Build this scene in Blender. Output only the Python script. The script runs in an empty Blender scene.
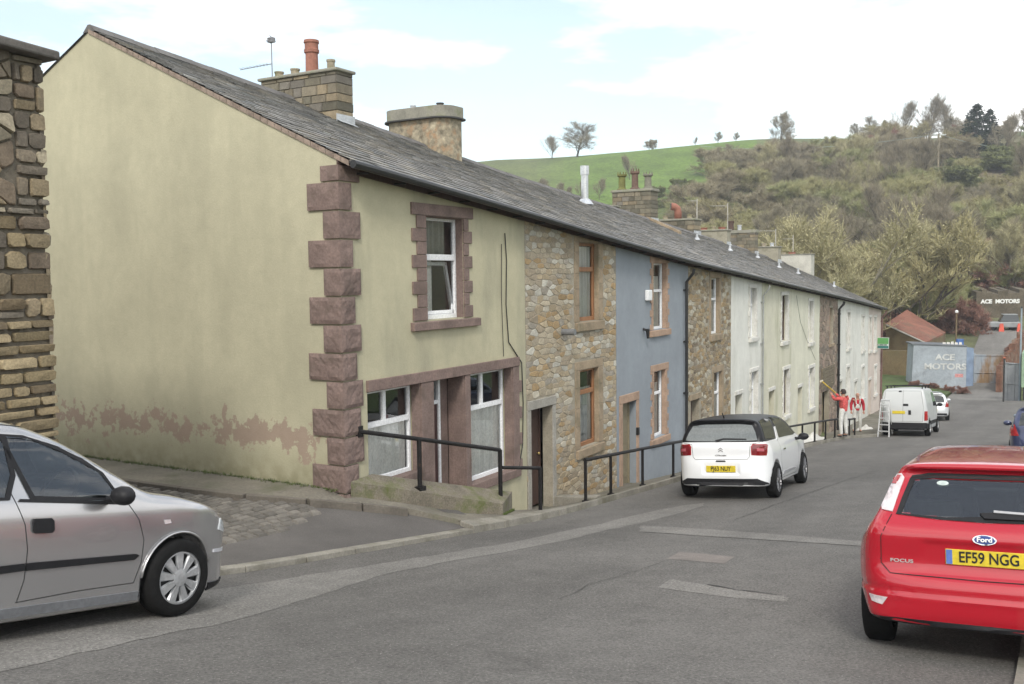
import bpy, bmesh, math, random
import numpy as np
from mathutils import Vector, Matrix
from mathutils.bvhtree import BVHTree
random.seed(7); np.random.seed(7)
scene = bpy.context.scene
COL = scene.collection
rad = math.radians

# ------------------------------------------------------------------ camera
FPX = 950.0; YAW = math.atan(549/950.0); ROLL = rad(-0.7); PITCH = math.atan((342-277.0)/950)
def _basis():
    F = Vector((math.cos(YAW)*math.cos(PITCH), math.sin(YAW)*math.cos(PITCH), -math.sin(PITCH)))
    R = Vector((math.sin(YAW), -math.cos(YAW), 0)); U = R.cross(F)
    c, s = math.cos(ROLL), math.sin(ROLL)
    return F, c*R + s*U, c*U - s*R
CF, CR, CU = _basis()
cam = bpy.data.cameras.new('camera'); camo = bpy.data.objects.new('camera', cam); COL.objects.link(camo)
cam.sensor_width = 36; cam.lens = 36*FPX/1024; cam.clip_end = 3000; cam.clip_start = 0.1
m3 = Matrix((CR, CU, -CF)).transposed()
camo.matrix_world = m3.to_4x4()
scene.camera = camo
def ray(px, py): return CF + CR*((px-512)/FPX) + CU*((342-py)/FPX)
def on_y(px, py, Y=8.84):
    r = ray(px, py); t = Y/r.y; return r*t
def on_x(px, py, X):
    r = ray(px, py); return r*(X/r.x)
def at_d(px, py, d): return ray(px, py)*d

# ------------------------------------------------------------------ materials
def NT(m): m.use_nodes = True; return m.node_tree
def principled(nt): return nt.nodes['Principled BSDF']
def noise(nt, scale, detail=4, vec=None, rough=.55):
    n = nt.nodes.new('ShaderNodeTexNoise'); n.inputs['Scale'].default_value = scale
    n.inputs['Detail'].default_value = detail; n.inputs['Roughness'].default_value = rough
    if vec is not None: nt.links.new(vec, n.inputs['Vector'])
    return n.outputs['Fac']
def ocoord(nt, stretch=None):
    t = nt.nodes.new('ShaderNodeTexCoord'); o = t.outputs['Object']
    if stretch:
        mp = nt.nodes.new('ShaderNodeMapping'); mp.inputs['Scale'].default_value = stretch
        nt.links.new(o, mp.inputs['Vector']); o = mp.outputs['Vector']
    return o
def maprange(nt, v, a, b, c, d):
    n = nt.nodes.new('ShaderNodeMapRange'); nt.links.new(v, n.inputs['Value'])
    for k, x in zip(('From Min', 'From Max', 'To Min', 'To Max'), (a, b, c, d)): n.inputs[k].default_value = x
    return n.outputs['Result']
def mix(nt, fac, a, b, mode='MIX'):
    n = nt.nodes.new('ShaderNodeMix'); n.data_type = 'RGBA'; n.blend_type = mode
    for sock, x in ((n.inputs[0], fac), (n.inputs[6], a), (n.inputs[7], b)):
        if hasattr(x, 'is_linked'): nt.links.new(x, sock)
        elif isinstance(x, (int, float)): sock.default_value = x
        else: sock.default_value = (x[0], x[1], x[2], 1)
    return n.outputs[2]
def vmath(nt, op, a, b=None):
    n = nt.nodes.new('ShaderNodeMath'); n.operation = op
    for sock, x in ((n.inputs[0], a), (n.inputs[1], b)):
        if x is None: continue
        if hasattr(x, 'is_linked'): nt.links.new(x, sock)
        else: sock.default_value = x
    return n.outputs[0]
def setbump(nt, h, strength, dist=.01):
    b = nt.nodes.new('ShaderNodeBump'); b.inputs['Strength'].default_value = strength
    b.inputs['Distance'].default_value = dist
    nt.links.new(h, b.inputs['Height']); nt.links.new(b.outputs['Normal'], principled(nt).inputs['Normal'])
MATS = {}
def mat(name, col, rough=.8, var=.2, scale=2.0, var2=.15, scale2=30, bump=.3, bdist=.01, bscale=60,
        metal=0, coat=0, attr=False, spec=.5, stain=None, stain_scale=.7, stain_range=(.5, .7), stretch=None):
    if name in MATS: return MATS[name]
    m = bpy.data.materials.new(name); nt = NT(m); p = principled(nt)
    oc = ocoord(nt, stretch)
    if attr:
        a = nt.nodes.new('ShaderNodeAttribute'); a.attribute_name = 'Col'; base = a.outputs['Color']
    else: base = col
    f1 = maprange(nt, noise(nt, scale, 5, oc), .3, .7, 1-var, 1+var)
    f2 = maprange(nt, noise(nt, scale2, 4, oc), .3, .7, 1-var2, 1+var2)
    f = vmath(nt, 'MULTIPLY', f1, f2)
    c = mix(nt, 1.0, base, f, 'MULTIPLY')
    if stain:
        s = maprange(nt, noise(nt, stain_scale, 8, oc, .65), stain_range[0], stain_range[1], 0, 1)
        c = mix(nt, s, c, stain)
    nt.links.new(c, p.inputs['Base Color'])
    p.inputs['Roughness'].default_value = rough; p.inputs['Metallic'].default_value = metal
    p.inputs['Specular IOR Level'].default_value = spec
    if coat: p.inputs['Coat Weight'].default_value = coat; p.inputs['Coat Roughness'].default_value = .04
    if bump: setbump(nt, noise(nt, bscale, 3, oc), bump, bdist)
    MATS[name] = m; return m

def glass_mat(name, tint=(.8, .86, .84), refl=.12, rough=.02):
    if name in MATS: return MATS[name]
    m = bpy.data.materials.new(name); nt = NT(m); nt.nodes.remove(principled(nt))
    out = [n for n in nt.nodes if n.type == 'OUTPUT_MATERIAL'][0]
    tr = nt.nodes.new('ShaderNodeBsdfTransparent'); tr.inputs['Color'].default_value = (*tint, 1)
    gl = nt.nodes.new('ShaderNodeBsdfGlossy'); gl.inputs['Roughness'].default_value = rough
    gl.inputs['Color'].default_value = (.95, .97, 1, 1)
    fr = nt.nodes.new('ShaderNodeFresnel'); fr.inputs['IOR'].default_value = 1.5
    f = maprange(nt, fr.outputs[0], 0, 1, refl, 1)
    ms = nt.nodes.new('ShaderNodeMixShader'); nt.links.new(f, ms.inputs[0])
    nt.links.new(tr.outputs[0], ms.inputs[1]); nt.links.new(gl.outputs[0], ms.inputs[2]); nt.links.new(ms.outputs[0], out.inputs[0])
    MATS[name] = m; return m

def render_mat(name, col, stain, peel=None, stretch=(1.0, 1.0, .25), amt=.55):
    """painted render: streaky weathering plus fine grain; optional peeled band near the foot"""
    m = bpy.data.materials.new(name); nt = NT(m); p = principled(nt)
    oc = ocoord(nt); st = ocoord(nt, stretch)
    f = vmath(nt, 'MULTIPLY', maprange(nt, noise(nt, .8, 6, oc), .3, .7, .9, 1.09), maprange(nt, noise(nt, 5, 8, oc, .7), .3, .7, .93, 1.06))
    g = maprange(nt, noise(nt, 45, 3, oc), .3, .7, .95, 1.05)
    c = mix(nt, 1.0, col, vmath(nt, 'MULTIPLY', f, g), 'MULTIPLY')
    s = maprange(nt, noise(nt, 1.6, 8, st, .6), .48, .75, 0, amt)
    c = mix(nt, s, c, stain)
    if peel:
        geo = nt.nodes.new('ShaderNodeNewGeometry'); sx = nt.nodes.new('ShaderNodeSeparateXYZ')
        nt.links.new(geo.outputs['Position'], sx.inputs[0]); z = sx.outputs[2]
        band = maprange(nt, vmath(nt, 'ABSOLUTE', vmath(nt, 'SUBTRACT', z, peel[1])), 0, peel[2], 1, 0)
        nn = noise(nt, 1.9, 9, oc, .62)
        k = vmath(nt, 'ADD', vmath(nt, 'ADD', vmath(nt, 'MULTIPLY', nn, .5), vmath(nt, 'MULTIPLY', noise(nt, 6, 8, oc, .65), .5)), vmath(nt, 'MULTIPLY', band, .25))
        msk = maprange(nt, k, .690, .715, 0, .85)
        msk = vmath(nt, 'MULTIPLY', msk, maprange(nt, band, 0, .12, 0, 1))
        low = maprange(nt, z, -3.1, -2.45, .75, 0)
        lown = vmath(nt, 'MULTIPLY', low, maprange(nt, noise(nt, 5, 6, oc), .3, .6, .2, 1))
        c = mix(nt, lown, c, (.16, .15, .075))
        c = mix(nt, msk, c, mix(nt, noise(nt, 6, 5, oc), (.26, .185, .145), (.36, .27, .215)))
    nt.links.new(c, p.inputs['Base Color']); p.inputs['Roughness'].default_value = .9
    setbump(nt, noise(nt, 28, 6, oc, .65), .5, .008)
    MATS[name] = m; return m

# ------------------------------------------------------------------ mesh builder
WLOC = {}
class MB:
    def __init__(s): s.v = []; s.f = []; s.c = []; s.cur = (1, 1, 1)
    def add(s, vs, fs):
        o = len(s.v); s.v += [tuple(v) for v in vs]
        for f in fs: s.f.append([i+o for i in f]); s.c.append(s.cur)
    def quad(s, a, b, c, d): s.add([a, b, c, d], [(0, 1, 2, 3)])
    def box(s, x0, x1, y0, y1, z0, z1):
        s.hexa([(x0, y0, z0), (x1, y0, z0), (x1, y1, z0), (x0, y1, z0)], [(x0, y0, z1), (x1, y0, z1), (x1, y1, z1), (x0, y1, z1)])
    def hexa(s, b, t):
        n = len(b); s.add(list(b)+list(t), [tuple(range(n))[::-1], tuple(range(n, 2*n))] + [(i, (i+1) % n, n+(i+1) % n, n+i) for i in range(n)])
    def prism(s, poly, d):
        """poly: list of 3d points, extruded by vector d"""
        s.hexa(poly, [tuple(Vector(p)+Vector(d)) for p in poly])
    def tube(s, pts, rs, n=8, cap=True, flat=1.0):
        pts = [Vector(p) for p in pts]
        if isinstance(rs, (int, float)): rs = [rs]*len(pts)
        rings = []; prev = None
        for i, p in enumerate(pts):
            t = (pts[min(i+1, len(pts)-1)]-pts[max(i-1, 0)])
            if t.length < 1e-9: t = Vector((0, 0, 1))
            t.normalize()
            if prev is None:
                u = t.cross(Vector((0, 0, 1)))
                if u.length < .1: u = t.cross(Vector((1, 0, 0)))
            else: u = prev - t*prev.dot(t)
            u.normalize(); prev = u; w = t.cross(u)
            rings.append([p+(u*math.cos(2*math.pi*k/n)+w*math.sin(2*math.pi*k/n)*flat)*rs[i] for k in range(n)])
        vs = [v for r in rings for v in r]; fs = []
        for i in range(len(rings)-1):
            for k in range(n): fs.append((i*n+k, i*n+(k+1) % n, (i+1)*n+(k+1) % n, (i+1)*n+k))
        if cap: fs += [tuple(range(n))[::-1], tuple(range((len(rings)-1)*n, len(rings)*n))]
        s.add(vs, fs)
    def lathe(s, prof, org=(0, 0, 0), axis='z', n=20, cap=True):
        """prof: (r, h) list"""
        vs = []
        for r, h in prof:
            for k in range(n):
                a = 2*math.pi*k/n; c, d = r*math.cos(a), r*math.sin(a)
                vs.append((c+org[0], d+org[1], h+org[2]) if axis == 'z' else ((c+org[0], h+org[1], d+org[2]) if axis == 'y' else (h+org[0], c+org[1], d+org[2])))
        fs = []
        for i in range(len(prof)-1):
            for k in range(n): fs.append((i*n+k, i*n+(k+1) % n, (i+1)*n+(k+1) % n, (i+1)*n+k))
        if cap: fs += [tuple(range(n))[::-1], tuple(range((len(prof)-1)*n, len(prof)*n))]
        s.add(vs, fs)
    def build(s, name, m, parent=None, local=False, smooth=False, bevel=0, recalc=True):
        me = bpy.data.meshes.new(name)
        off = Vector((0, 0, 0))
        if parent is not None and not local: off = WLOC.get(parent, Vector((0, 0, 0)))
        me.from_pydata([(v[0]-off.x, v[1]-off.y, v[2]-off.z) for v in s.v], [], s.f)
        if any(c != (1, 1, 1) for c in s.c):
            ca = me.color_attributes.new(name='Col', type='FLOAT_COLOR', domain='CORNER')
            arr = []
            for p, c in zip(me.polygons, s.c): arr += list((*c, 1))*p.loop_total
            ca.data.foreach_set('color', arr)
        if recalc:
            bm = bmesh.new(); bm.from_mesh(me); bmesh.ops.recalc_face_normals(bm, faces=bm.faces); bm.to_mesh(me); bm.free()
        if smooth: me.polygons.foreach_set('use_smooth', [True]*len(me.polygons))
        me.materials.append(m)
        o = bpy.data.objects.new(name, me); COL.objects.link(o)
        if parent is not None: o.parent = parent
        WLOC[o] = off if parent is not None else Vector((0, 0, 0))
        if bevel:
            b = o.modifiers.new('bevel', 'BEVEL'); b.width = bevel; b.segments = 2; b.limit_method = 'ANGLE'
        return o
def tag(o, label=None, cat=None, group=None, kind=None):
    if label: o['label'] = label
    if cat: o['category'] = cat
    if group: o['group'] = group
    if kind: o['kind'] = kind
    return o
def thing(name, label, cat, loc=(0, 0, 0), group=None, rz=0):
    o = bpy.data.objects.new(name, None); COL.objects.link(o); o.location = loc; o.rotation_euler.z = rz
    o.empty_display_size = .3; WLOC[o] = Vector(loc)
    return tag(o, label, cat, group)
def copy_tree(o, parent=None):
    c = o.copy(); COL.objects.link(c)
    if parent is not None: c.parent = parent
    for ch in list(o.children): copy_tree(ch, c)
    return c
def text_mesh(s, size, ext=.002, bold=0.0, xscale=1.0):
    cu = bpy.data.curves.new('t', 'FONT'); cu.body = s; cu.size = size; cu.extrude = ext; cu.offset = bold
    cu.align_x = 'CENTER'; cu.align_y = 'CENTER'
    o = bpy.data.objects.new('t', cu); COL.objects.link(o)
    dg = bpy.context.evaluated_depsgraph_get(); dg.update()
    me = bpy.data.meshes.new_from_object(o.evaluated_get(dg))
    bpy.data.objects.remove(o); bpy.data.curves.remove(cu)
    for v in me.vertices: v.co.x *= xscale
    return me
def put_text(name, s, size, m, parent, mtx, bold=0.0, xscale=1.0, ext=.002):
    me = text_mesh(s, size, ext, bold, xscale); me.transform(mtx); me.materials.clear(); me.materials.append(m)
    o = bpy.data.objects.new(name, me); COL.objects.link(o); o.parent = parent; return o

def interp(K, s):
    if s <= K[0][0]: return K[0][1] + (K[1][1]-K[0][1])/(K[1][0]-K[0][0])*(s-K[0][0])
    for (a, b), (c, d) in zip(K, K[1:]):
        if s <= c: return b+(d-b)*(s-a)/(c-a)
    return K[-1][1]
def smoothK(K, w=1.2):
    """piecewise linear profile with its kinks rounded"""
    def fn(s): return sum(interp(K, s+w*k/2) for k in (-2, -1, 0, 1, 2))/5
    return fn
# heights measured from the eye (z = 0)
Kf = smoothK([(-20, 0.6), (0, -1.83), (4.94, -2.70), (6.83, -3.05), (11.51, -3.74), (13.84, -4.07), (20.0, -4.63), (28, -5.33), (34, -5.85), (38, -6.25), (45, -6.9), (51, -7.38), (57, -7.75), (66, -8.3), (76, -8.7), (120, -8.8)])
def yk(s): return interp([(-30, 8.1), (4, 7.85), (6.3, 7.45), (7, 7.4), (22, 7.35), (30, 7.0), (36, 6.6), (38, 5.9), (46, 5.9), (56, 6.2), (62, 6.6)], s)
def cf(s): return interp([(-20, .048), (8, .048), (12, .08), (22, .08), (32, .05), (60, .03), (61, .03)], s)
def R(X, Y): return Kf(X) + cf(X)*(yk(X)-Y)
Gf = smoothK([(10.45, -3.05), (15.72, -4.58), (17.4, -4.72), (20, -4.92), (24, -5.32), (32, -6.12), (40, -6.87), (48.5, -7.5), (57.4, -7.85), (66, -8.2)], .6)
def G(s): return -3.05 if s < 10.3 else Gf(s)
E = smoothK([(0, 2.5), (10.62, 1.61), (12.86, 1.42), (15.85, 1.15), (20.11, .75), (24.72, .35), (28.77, .07), (34.8, -.37), (41.43, -.84), (48.07, -1.31), (56.94, -2.0), (80, -3.8)], 1.0)
def hit_road(px, py, dz=0):
    r = ray(px, py); t = 3.0
    while t < 120 and r.z*t > R(r.x*t, r.y*t)+dz: t += .02
    return r*t
FY = 8.84
def sheet(name, xs, yfun0, yfun1, ny, zf, m, thick=0, sides=()):
    b = MB(); vs = []; 
    for x in xs:
        y0, y1 = yfun0(x), yfun1(x)
        for j in range(ny+1):
            y = y0+(y1-y0)*j/ny; vs.append((x, y, zf(x, y)))
    fs = []
    n = ny+1
    for i in range(len(xs)-1):
        for j in range(ny): fs.append((i*n+j, (i+1)*n+j, (i+1)*n+j+1, i*n+j+1))
    b.add(vs, fs)
    if 'y0' in sides:
        for i in range(len(xs)-1):
            a, c = vs[i*n], vs[(i+1)*n]; b.quad((a[0], a[1], a[2]-thick), (c[0], c[1], c[2]-thick), c, a)
    if 'y1' in sides:
        for i in range(len(xs)-1):
            a, c = vs[i*n+ny], vs[(i+1)*n+ny]; b.quad(a, c, (c[0], c[1], c[2]-thick), (a[0], a[1], a[2]-thick))
    if 'x1' in sides:
        for j in range(ny):
            a, c = vs[(len(xs)-1)*n+j], vs[(len(xs)-1)*n+j+1]; b.quad(a, (a[0], a[1], a[2]-thick), (c[0], c[1], c[2]-thick), c)
    o = b.build(name, m, smooth=False, recalc=False)
    return tag(o, kind='structure')
def frange(a, b, st):
    n = max(1, int(round((b-a)/st))); return [a+(b-a)*i/n for i in range(n+1)]

# ------------------------------------------------------------------ world and sun
world = bpy.data.worlds.new('World'); scene.world = world; world.use_nodes = True
SUN_EL, SUN_AZ = 42.0, 205.0      # azimuth of the sun measured from +X counter-clockwise
def build_world():
    nt = world.node_tree; bg = nt.nodes['Background']
    sky = nt.nodes.new('ShaderNodeTexSky'); sky.sky_type = 'NISHITA'; sky.sun_disc = False
    sky.sun_elevation = rad(SUN_EL); sky.sun_rotation = rad(90-SUN_AZ); sky.air_density = 1.0; sky.dust_density = 1.5
    tc = nt.nodes.new('ShaderNodeTexCoord')
    mp = nt.nodes.new('ShaderNodeMapping'); mp.inputs['Scale'].default_value = (1, 1, 3.6); mp.inputs['Rotation'].default_value = (.06, .10, .3)
    nt.links.new(tc.outputs['Generated'], mp.inputs['Vector'])
    n = noise(nt, 1.9, 9, mp.outputs['Vector'], .58)
    cloud = maprange(nt, n, .43, .58, .20, 1)
    n2 = maprange(nt, noise(nt, 3.3, 6, mp.outputs['Vector'], .5), .3, .7, .9, 1.12)
    white = mix(nt, 1.0, (9.2, 9.05, 8.85), n2, 'MULTIPLY')
    skyc = mix(nt, 1.0, sky.outputs[0], (1.12, 1.12, 1.0), 'MULTIPLY')
    c = mix(nt, cloud, skyc, white)
    nt.links.new(c, bg.inputs['Color']); bg.inputs['Strength'].default_value = .12
build_world()
sl = bpy.data.lights.new('sun', 'SUN'); sl.energy = 1.3; sl.angle = rad(11); sl.color = (1, .965, .91)
so = bpy.data.objects.new('sun', sl); COL.objects.link(so)
sd = Vector((math.cos(rad(SUN_AZ))*math.cos(rad(SUN_EL)), math.sin(rad(SUN_AZ))*math.cos(rad(SUN_EL)), math.sin(rad(SUN_EL))))
so.rotation_euler = sd.to_track_quat('Z', 'Y').to_euler(); so.location = (0, -5, 30)
scene.view_settings.view_transform = 'Standard'; scene.view_settings.look = 'None'; scene.view_settings.exposure = .80
scene.view_settings.gamma = 1
scene.cycles.use_denoising = True
scene.cycles.max_bounces = 6; scene.cycles.transparent_max_bounces = 8
# ================================================================== GROUND
def asphalt(name, col, speck=.16, track=True):
    m = bpy.data.materials.new(name); nt = NT(m); p = principled(nt); oc = ocoord(nt)
    c = mix(nt, 1.0, col, maprange(nt, noise(nt, .35, 5, oc), .3, .7, .84, 1.14), 'MULTIPLY')
    c = mix(nt, 1.0, c, maprange(nt, noise(nt, 2.6, 6, oc, .7), .3, .7, .88, 1.12), 'MULTIPLY')
    c = mix(nt, 1.0, c, maprange(nt, noise(nt, 42, 3, oc, .7), .3, .7, .58, 1.46), 'MULTIPLY')
    st = ocoord(nt, (.05, .9, 1)); c = mix(nt, 1.0, c, maprange(nt, noise(nt, 1.3, 3, st), .35, .65, .90, 1.10), 'MULTIPLY')
    sp = maprange(nt, noise(nt, 60, 2, oc, .5), .66, .71, 0, .8); c = mix(nt, sp, c, (speck*2.2, speck*2.1, speck*1.95))
    oil = maprange(nt, noise(nt, .8, 7, oc, .65), .60, .74, 0, .45); c = mix(nt, oil, c, (.055, .052, .048))
    nt.links.new(c, p.inputs['Base Color']); p.inputs['Roughness'].default_value = .9; p.inputs['Specular IOR Level'].default_value = .35
    setbump(nt, noise(nt, 60, 3, oc, .7), .9, .012); MATS[name] = m; return m
asph = asphalt('asphalt', (.127, .121, .112))
asph_pale = asphalt('worn_asphalt', (.182, .174, .16), .22)
asph_pink = mat('patch_asphalt', (.175, .155, .14), .93, var=.2, scale=3, var2=.3, scale2=100, bump=.5, bscale=160, bdist=.006)
flag = mat('flagstone', (.17, .155, .125), .9, var=.25, scale=1.3, var2=.2, scale2=25, bump=.4, stain=(.10, .105, .06), stain_scale=1.2)
kerbm = mat('kerb_stone', (.24, .225, .19), .9, var=.25, scale=1.5, var2=.15, scale2=30, bump=.4, stain=(.13, .12, .085), stain_scale=2)
grassm = mat('grass', (.065, .10, .026), .95, var=.35, scale=1.2, var2=.4, scale2=18, bump=.6, bdist=.04, bscale=30, stain=(.10, .10, .045), stain_scale=.8)

xs = frange(-16, 68, .35)
sheet('road', xs, lambda x: .2, lambda x: yk(x), 28, R, asph)
# right pavement and bank beyond it
def RP(x, y): return R(x, .2)+.03+.02*(.2-y)
sheet('right_pavement', frange(-16, 62, .8), lambda x: -1.9, lambda x: .05, 3, RP, mat('pavement_tarmac', (.15, .148, .14), .93, bump=.5, bscale=150))
sheet('right_kerb', frange(-16, 62, .8), lambda x: .05, lambda x: .2, 1, lambda x, y: R(x, .2)+.045, kerbm, .3, ('y1',))
sheet('grass_bank', frange(-16, 62, 2), lambda x: -26, lambda x: -1.9, 12, lambda x, y: RP(x, -1.9)+.05+.12*(-1.9-y), grassm, .3, ('y1',))

# left pavement: kerb stones one by one in one sheet (stone course), flagged footway falling to the house fronts
def FP(x, y):
    a = Kf(x)+.11; b = G(x); t = (y-yk(x))/(FY-yk(x)); return a+(b-a)*max(0, min(1, t))
KX0 = 11.6
sheet('pavement', frange(KX0, 60, .4), lambda x: yk(x)+.26, lambda x: FY+.35, 6, lambda x, y: FP(x, min(y, FY)), flag)
kb = MB(); x = KX0
while x < 60:
    w = random.uniform(.8, 1.1); a, c = x+.006, x+w-.006
    kb.hexa([(a, yk(a), Kf(a)-.2), (c, yk(c), Kf(c)-.2), (c, yk(c)+.255, Kf(c)-.2), (a, yk(a)+.255, Kf(a)-.2)],
            [(a, yk(a)+.012, Kf(a)+.11), (c, yk(c)+.012, Kf(c)+.11), (c, yk(c)+.255, FP(c, yk(c)+.255)+.006), (a, yk(a)+.255, FP(a, yk(a)+.255)+.006)])
    x += w
tag(kb.build('left_kerb', kerbm, bevel=.012), kind='structure')
# side street mouth (between the stone house and the gable)
GX = 10.46
def SS(x, y):
    k = Kf(x)+.055; t = min(1, max(0, (y-yk(x))/(2.3))); t = t*t*(3-2*t)
    top = -3.07 if x > 6 else -3.07+(6-x)*.12
    return k+(top-k)*t
edge = lambda x: 12.2-.0*x
sheet('side_street', frange(3.0, 12.2, .23), lambda x: yk(x)+.17, lambda x: 46, 60, lambda x, y: SS(x, y)+(.0 if y < 10 else (y-10)*.012), mat('old_tarmac', (.105, .097, .09), .92, var=.2, scale=1, var2=.3, scale2=90, bump=.5, bscale=140))
kb = MB(); x = 3.0
while x < 11.7:
    w = random.uniform(.7, 1.0); a, c = x+.006, x+w-.006
    kb.hexa([(a, yk(a), Kf(a)-.2), (c, yk(c), Kf(c)-.2), (c, yk(c)+.17, Kf(c)-.2), (a, yk(a)+.17, Kf(a)-.2)],
            [(a, yk(a)+.01, Kf(a)+.065), (c, yk(c)+.01, Kf(c)+.065), (c, yk(c)+.168, Kf(c)+.064), (a, yk(a)+.168, Kf(a)+.064)])
    x += w
tag(kb.build('side_street_kerb', kerbm, bevel=.012), kind='structure')
# footway wrapping the gable corner
def gpt(px, py, dz=.0):
    r = ray(px, py); t = 3.0
    while t < 120 and r.z*t > SS(r.x*t, r.y*t)+dz: t += .02
    return r*t
fb = MB()
outer = [(9.35, 24), (9.35, 15), (9.4, 11.0), (9.5, 9.8), (9.9, 9.05), (10.5, 8.6), (11.1, 8.25), (11.64, 7.64)]
inner = [(10.5, 24), (10.5, 15), (10.5, 11.0), (10.5, 9.8), (10.55, 9.2), (10.9, 8.9), (11.5, 8.87), (12.0, 8.87)]
def ZW(x, y):
    return SS(x, y)+.09
for (a, b), (c, d) in zip(zip(outer, outer[1:]), zip(inner, inner[1:])):
    zo0, zo1 = ZW(*a), ZW(*b)
    def zin(p): return max(ZW(*p) if p[0] < 11 else 0, G(p[0])+.02) if p[0] < 11 else G(p[0])+.05
    def zz(p): return -3.02 if p[0] < 10.8 else G(p[0])+.06
    o0, o1, i1, i0 = (*a, zo0), (*b, zo1), (*d, zz(d)), (*c, zz(c))
    N = 5
    for k in range(N):
        t0, t1 = k/N, (k+1)/N
        L = lambda p, q, t: tuple(p[i]+(q[i]-p[i])*t for i in range(3))
        fb.quad(L(o0, i0, t0), L(o1, i1, t0), L(o1, i1, t1), L(o0, i0, t1))
    fb.quad((*a, zo0-.3), (*b, zo1-.3), o1, o0)
tag(fb.build('gable_footway', flag, recalc=False), kind='structure')
kb = MB()
for a, b in zip(outer[:-1], outer[1:-1]):
    L = math.dist(a, b); n = max(1, int(L/.75)); dx, dy = (b[0]-a[0])/L, (b[1]-a[1])/L; nx, ny = dy, -dx
    if nx*( -1)+ny*(-1) < 0: nx, ny = -nx, -ny
    for k in range(n):
        p = (a[0]+dx*(L*k/n+.006), a[1]+dy*(L*k/n+.006)); q = (a[0]+dx*(L*(k+1)/n-.006), a[1]+dy*(L*(k+1)/n-.006))
        P2 = (p[0]+nx*.1, p[1]+ny*.1); Q2 = (q[0]+nx*.1, q[1]+ny*.1)
        kb.hexa([(*u, SS(*u)-.2) for u in (P2, Q2, q, p)], [(*u, ZW(*w)+.006) for u, w in ((P2, p), (Q2, q), (q, q), (p, p))])
tag(kb.build('gable_kerb', mat('dark_kerb', (.13, .115, .095), .9, var=.25), bevel=.01), kind='structure')
# setts in the side street: real blocks
sb = MB()
for i in range(120):
    y = 8.45+i*.125
    if y > 17: break
    x = 5.95-random.random()*.1
    lim = interp([(8.45, 8.8), (8.75, 9.9), (9.05, 9.72), (9.8, 9.32), (11, 9.22), (30, 9.22)], y)+random.uniform(-.08, .0)
    while x < lim:
        w = random.uniform(.15, .24); g = .007; k = random.uniform(.75, 1.2)
        sb.cur = (.145*k, .133*k, .115*k); zj = random.uniform(-.006, .006)
        X0, X1, Y0, Y1 = x+g, x+w-g, y+g, y+.125-g
        z = [SS(a, b)+(.0 if b < 10 else (b-10)*.012) for a, b in ((X0, Y0), (X1, Y0), (X1, Y1), (X0, Y1))]
        e = .014
        sb.add([(X0, Y0, z[0]), (X1, Y0, z[1]), (X1, Y1, z[2]), (X0, Y1, z[3]),
                (X0+e, Y0+e, z[0]+.03+zj), (X1-e, Y0+e, z[1]+.03+zj), (X1-e, Y1-e, z[2]+.03+zj), (X0+e, Y1-e, z[3]+.03+zj)],
               [(4, 5, 6, 7), (0, 1, 5, 4), (1, 2, 6, 5), (2, 3, 7, 6), (3, 0, 4, 7)])
        x += w
tag(sb.build('stone_setts', mat('sett', (.2, .18, .15), .85, attr=True, var=.2, scale=4, bump=.4)), kind='structure')

# patches and worn strips on the road, from their outline on the tarmac
def patch(name, pix, m, dz=.004, jit=.0):
    pts = []
    for i, (px, py) in enumerate(pix):
        nx_, ny_ = pix[(i+1) % len(pix)]
        for k in range(6):
            t = k/6; p = hit_road(px+(nx_-px)*t, py+(ny_-py)*t); pts.append((p.x+random.uniform(-jit, jit), p.y+random.uniform(-jit, jit)))
    bm = bmesh.new(); vs = [bm.verts.new((x, y, 0)) for x, y in pts]; bm.faces.new(vs)
    bmesh.ops.triangulate(bm, faces=bm.faces)
    xs_ = [p[0] for p in pts]; ys_ = [p[1] for p in pts]
    for ax, lo, hi, st in ((0, min(xs_), max(xs_), .7), (1, min(ys_), max(ys_), .5)):
        v = math.floor(lo/st)*st
        while v < hi:
            no = (1, 0, 0) if ax == 0 else (0, 1, 0); co = (v, 0, 0) if ax == 0 else (0, v, 0)
            bmesh.ops.bisect_plane(bm, geom=bm.verts[:]+bm.edges[:]+bm.faces[:], plane_co=co, plane_no=no); v += st
    for v in bm.verts: v.co.z = R(v.co.x, v.co.y)+dz
    me = bpy.data.meshes.new(name); bm.to_mesh(me); bm.free(); me.materials.append(m)
    o = bpy.data.objects.new(name, me); COL.objects.link(o); return tag(o, kind='structure')
patch('worn_strip', [(-60, 650), (60, 622), (200, 592), (330, 572), (430, 556), (520, 541), (600, 524), (668, 508), (704, 503), (704, 506), (660, 519), (600, 532), (560, 542), (470, 558), (380, 575), (330, 592), (230, 622), (120, 645), (0, 672), (-60, 680)], asph_pale, .003, .03)
patch('trench_scar', [(640, 526), (700, 529), (780, 535), (840, 540), (900, 545), (900, 549), (840, 545), (780, 541), (700, 536), (640, 532)], asph_pale, .006, .01)
patch('square_patch', [(680, 552), (735, 557), (724, 564), (667, 559)], asph_pink, .003, .004)
patch('long_patch', [(672, 580), (720, 587), (772, 595), (790, 598), (786, 602), (730, 598), (658, 588), (664, 583)], asph_pale, .003, .01)

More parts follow.
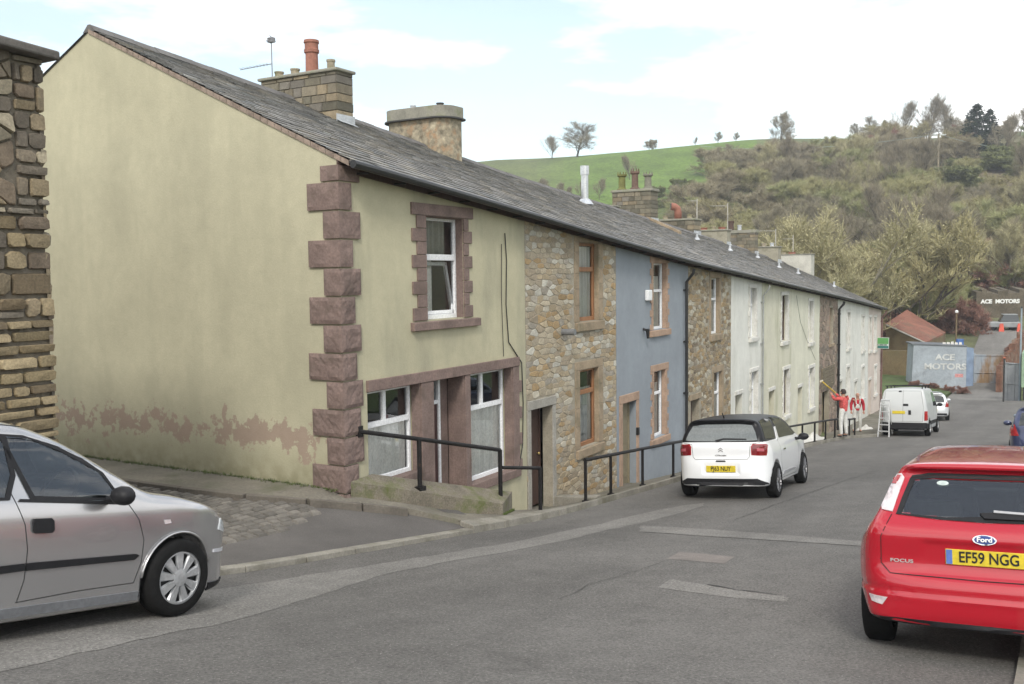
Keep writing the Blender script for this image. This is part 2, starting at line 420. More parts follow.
def line_patch(name, pix, w, m, dz):
    pts = [hit_road(*p) for p in pix]; res = []
    for a, c in zip(pts, pts[1:]):
        n = max(1, int((c-a).length/.12))
        for k in range(n): q = a.lerp(c, k/n); res.append((q.x+random.uniform(-.02, .02), q.y+random.uniform(-.02, .02)))
    b = MB(); rows = []
    for i, (x, y) in enumerate(res):
        a, c = res[max(0, i-1)], res[min(len(res)-1, i+1)]; l = math.dist(a, c)+1e-6; nx, ny = -(c[1]-a[1])/l, (c[0]-a[0])/l; ww = w*random.uniform(.4, 1.3)*.5
        rows += [(x-nx*ww, y-ny*ww, R(x-nx*ww, y-ny*ww)+dz), (x+nx*ww, y+ny*ww, R(x+nx*ww, y+ny*ww)+dz)]
    b.add(rows, [(2*i, 2*i+2, 2*i+3, 2*i+1) for i in range(len(res)-1)]); return tag(b.build(name, m, recalc=False), kind='structure')
crk = mat('crack_tar', (.035, .033, .031), .8, bump=0)
line_patch('road_crack', [(706, 585), (735, 590), (762, 594), (792, 597)], .03, crk, .009)
line_patch('road_crack', [(560, 600), (590, 585), (640, 570), (668, 560)], .007, crk, .008)
line_patch('road_joint', [(735, 520), (775, 505), (830, 486), (880, 470)], .014, crk, .008)
# ================================================================== HOUSES
gable_r = render_mat('olive_gable_render', (.43, .404, .285), (.33, .312, .22), peel=(0, -2.33, .66))
olive_r = render_mat('olive_front_render', (.45, .42, .29), (.26, .25, .185), amt=.7)
blue_r = render_mat('blue_render', (.255, .283, .312), (.20, .22, .238), amt=.4)
white_r = render_mat('white_render', (.66, .66, .61), (.43, .43, .36), amt=.7)
cream_r = render_mat('cream_render', (.58, .565, .455), (.35, .355, .22), amt=.8)
cream2_r = render_mat('pale_cream_render', (.62, .61, .50), (.45, .45, .35), amt=.6)
pink_r = render_mat('pink_render', (.60, .52, .46), (.45, .39, .34), amt=.5)
redstone = mat('red_sandstone_paint', (.188, .134, .116), .85, var=.2, scale=2.5, var2=.2, scale2=30, bump=.35, bscale=30, stain=(.125, .092, .075), stain_scale=3)
mortar = mat('mortar', (.30, .27, .21), .95, var=.2, bump=.6, bscale=60, scale=3)
mortar_d = mat('dark_mortar', (.15, .13, .10), .95, var=.25, bump=.6, bscale=60)
stonec = mat('rubble_stone', (.3, .25, .18), .9, attr=True, var=.18, scale=7, var2=.22, scale2=45, bump=.7, bscale=50, bdist=.008)
sandst = mat('sandstone_trim', (.30, .235, .16), .9, var=.22, scale=2, bump=.4, stain=(.19, .16, .10), stain_scale=2.5)
pinkst = mat('peach_stone_trim', (.36, .25, .18), .9, var=.2, scale=3, bump=.4)
whitetrim = mat('white_trim', (.62, .61, .57), .85, var=.12, scale=2, bump=.3, stain=(.42, .41, .34), stain_scale=2.5)
upvc = mat('white_upvc', (.78, .79, .80), .35, var=.04, bump=0)
wood = mat('brown_timber', (.27, .13, .06), .55, var=.2, scale=6, bump=.2, stretch=(1, 1, .1))
darkwood = mat('dark_timber', (.075, .045, .035), .6, var=.25, scale=5, bump=.2, stretch=(4, 4, .3))
olivewood = mat('drab_door_paint', (.22, .19, .125), .7, var=.15, scale=3, bump=.2)
black_p = mat('black_plastic', (.018, .018, .018), .45, var=.1, bump=0)
blackiron = mat('black_iron', (.014, .013, .013), .5, spec=.25, var=.3, scale=8, bump=.2, bscale=80, stain=(.06, .035, .025), stain_scale=6, stain_range=(.6, .72))
glass = glass_mat('window_glass', (.95, .96, .95), .09)
lace = mat('lace_curtain', (.95, .93, .88), .9, var=.10, scale=5, var2=.16, scale2=16, bump=0, stretch=(5, 5, 1.6))
plainnet = mat('net_curtain', (.62, .62, .58), .9, var=.15, scale=5, bump=0, stretch=(6, 6, .4))
darkroom = mat('dark_room', (.04, .038, .035), .95, bump=0)
slate = mat('roof_slate', (.15, .15, .15), .72, attr=True, var=.22, scale=1.1, var2=.25, scale2=30, bump=.4, bscale=70)
slate_under = mat('roof_underlay', (.06, .06, .06), .9, bump=0)
ridget = mat('ridge_tile', (.13, .125, .12), .85, var=.25, scale=3, bump=.4)
leadm = mat('lead_flashing', (.42, .44, .46), .5, var=.2, scale=6, bump=.2)
steel = mat('flue_steel', (.58, .60, .62), .35, metal=.8, var=.1, scale=5, bump=0)
terra = mat('terracotta', (.27, .115, .08), .75, var=.2, scale=6, bump=.2)
potbuff = mat('buff_pot', (.30, .26, .19), .85, var=.2, scale=6, bump=.2, stain=(.14, .15, .05), stain_scale=4)
capm = mat('chimney_cap', (.25, .24, .20), .92, var=.25, scale=3, bump=.4, stain=(.16, .17, .09), stain_scale=3)
chimrender = mat('chimney_render', (.30, .28, .22), .92, var=.2, scale=2, bump=.4, stain=(.18, .165, .12), stain_scale=2)
greyr = mat('pale_chimney_render', (.45, .44, .39), .92, var=.15, scale=2, bump=.3)

PAL_H2 = [(.37, .32, .235), (.33, .27, .18), (.41, .375, .30), (.30, .25, .18), (.44, .42, .36), (.33, .235, .125), (.38, .31, .21), (.31, .28, .23), (.35, .30, .22)]
PAL_H4 = [(.33, .28, .19), (.26, .20, .12), (.30, .22, .12), (.38, .35, .28), (.20, .16, .11), (.28, .24, .18)]
PAL_L = [(.20, .165, .12), (.16, .14, .11), (.25, .20, .13), (.13, .11, .085), (.22, .175, .11), (.18, .14, .10), (.27, .235, .17)]
PAL_LOW = [(.24, .19, .11), (.20, .155, .09), (.17, .13, .08), (.27, .215, .13)]
PAL_CH = [(.19, .165, .12), (.15, .135, .10), (.22, .18, .12), (.13, .12, .09), (.17, .155, .13)]

def overlap_cut(a0, a1, z0, z1, holes):
    segs = [(a0, a1)]
    for h0, h1, hz0, hz1 in holes:
        if z1 <= hz0+.001 or z0 >= hz1-.001: continue
        ns = []
        for s0, s1 in segs:
            if h1 <= s0 or h0 >= s1: ns.append((s0, s1)); continue
            if h0 > s0: ns.append((s0, h0))
            if h1 < s1: ns.append((h1, s1))
        segs = ns
    return segs
def stone(b, s0, s1, z0, z1, P, col, prot=.02, gap=.009):
    """P(s, z, out) -> 3d point; one rough stone with an uneven outline"""
    w, h = s1-s0-2*gap, z1-z0-2*gap
    if w < .02 or h < .02: return
    s0 += gap; z0 += gap; cx, cz = s0+w/2, z0+h/2
    c = min(w, h)*random.uniform(.10, .30)
    j = lambda k: random.uniform(-k, k)*min(w, h)
    pts = []
    for (x, z, dx, dz) in ((s0, z0, 1, 0), (s0+w, z0, -1, 0), (s0+w, z0, 0, 1), (s0+w, z0+h, 0, -1), (s0+w, z0+h, -1, 0), (s0, z0+h, 1, 0), (s0, z0+h, 0, -1), (s0, z0, 0, 1)):
        cc = c*random.uniform(.5, 1.4)
        pts.append((min(s0+w, max(s0, x+dx*cc+j(.03))), min(z0+h, max(z0, z+dz*cc*.8+j(.03)))))
    k = random.uniform(.75, 1.2); b.cur = tuple(max(.02, v*k) for v in col)
    p = prot*random.uniform(.4, 1.2)
    tilt_a, tilt_b = random.uniform(-.35, .35)*p, random.uniform(-.35, .35)*p
    base = [P(x, z, -.03) for x, z in pts]
    mid = [P(cx+(x-cx)*.97, cz+(z-cz)*.96, p*.35) for x, z in pts]
    top = [P(cx+(x-cx)*.9, cz+(z-cz)*.87, p+tilt_a*((x-cx)/w*2)+tilt_b*((z-cz)/h*2)) for x, z in pts]
    ctr = [P(cx+j(.1), cz+j(.1), p*1.15)]
    fs = [(i, (i+1) % 8, 8+(i+1) % 8, 8+i) for i in range(8)]+[(8+i, 8+(i+1) % 8, 16+(i+1) % 8, 16+i) for i in range(8)]+[(16+i, 16+(i+1) % 8, 24) for i in range(8)]
    b.add(base+mid+top+ctr, fs)
def rubble(b, s0, s1, zlo, ztop, holes, P, pal, hr=(.09, .22), wr=(.12, .38), prot=.02, lowpal=None, lowz=None, lowh=None):
    zs = {zlo}
    for h in holes: zs |= {h[2], h[3]}
    zmax = max(ztop(s0), ztop(s1)); marks = sorted(z for z in zs if z > zlo-.001)+[zmax+.001]
    z = zlo
    while z < zmax:
        a, c = lowh if (lowz is not None and z < lowz and lowh) else hr
        h = random.uniform(a, c); nxt = min([m for m in marks if m > z+.001] or [zmax])
        if z+h > nxt-.05: h = nxt-z
        h = max(h, .02)
        for p0, p1 in overlap_cut(s0, s1, z, z+h, holes):
            x = p0
            while x < p1-.01:
                w = random.uniform(*wr)*(1 if h > .13 else 1.0)
                if x+w > p1-.09: w = p1-x
                zt = min(z+h, ztop(x+w/2)-.005)
                if zt-z > .03:
                    pl = lowpal if (lowz is not None and z < lowz) else pal
                    r = random.random()
                    if h > .19 and w < .32 and r < .4:
                        f = random.uniform(.35, .65); zm = z+(zt-z)*f
                        stone(b, x, x+w, z, zm, P, random.choice(pl), prot); stone(b, x, x+w, zm, zt, P, random.choice(pl), prot)
                    elif h > .15 and r < .55 and w > .2:
                        xm = x+w*random.uniform(.35, .65); d1, d2 = random.uniform(-.02, .02), random.uniform(-.02, .02)
                        stone(b, x, xm, z, zt+0*d1, P, random.choice(pl), prot); stone(b, xm, x+w, z, zt, P, random.choice(pl), prot)
                    else: stone(b, x, x+w, z+random.uniform(0, .012), zt-random.uniform(0, .012), P, random.choice(pl), prot)
                x += w
        z += h
def clip_poly(poly, nx, nz, c):
    """keep the side where nx*x + nz*z <= c"""
    out = []
    for i in range(len(poly)):
        a, b_ = poly[i-1], poly[i]; da, db = nx*a[0]+nz*a[1]-c, nx*b_[0]+nz*b_[1]-c
        if (da <= 0) != (db <= 0): t = da/(da-db); out.append((a[0]+(b_[0]-a[0])*t, a[1]+(b_[1]-a[1])*t))
        if db <= 0: out.append(b_)
    return out
def voro(b, s0, s1, zlo, ztop, holes, P, pal, dx=.24, dz=.15, prot=.02, gap=.009, jit=.42, light=.0):
    """irregular rubble: jittered cells, each one stone with chipped corners"""
    rn = random; pts = {}; n, m = int((s1-s0)/dx)+1, int((max(ztop(s0), ztop(s1))-zlo)/dz)+2
    for i in range(-1, n+2):
        for j in range(-1, m+2):
            pts[i, j] = (s0+(i+.5+(.5 if j % 2 else 0)+rn.uniform(-jit, jit))*dx, zlo+(j+.5+rn.uniform(-jit, jit))*dz)
            if rn.random() < .12: pts[i, j] = None
    asp = dx/dz
    for (i, j), c in list(pts.items()):
        if c is None or c[0] < s0-.05 or c[0] > s1+.05 or c[1] > ztop(c[0]): continue
        if any(h[0]-.02 < c[0] < h[1]+.02 and h[2]-.02 < c[1] < h[3]+.02 for h in holes): continue
        poly = [(s0, zlo), (s1, zlo), (s1, max(ztop(s0), ztop(s1))), (s0, max(ztop(s0), ztop(s1)))]
        for di in range(-3, 4):
            for dj in range(-3, 4):
                q = pts.get((i+di, j+dj))
                if q is None or (di == 0 and dj == 0): continue
                nx, nz = q[0]-c[0], (q[1]-c[1])*asp*asp; mx, mz = (q[0]+c[0])/2, (q[1]+c[1])/2; poly = clip_poly(poly, nx, nz, nx*mx+nz*mz)
                if len(poly) < 3: break
            if len(poly) < 3: break
        if len(poly) < 3: continue
        sl_ = ztop(c[0]+.5)-ztop(c[0]-.5); poly = clip_poly(poly, -sl_, 1, ztop(c[0])-sl_*c[0])
        for h in holes:
            if c[0] < h[0] and h[2] < c[1] < h[3]: poly = clip_poly(poly, 1, 0, h[0])
            elif c[0] > h[1] and h[2] < c[1] < h[3]: poly = clip_poly(poly, -1, 0, -h[1])
            elif h[0]-.02 < c[0] < h[1]+.02 and c[1] > h[3]: poly = clip_poly(poly, 0, -1, -h[3])
            elif h[0]-.02 < c[0] < h[1]+.02 and c[1] < h[2]: poly = clip_poly(poly, 0, 1, h[2])
            elif any(h[0] < p[0] < h[1] and h[2] < p[1] < h[3] for p in poly):
                poly = clip_poly(poly, 1, 0, h[0]) if c[0] < h[0] else clip_poly(poly, -1, 0, -h[1])
        if len(poly) < 3: continue
        cx, cz = sum(p[0] for p in poly)/len(poly), sum(p[1] for p in poly)/len(poly)
        ring = []
        for k in range(len(poly)):
            a, p, d = poly[k-1], poly[k], poly[(k+1) % len(poly)]
            if math.dist(p, a) < .012: continue
            t1, t2 = rn.uniform(.05, .2), rn.uniform(.05, .2); ring += [(p[0]+(a[0]-p[0])*t1, p[1]+(a[1]-p[1])*t1), (p[0]+(d[0]-p[0])*t2, p[1]+(d[1]-p[1])*t2)]
        if len(ring) < 5: continue
        def sc(p, g):
            l = math.dist(p, (cx, cz))+1e-6; k = max(0, 1-g/l); return (cx+(p[0]-cx)*k, cz+(p[1]-cz)*k)
        r0 = [sc(p, gap) for p in ring]; N = len(r0); w = max(p[0] for p in r0)-min(p[0] for p in r0)+.01; h_ = max(p[1] for p in r0)-min(p[1] for p in r0)+.01
        k = rn.uniform(.82, 1.15); b.cur = tuple(max(.02, v*k) for v in rn.choice(pal)); pr = prot*rn.uniform(.4, 1.2); ta, tb = rn.uniform(-.4, .4)*pr, rn.uniform(-.4, .4)*pr
        b.add([P(x, z, -.03) for x, z in r0]+[P(cx+(x-cx)*.97, cz+(z-cz)*.96, pr*.4) for x, z in r0]+[P(cx+(x-cx)*.89, cz+(z-cz)*.86, pr+ta*(x-cx)/w*2+tb*(z-cz)/h_*2) for x, z in r0]+[P(cx, cz, pr*1.15)],
              [(q, (q+1) % N, N+(q+1) % N, N+q) for q in range(N)]+[(N+q, N+(q+1) % N, 2*N+(q+1) % N, 2*N+q) for q in range(N)]+[(2*N+q, 2*N+(q+1) % N, 3*N) for q in range(N)])
Pfront = lambda s, z, o: (s, FY-o, z)

def wall_front(b, s0, s1, holes, zbot, ztop, Y=FY, reveal=.22):
    ss = sorted({s0, s1} | {h[0] for h in holes} | {h[1] for h in holes} | set(frange(s0, s1, 1.0)))
    for a, c in zip(ss, ss[1:]):
        if c-a < 1e-4: continue
        mid = (a+c)/2; hs = sorted([h for h in holes if h[0] <= mid <= h[1]], key=lambda h: h[2])
        z = (zbot(a), zbot(c))
        for h in hs:
            if h[2] > max(z): b.quad((a, Y, z[0]), (c, Y, z[1]), (c, Y, h[2]), (a, Y, h[2]))
            z = (h[3], h[3])
        b.quad((a, Y, z[0]), (c, Y, z[1]), (c, Y, ztop(c)), (a, Y, ztop(a)))
    for h in holes:
        a, c, z0, z1 = h; y1 = Y+reveal
        b.quad((a, Y, z0), (a, y1, z0), (a, y1, z1), (a, Y, z1)); b.quad((c, Y, z0), (c, Y, z1), (c, y1, z1), (c, y1, z0))
        b.quad((a, Y, z1), (a, y1, z1), (c, y1, z1), (c, Y, z1)); b.quad((a, Y, z0), (c, Y, z0), (c, y1, z0), (a, y1, z0))

def curtain(b, s0, s1, z0, z1, y, amp=.024, per=.075):
    n = max(6, int((s1-s0)/.02)); vs = []; fs = []
    ph = random.random()*6
    for i in range(n+1):
        s = s0+(s1-s0)*i/n; yy = y+amp*math.sin(s/per*2*math.pi*.5+ph)+amp*.5*math.sin(s*23+ph)
        vs += [(s, yy, z0), (s, yy*1+0, z1)]
    for i in range(n): fs.append((2*i, 2*i+2, 2*i+3, 2*i+1))
    b.add(vs, fs)
def window(house, s0, s1, z0, z1, m=None, depth=.13, transom=.36, mull=None, fw=.055, curt='plain', lowmull=False, full_curtain=.8, name='window', label=None, bars=True):
    m = m or upvc; y0, y1 = FY+depth, FY+depth+.06; b = MB()
    b.box(s0, s0+fw, y0, y1, z0, z1); b.box(s1-fw, s1, y0, y1, z0, z1)
    b.box(s0+fw, s1-fw, y0, y1, z0, z0+fw*1.25); b.box(s0+fw, s1-fw, y0, y1, z1-fw, z1)
    zt = z1-(z1-z0)*transom
    if transom: b.box(s0+fw, s1-fw, y0-.012, y1, zt-fw*.7, zt+fw*.7)
    if mull: b.box(mull-fw*.65, mull+fw*.65, y0-.006, y1-.002, (zt if (transom and not lowmull) else z0)+.01, z1-.01)
    o = b.build(name, m, house, bevel=.006 if s0 < 30 else 0, recalc=True)
    p = MB(); p.quad((s0+.01, y0+.035, z0+.01), (s1-.01, y0+.035, z0+.01), (s1-.01, y0+.035, z1-.01), (s0+.01, y0+.035, z1-.01))
    p.build('pane', glass, o, recalc=False)
    if curt:
        c = MB(); zz = z0+(z1-z0)*full_curtain
        curtain(c, s0+.02, s1-.02, z0+.03, zz, y1+.03)
        c.build('curtain', lace if curt == 'lace' else plainnet, o, recalc=False)
    if label: o['label'] = label
    return o
def sill(win, s0, s1, z, m, h=.14, out=.07, depth=.13, name='sill'):
    b = MB(); b.hexa([(s0, FY-out, z-h), (s1, FY-out, z-h), (s1, FY+depth+.02, z-h), (s0, FY+depth+.02, z-h)],
                     [(s0, FY-out, z-.02), (s1, FY-out, z-.02), (s1, FY+depth+.02, z+.004), (s0, FY+depth+.02, z+.004)])
    return b.build(name, m, win, bevel=.008)
def lining(b, s0, s1, z0, z1, dep=.10):
    b.box(s0+.001, s0+.012, FY-.01, FY+dep, z0, z1-.001); b.box(s1-.012, s1-.001, FY-.01, FY+dep, z0, z1-.001); b.box(s0+.013, s1-.013, FY-.01, FY+dep, z1-.012, z1-.001)
def surround(win, s0, s1, z0, z1, m, w=.12, tooth=.09, head=.17, out=.022, th=.17, right=True, left=True, name='surround', headext=.06):
    """stone head and toothed jambs round an opening"""
    b = MB()
    wl, wr = (w+headext if left else 0), (w+headext if right else 0)
    b.box(s0-wl, s1+wr, FY-out-.006, FY+.01, z1+.001, z1+head)
    z = z0; k = 0
    while z < z1-.02:
        h = min(th*random.uniform(.85, 1.15), z1-z); 
        if z1-z-h < .06: h = z1-z
        e = tooth if k % 2 == 0 else 0
        if left: b.box(s0-w-e, s0-.001, FY-out, FY+.01, z+.003, z+h-.003)
        if right: b.box(s1+.001, s1+w+e, FY-out, FY+.01, z+.003, z+h-.003)
        z += h; k += 1
    lining(b, s0, s1, z0, z1); return b.build(name, m, win, bevel=.008)
def door(house, s0, s1, zb, z1, m, depth=.2, name='door', label=None, frame=None, panels=2, knob=True):
    y = FY+depth; b = MB(); b.box(s0+.05, s1-.05, y, y+.05, zb, z1-.05)
    pw = (s1-s0-.1)
    for k in range(panels):
        a0 = zb+.18+(z1-zb-.35)*k/panels; a1 = zb+.1+(z1-zb-.35)*(k+1)/panels
        b.box(s0+.05+pw*.14, s1-.05-pw*.14, y-.012, y+.001, a0, a1)
    d = b.build(name, m, house, bevel=.006 if s0 < 30 else 0)
    f = MB(); fm = frame or m
    f.box(s0+.001, s0+.05, y-.03, y+.05, zb, z1-.001); f.box(s1-.05, s1-.001, y-.03, y+.05, zb, z1-.001); f.box(s0+.05, s1-.05, y-.03, y+.05, z1-.05, z1-.001)
    f.build('door_frame', fm, d)
    if knob:
        k = MB(); k.lathe([(.0, -.07), (.028, -.065), (.03, -.045), (.012, -.03), (.012, 0)], (s1-.12 if s0 < 18 else s0+.12, y, zb+1.05), 'y', 10)
        k.build('door_handle', mat('brass', (.6, .45, .18), .3, metal=.9, bump=0), d, smooth=True)
    if label: d['label'] = label
    return d
# ---- roofs
TH = math.atan(.466); CT, ST = math.cos(TH), math.sin(TH)
RY0 = FY-.24; RYT = 14.07
def RPt(s, v, h=0): return (s-0*h, RY0+v*CT-h*ST, E(s)+.02+v*ST+h*CT)
VL = (RYT-RY0)/CT
def roof(house, X0, X1, near=False):
    b = MB(); 
    a0, a1 = X0, X1
    N = max(2, int((a1-a0)/.6))
    us = frange(a0, a1, .6)
    for s, t in zip(us, us[1:]):                      # boarding under the slates, front and back, with thickness
        b.quad(RPt(s, 0, -.02), RPt(t, 0, -.02), RPt(t, VL, -.02), RPt(s, VL, -.02))
        b.quad((s, RY0, E(s)-.01), (t, RY0, E(t)-.01), RPt(t, 0, -.02), RPt(s, 0, -.02))
        b.quad((s, RY0, E(s)-.02), (t, RY0, E(t)-.02), (t, RYT, E(t)+2.52), (s, RYT, E(s)+2.52))
    for s in (a0, a1): b.quad((s, RY0, E(s)-.02), RPt(s, 0, -.02), RPt(s, VL, -.02), (s, RYT, E(s)+2.52))
    bk = MB(); back = lambda s, v, h=0: (s, 2*RYT-RY0-v*CT+h*ST, E(s)+.02+v*ST+h*CT)
    for s, t in zip(us, us[1:]):
        bk.quad(back(s, -1.2), back(t, -1.2), back(t, VL), back(s, VL)); bk.quad(back(s, -1.2, -.03), back(t, -1.2, -.03), back(t, VL, -.03), back(s, VL, -.03))
    r = b.build('roof', slate_under, house, recalc=False)
    sl_ = MB(); v = 0.0; row = 0
    while v < VL-.02:
        st = .235-.06*(v/VL); s = a0-(row % 2)*.12-random.random()*.05
        while s < a1-.01:
            w = random.uniform(.2, .42); p0, p1 = max(s, a0)+.003, min(s+w, a1)-.003
            if p1-p0 > .03:
                k = random.uniform(.78, 1.2); hue = random.random()
                base = (.23, .222, .21) if hue < .7 else ((.255, .236, .205) if hue < .9 else (.19, .192, .19))
                if random.random() < .012: base = (.30, .30, .29)
                sl_.cur = tuple(c*k for c in base)
                lo = random.uniform(-.004, .006); l2 = lo+random.uniform(-.004, .004); dv = random.uniform(-.012, .012); vt = min(v+st+.03, VL)
                A, B_, C, D = RPt(p0, v+dv, .022+lo), RPt(p1, v+dv, .022+l2), RPt(p1, vt, .003+l2*.5), RPt(p0, vt, .003+lo*.5)
                A2, B2 = RPt(p0, v+dv, -.015), RPt(p1, v+dv, -.015)
                sl_.add([A, B_, C, D, A2, B2], [(0, 1, 2, 3), (4, 5, 1, 0)])
            s += w
        v += st; row += 1
    sl_.build('slates', slate, r, recalc=False)
    for q in bk.c: pass
    bo = MB(); bo.v = bk.v; bo.f = bk.f; bo.cur = (1, 1, 1); bo.c = [(.14, .14, .14)]*len(bk.f)
    bo.build('rear_slates', slate, r, recalc=False)
    rt = MB(); s = a0
    while s < a1-.05:
        t = min(s+random.uniform(.4, .5), a1); dz = random.uniform(-.006, .006)
        zA, zB = E(s)+.02+VL*ST, E(t)+.02+VL*ST
        for (z0, z1, w) in ((.0, .0, 0),):
            rt.hexa([(s+.004, RYT-.16, zA-.055+dz), (t-.004, RYT-.16, zB-.055+dz), (t-.004, RYT+.16, zB-.055+dz), (s+.004, RYT+.16, zA-.055+dz)],
                    [(s+.004, RYT-.03, zA+.065+dz), (t-.004, RYT-.03, zB+.065+dz), (t-.004, RYT+.03, zB+.065+dz), (s+.004, RYT+.03, zA+.065+dz)])
        s = t
    rt.build('ridge_tiles', ridget, r)
    g = MB(); gy = RY0-.055
    pts = [(s, gy, E(s)-.03) for s in frange(a0+.002, a1-.002, 1.2)]
    g.tube(pts, .058, 10)
    s = a0+.4
    while s < a1: g.box(s-.012, s+.012, RY0+.0, FY, E(s)-.10, E(s)-.07); s += .9
    g.build('gutter', black_p, house, smooth=False)
    f = MB()
    for s, t in zip(us, us[1:]): f.hexa([(s, FY-.03, E(s)-.10), (t, FY-.03, E(t)-.10), (t, FY+.0, E(t)-.10), (s, FY+.0, E(s)-.10)], [(s, FY-.03, E(s)+.05), (t, FY-.03, E(t)+.05), (t, FY, E(t)+.05), (s, FY, E(s)+.05)])
    f.build('fascia', darkwood, house)
    return r
def rz(s, Y): return E(s)+.02+(min(Y, 2*RYT-Y)-RY0)*.466
def downpipe(house, s, zt, zb, m=None, r=.04):
    b = MB(); y = FY-.075
    b.tube([(s, RY0-.05, zt), (s, RY0-.02, zt-.12), (s, y, zt-.35), (s, y, zb)], r, 10)
    z = zt-.6
    while z > zb+.3: b.tube([(s, y, z), (s, y, z+.06)], r*1.35, 10); b.box(s-.07, s+.07, y+.0, FY+.002, z+.015, z+.045); z -= 1.4
    return b.build('downpipe', m or black_p, house, smooth=False)

def blockstack(b, x0, x1, y0, y1, z0, z1, pal, h=.17, flushcol=None):
    z = z0
    while z < z1-.01:
        hh = min(h*random.uniform(.8, 1.2), z1-z)
        if z1-z-hh < .06: hh = z1-z
        y = y0
        while y < y1-.01:
            w = random.uniform(.22, .48)
            if y+w > y1-.15: w = y1-y
            k = random.uniform(.75, 1.2); c = random.choice(pal); b.cur = tuple(v*k for v in c); o = random.uniform(0, .012)
            x_0, x_1, y_0, y_1, z_0, z_1 = x0-o, x1+o, y+(.0 if y > y0 else -o)+.006, y+w-(0 if y+w < y1 else -o)-.006, z+.006, z+hh-.006
            e = .014
            b.hexa([(x_0+e, y_0, z_0+e*.5), (x_1-e, y_0, z_0+e*.5), (x_1-e, y_1, z_0+e*.5), (x_0+e, y_1, z_0+e*.5)],
                   [(x_0+e, y_0, z_1), (x_1-e, y_0, z_1), (x_1-e, y_1, z_1), (x_0+e, y_1, z_1)])
            b.hexa([(x_0, y_0+e, z_0), (x_1, y_0+e, z_0), (x_1, y_1-e, z_0), (x_0, y_1-e, z_0)],
                   [(x_0, y_0+e, z_1-e), (x_1, y_0+e, z_1-e), (x_1, y_1-e, z_1-e), (x_0, y_1-e, z_1-e)])
            y += w
        z += hh
    b.cur = (.9, .9, .9)
def pot(ch, x, y, z, kind, h=.35, r=.1, m=None):
    b = MB(); z -= .005
    if kind == 'stub': prof = [(r, 0), (r, h*.8), (r*1.15, h*.82), (r*1.15, h), (r*.8, h), (r*.8, h*.7), (0.001, h*.7)]
    elif kind == 'tall': prof = [(r*1.1, 0), (r, h*.05), (r*.95, h*.62), (r*1.15, h*.63), (r*1.18, h*.72), (r*1.05, h*.74), (r*1.05, h*.9), (r*1.2, h*.92), (r*1.15, h), (r*.8, h), (r*.8, h*.9), (.001, h*.9)]
    else: prof = [(r*1.25, 0), (r*1.25, h*.08), (r*.85, h*.14), (r*.8, h*.72), (r*1.15, h*.78), (r*1.15, h*.86), (r*.95, h*.86), (r*.95, h*.8), (.001, h*.8)]
    b.lathe(prof, (x, y, z), 'z', 14)
    if kind == 'crown':
        for k in range(8):
            a = k*math.pi/4; cx, cy = x+r*math.cos(a), y+r*math.sin(a); b.hexa([(cx-.025, cy-.025, z+h*.85), (cx+.025, cy-.025, z+h*.85), (cx+.025, cy+.025, z+h*.85), (cx-.025, cy+.025, z+h*.85)], [(cx-.012, cy-.012, z+h), (cx+.012, cy-.012, z+h), (cx+.012, cy+.012, z+h), (cx-.012, cy+.012, z+h)])
    if kind == 'hood':
        b = MB(); b.tube([(x, y, z), (x, y, z+h*.55), (x-.03, y+.03, z+h*.78), (x-.10, y+.12, z+h*.90), (x-.18, y+.26, z+h*.93)], [r, r*.95, r*.95, r*.95, r*1.0], 14)
        o = b.build('chimney_pot', m or terra, ch, smooth=True)
        d = MB(); q0_ = Vector((x-.18, y+.26, z+h*.93)); dd_ = Vector((-.08, .14, .01)).normalized(); d.tube([q0_-dd_*.01, q0_+dd_*.012], r*.8, 14); d.build('pot_mouth', black_p, ch); return o
    return b.build('chimney_pot', m or potbuff, ch, smooth=False)
def chimney(rf, X0, X1, pxL, pxR, pyR, m='stone', pots=(), cap=.1, zb=None, flash=True, label=None, over=.05):
    pR, pL = on_x(pxR, pyR, X0), on_x(pxL, pyR-3, X0); y0, y1, zt = pR.y, pL.y, pR.z
    zb = min(rz(X1, y0), rz(X1, y1))-.35
    b = MB()
    if m == 'stone':
        b.cur = (.12, .11, .085); b.box(X0+.02, X1-.02, y0+.02, y1-.02, zb, zt-cap+.002); blockstack(b, X0, X1, y0, y1, zb, zt-cap, PAL_CH)
        o = b.build('chimney', stonec, rf)
    else: b.box(X0, X1, y0, y1, zb, zt-cap); o = b.build('chimney', m, rf, bevel=.015)
    c = MB(); c.box(X0-over, X1+over, y0-over, y1+over, zt-cap-.004, zt); c.build('chimney_cap', capm, o, bevel=.02)
    if flash:
        f = MB(); s0, s1 = X0-.03, X1+.03; ys = (y0-.12, y0+.005)
        f.quad((s0, ys[0], rz(s0, ys[0])+.045), (s1, ys[0], rz(s1, ys[0])+.045), (s1, ys[1], rz(s1, ys[1])+.05), (s0, ys[1], rz(s0, ys[1])+.05))
        f.box(s0, s1, y0-.014, y0-.004, rz(s1, y0)-.05, rz(s0, y0)+.16); f.build('flashing', leadm, o, recalc=False)
    for (px, kind, h, r, pm) in pots:
        pot(o, (X0+X1)/2, on_x(px, pyR, (X0+X1)/2).y, zt, kind, h, r, pm)
    if label: o['label'] = label
    return o
def shell(house, X0, X1, end=False):
    b = MB(); Yb = 2*RYT-RY0+.8; 
    b.quad((X0, Yb, G(X0)-.6), (X1, Yb, G(X1)-.6), (X1, Yb, E(X1)-.5), (X0, Yb, E(X0)-.5))
    b.build('rear_wall', mortar, house, recalc=False)
    b = MB(); x = X1-.06
    b.add([(x, FY+.3, G(x)-.6), (x, Yb, G(x)-.6), (x, Yb, E(x)-.6), (x, RYT, E(x)+2.3), (x, FY+.3, E(x)-.25)], [(0, 1, 2, 3, 4)])
    b.build('party_wall', darkroom, house, recalc=False)

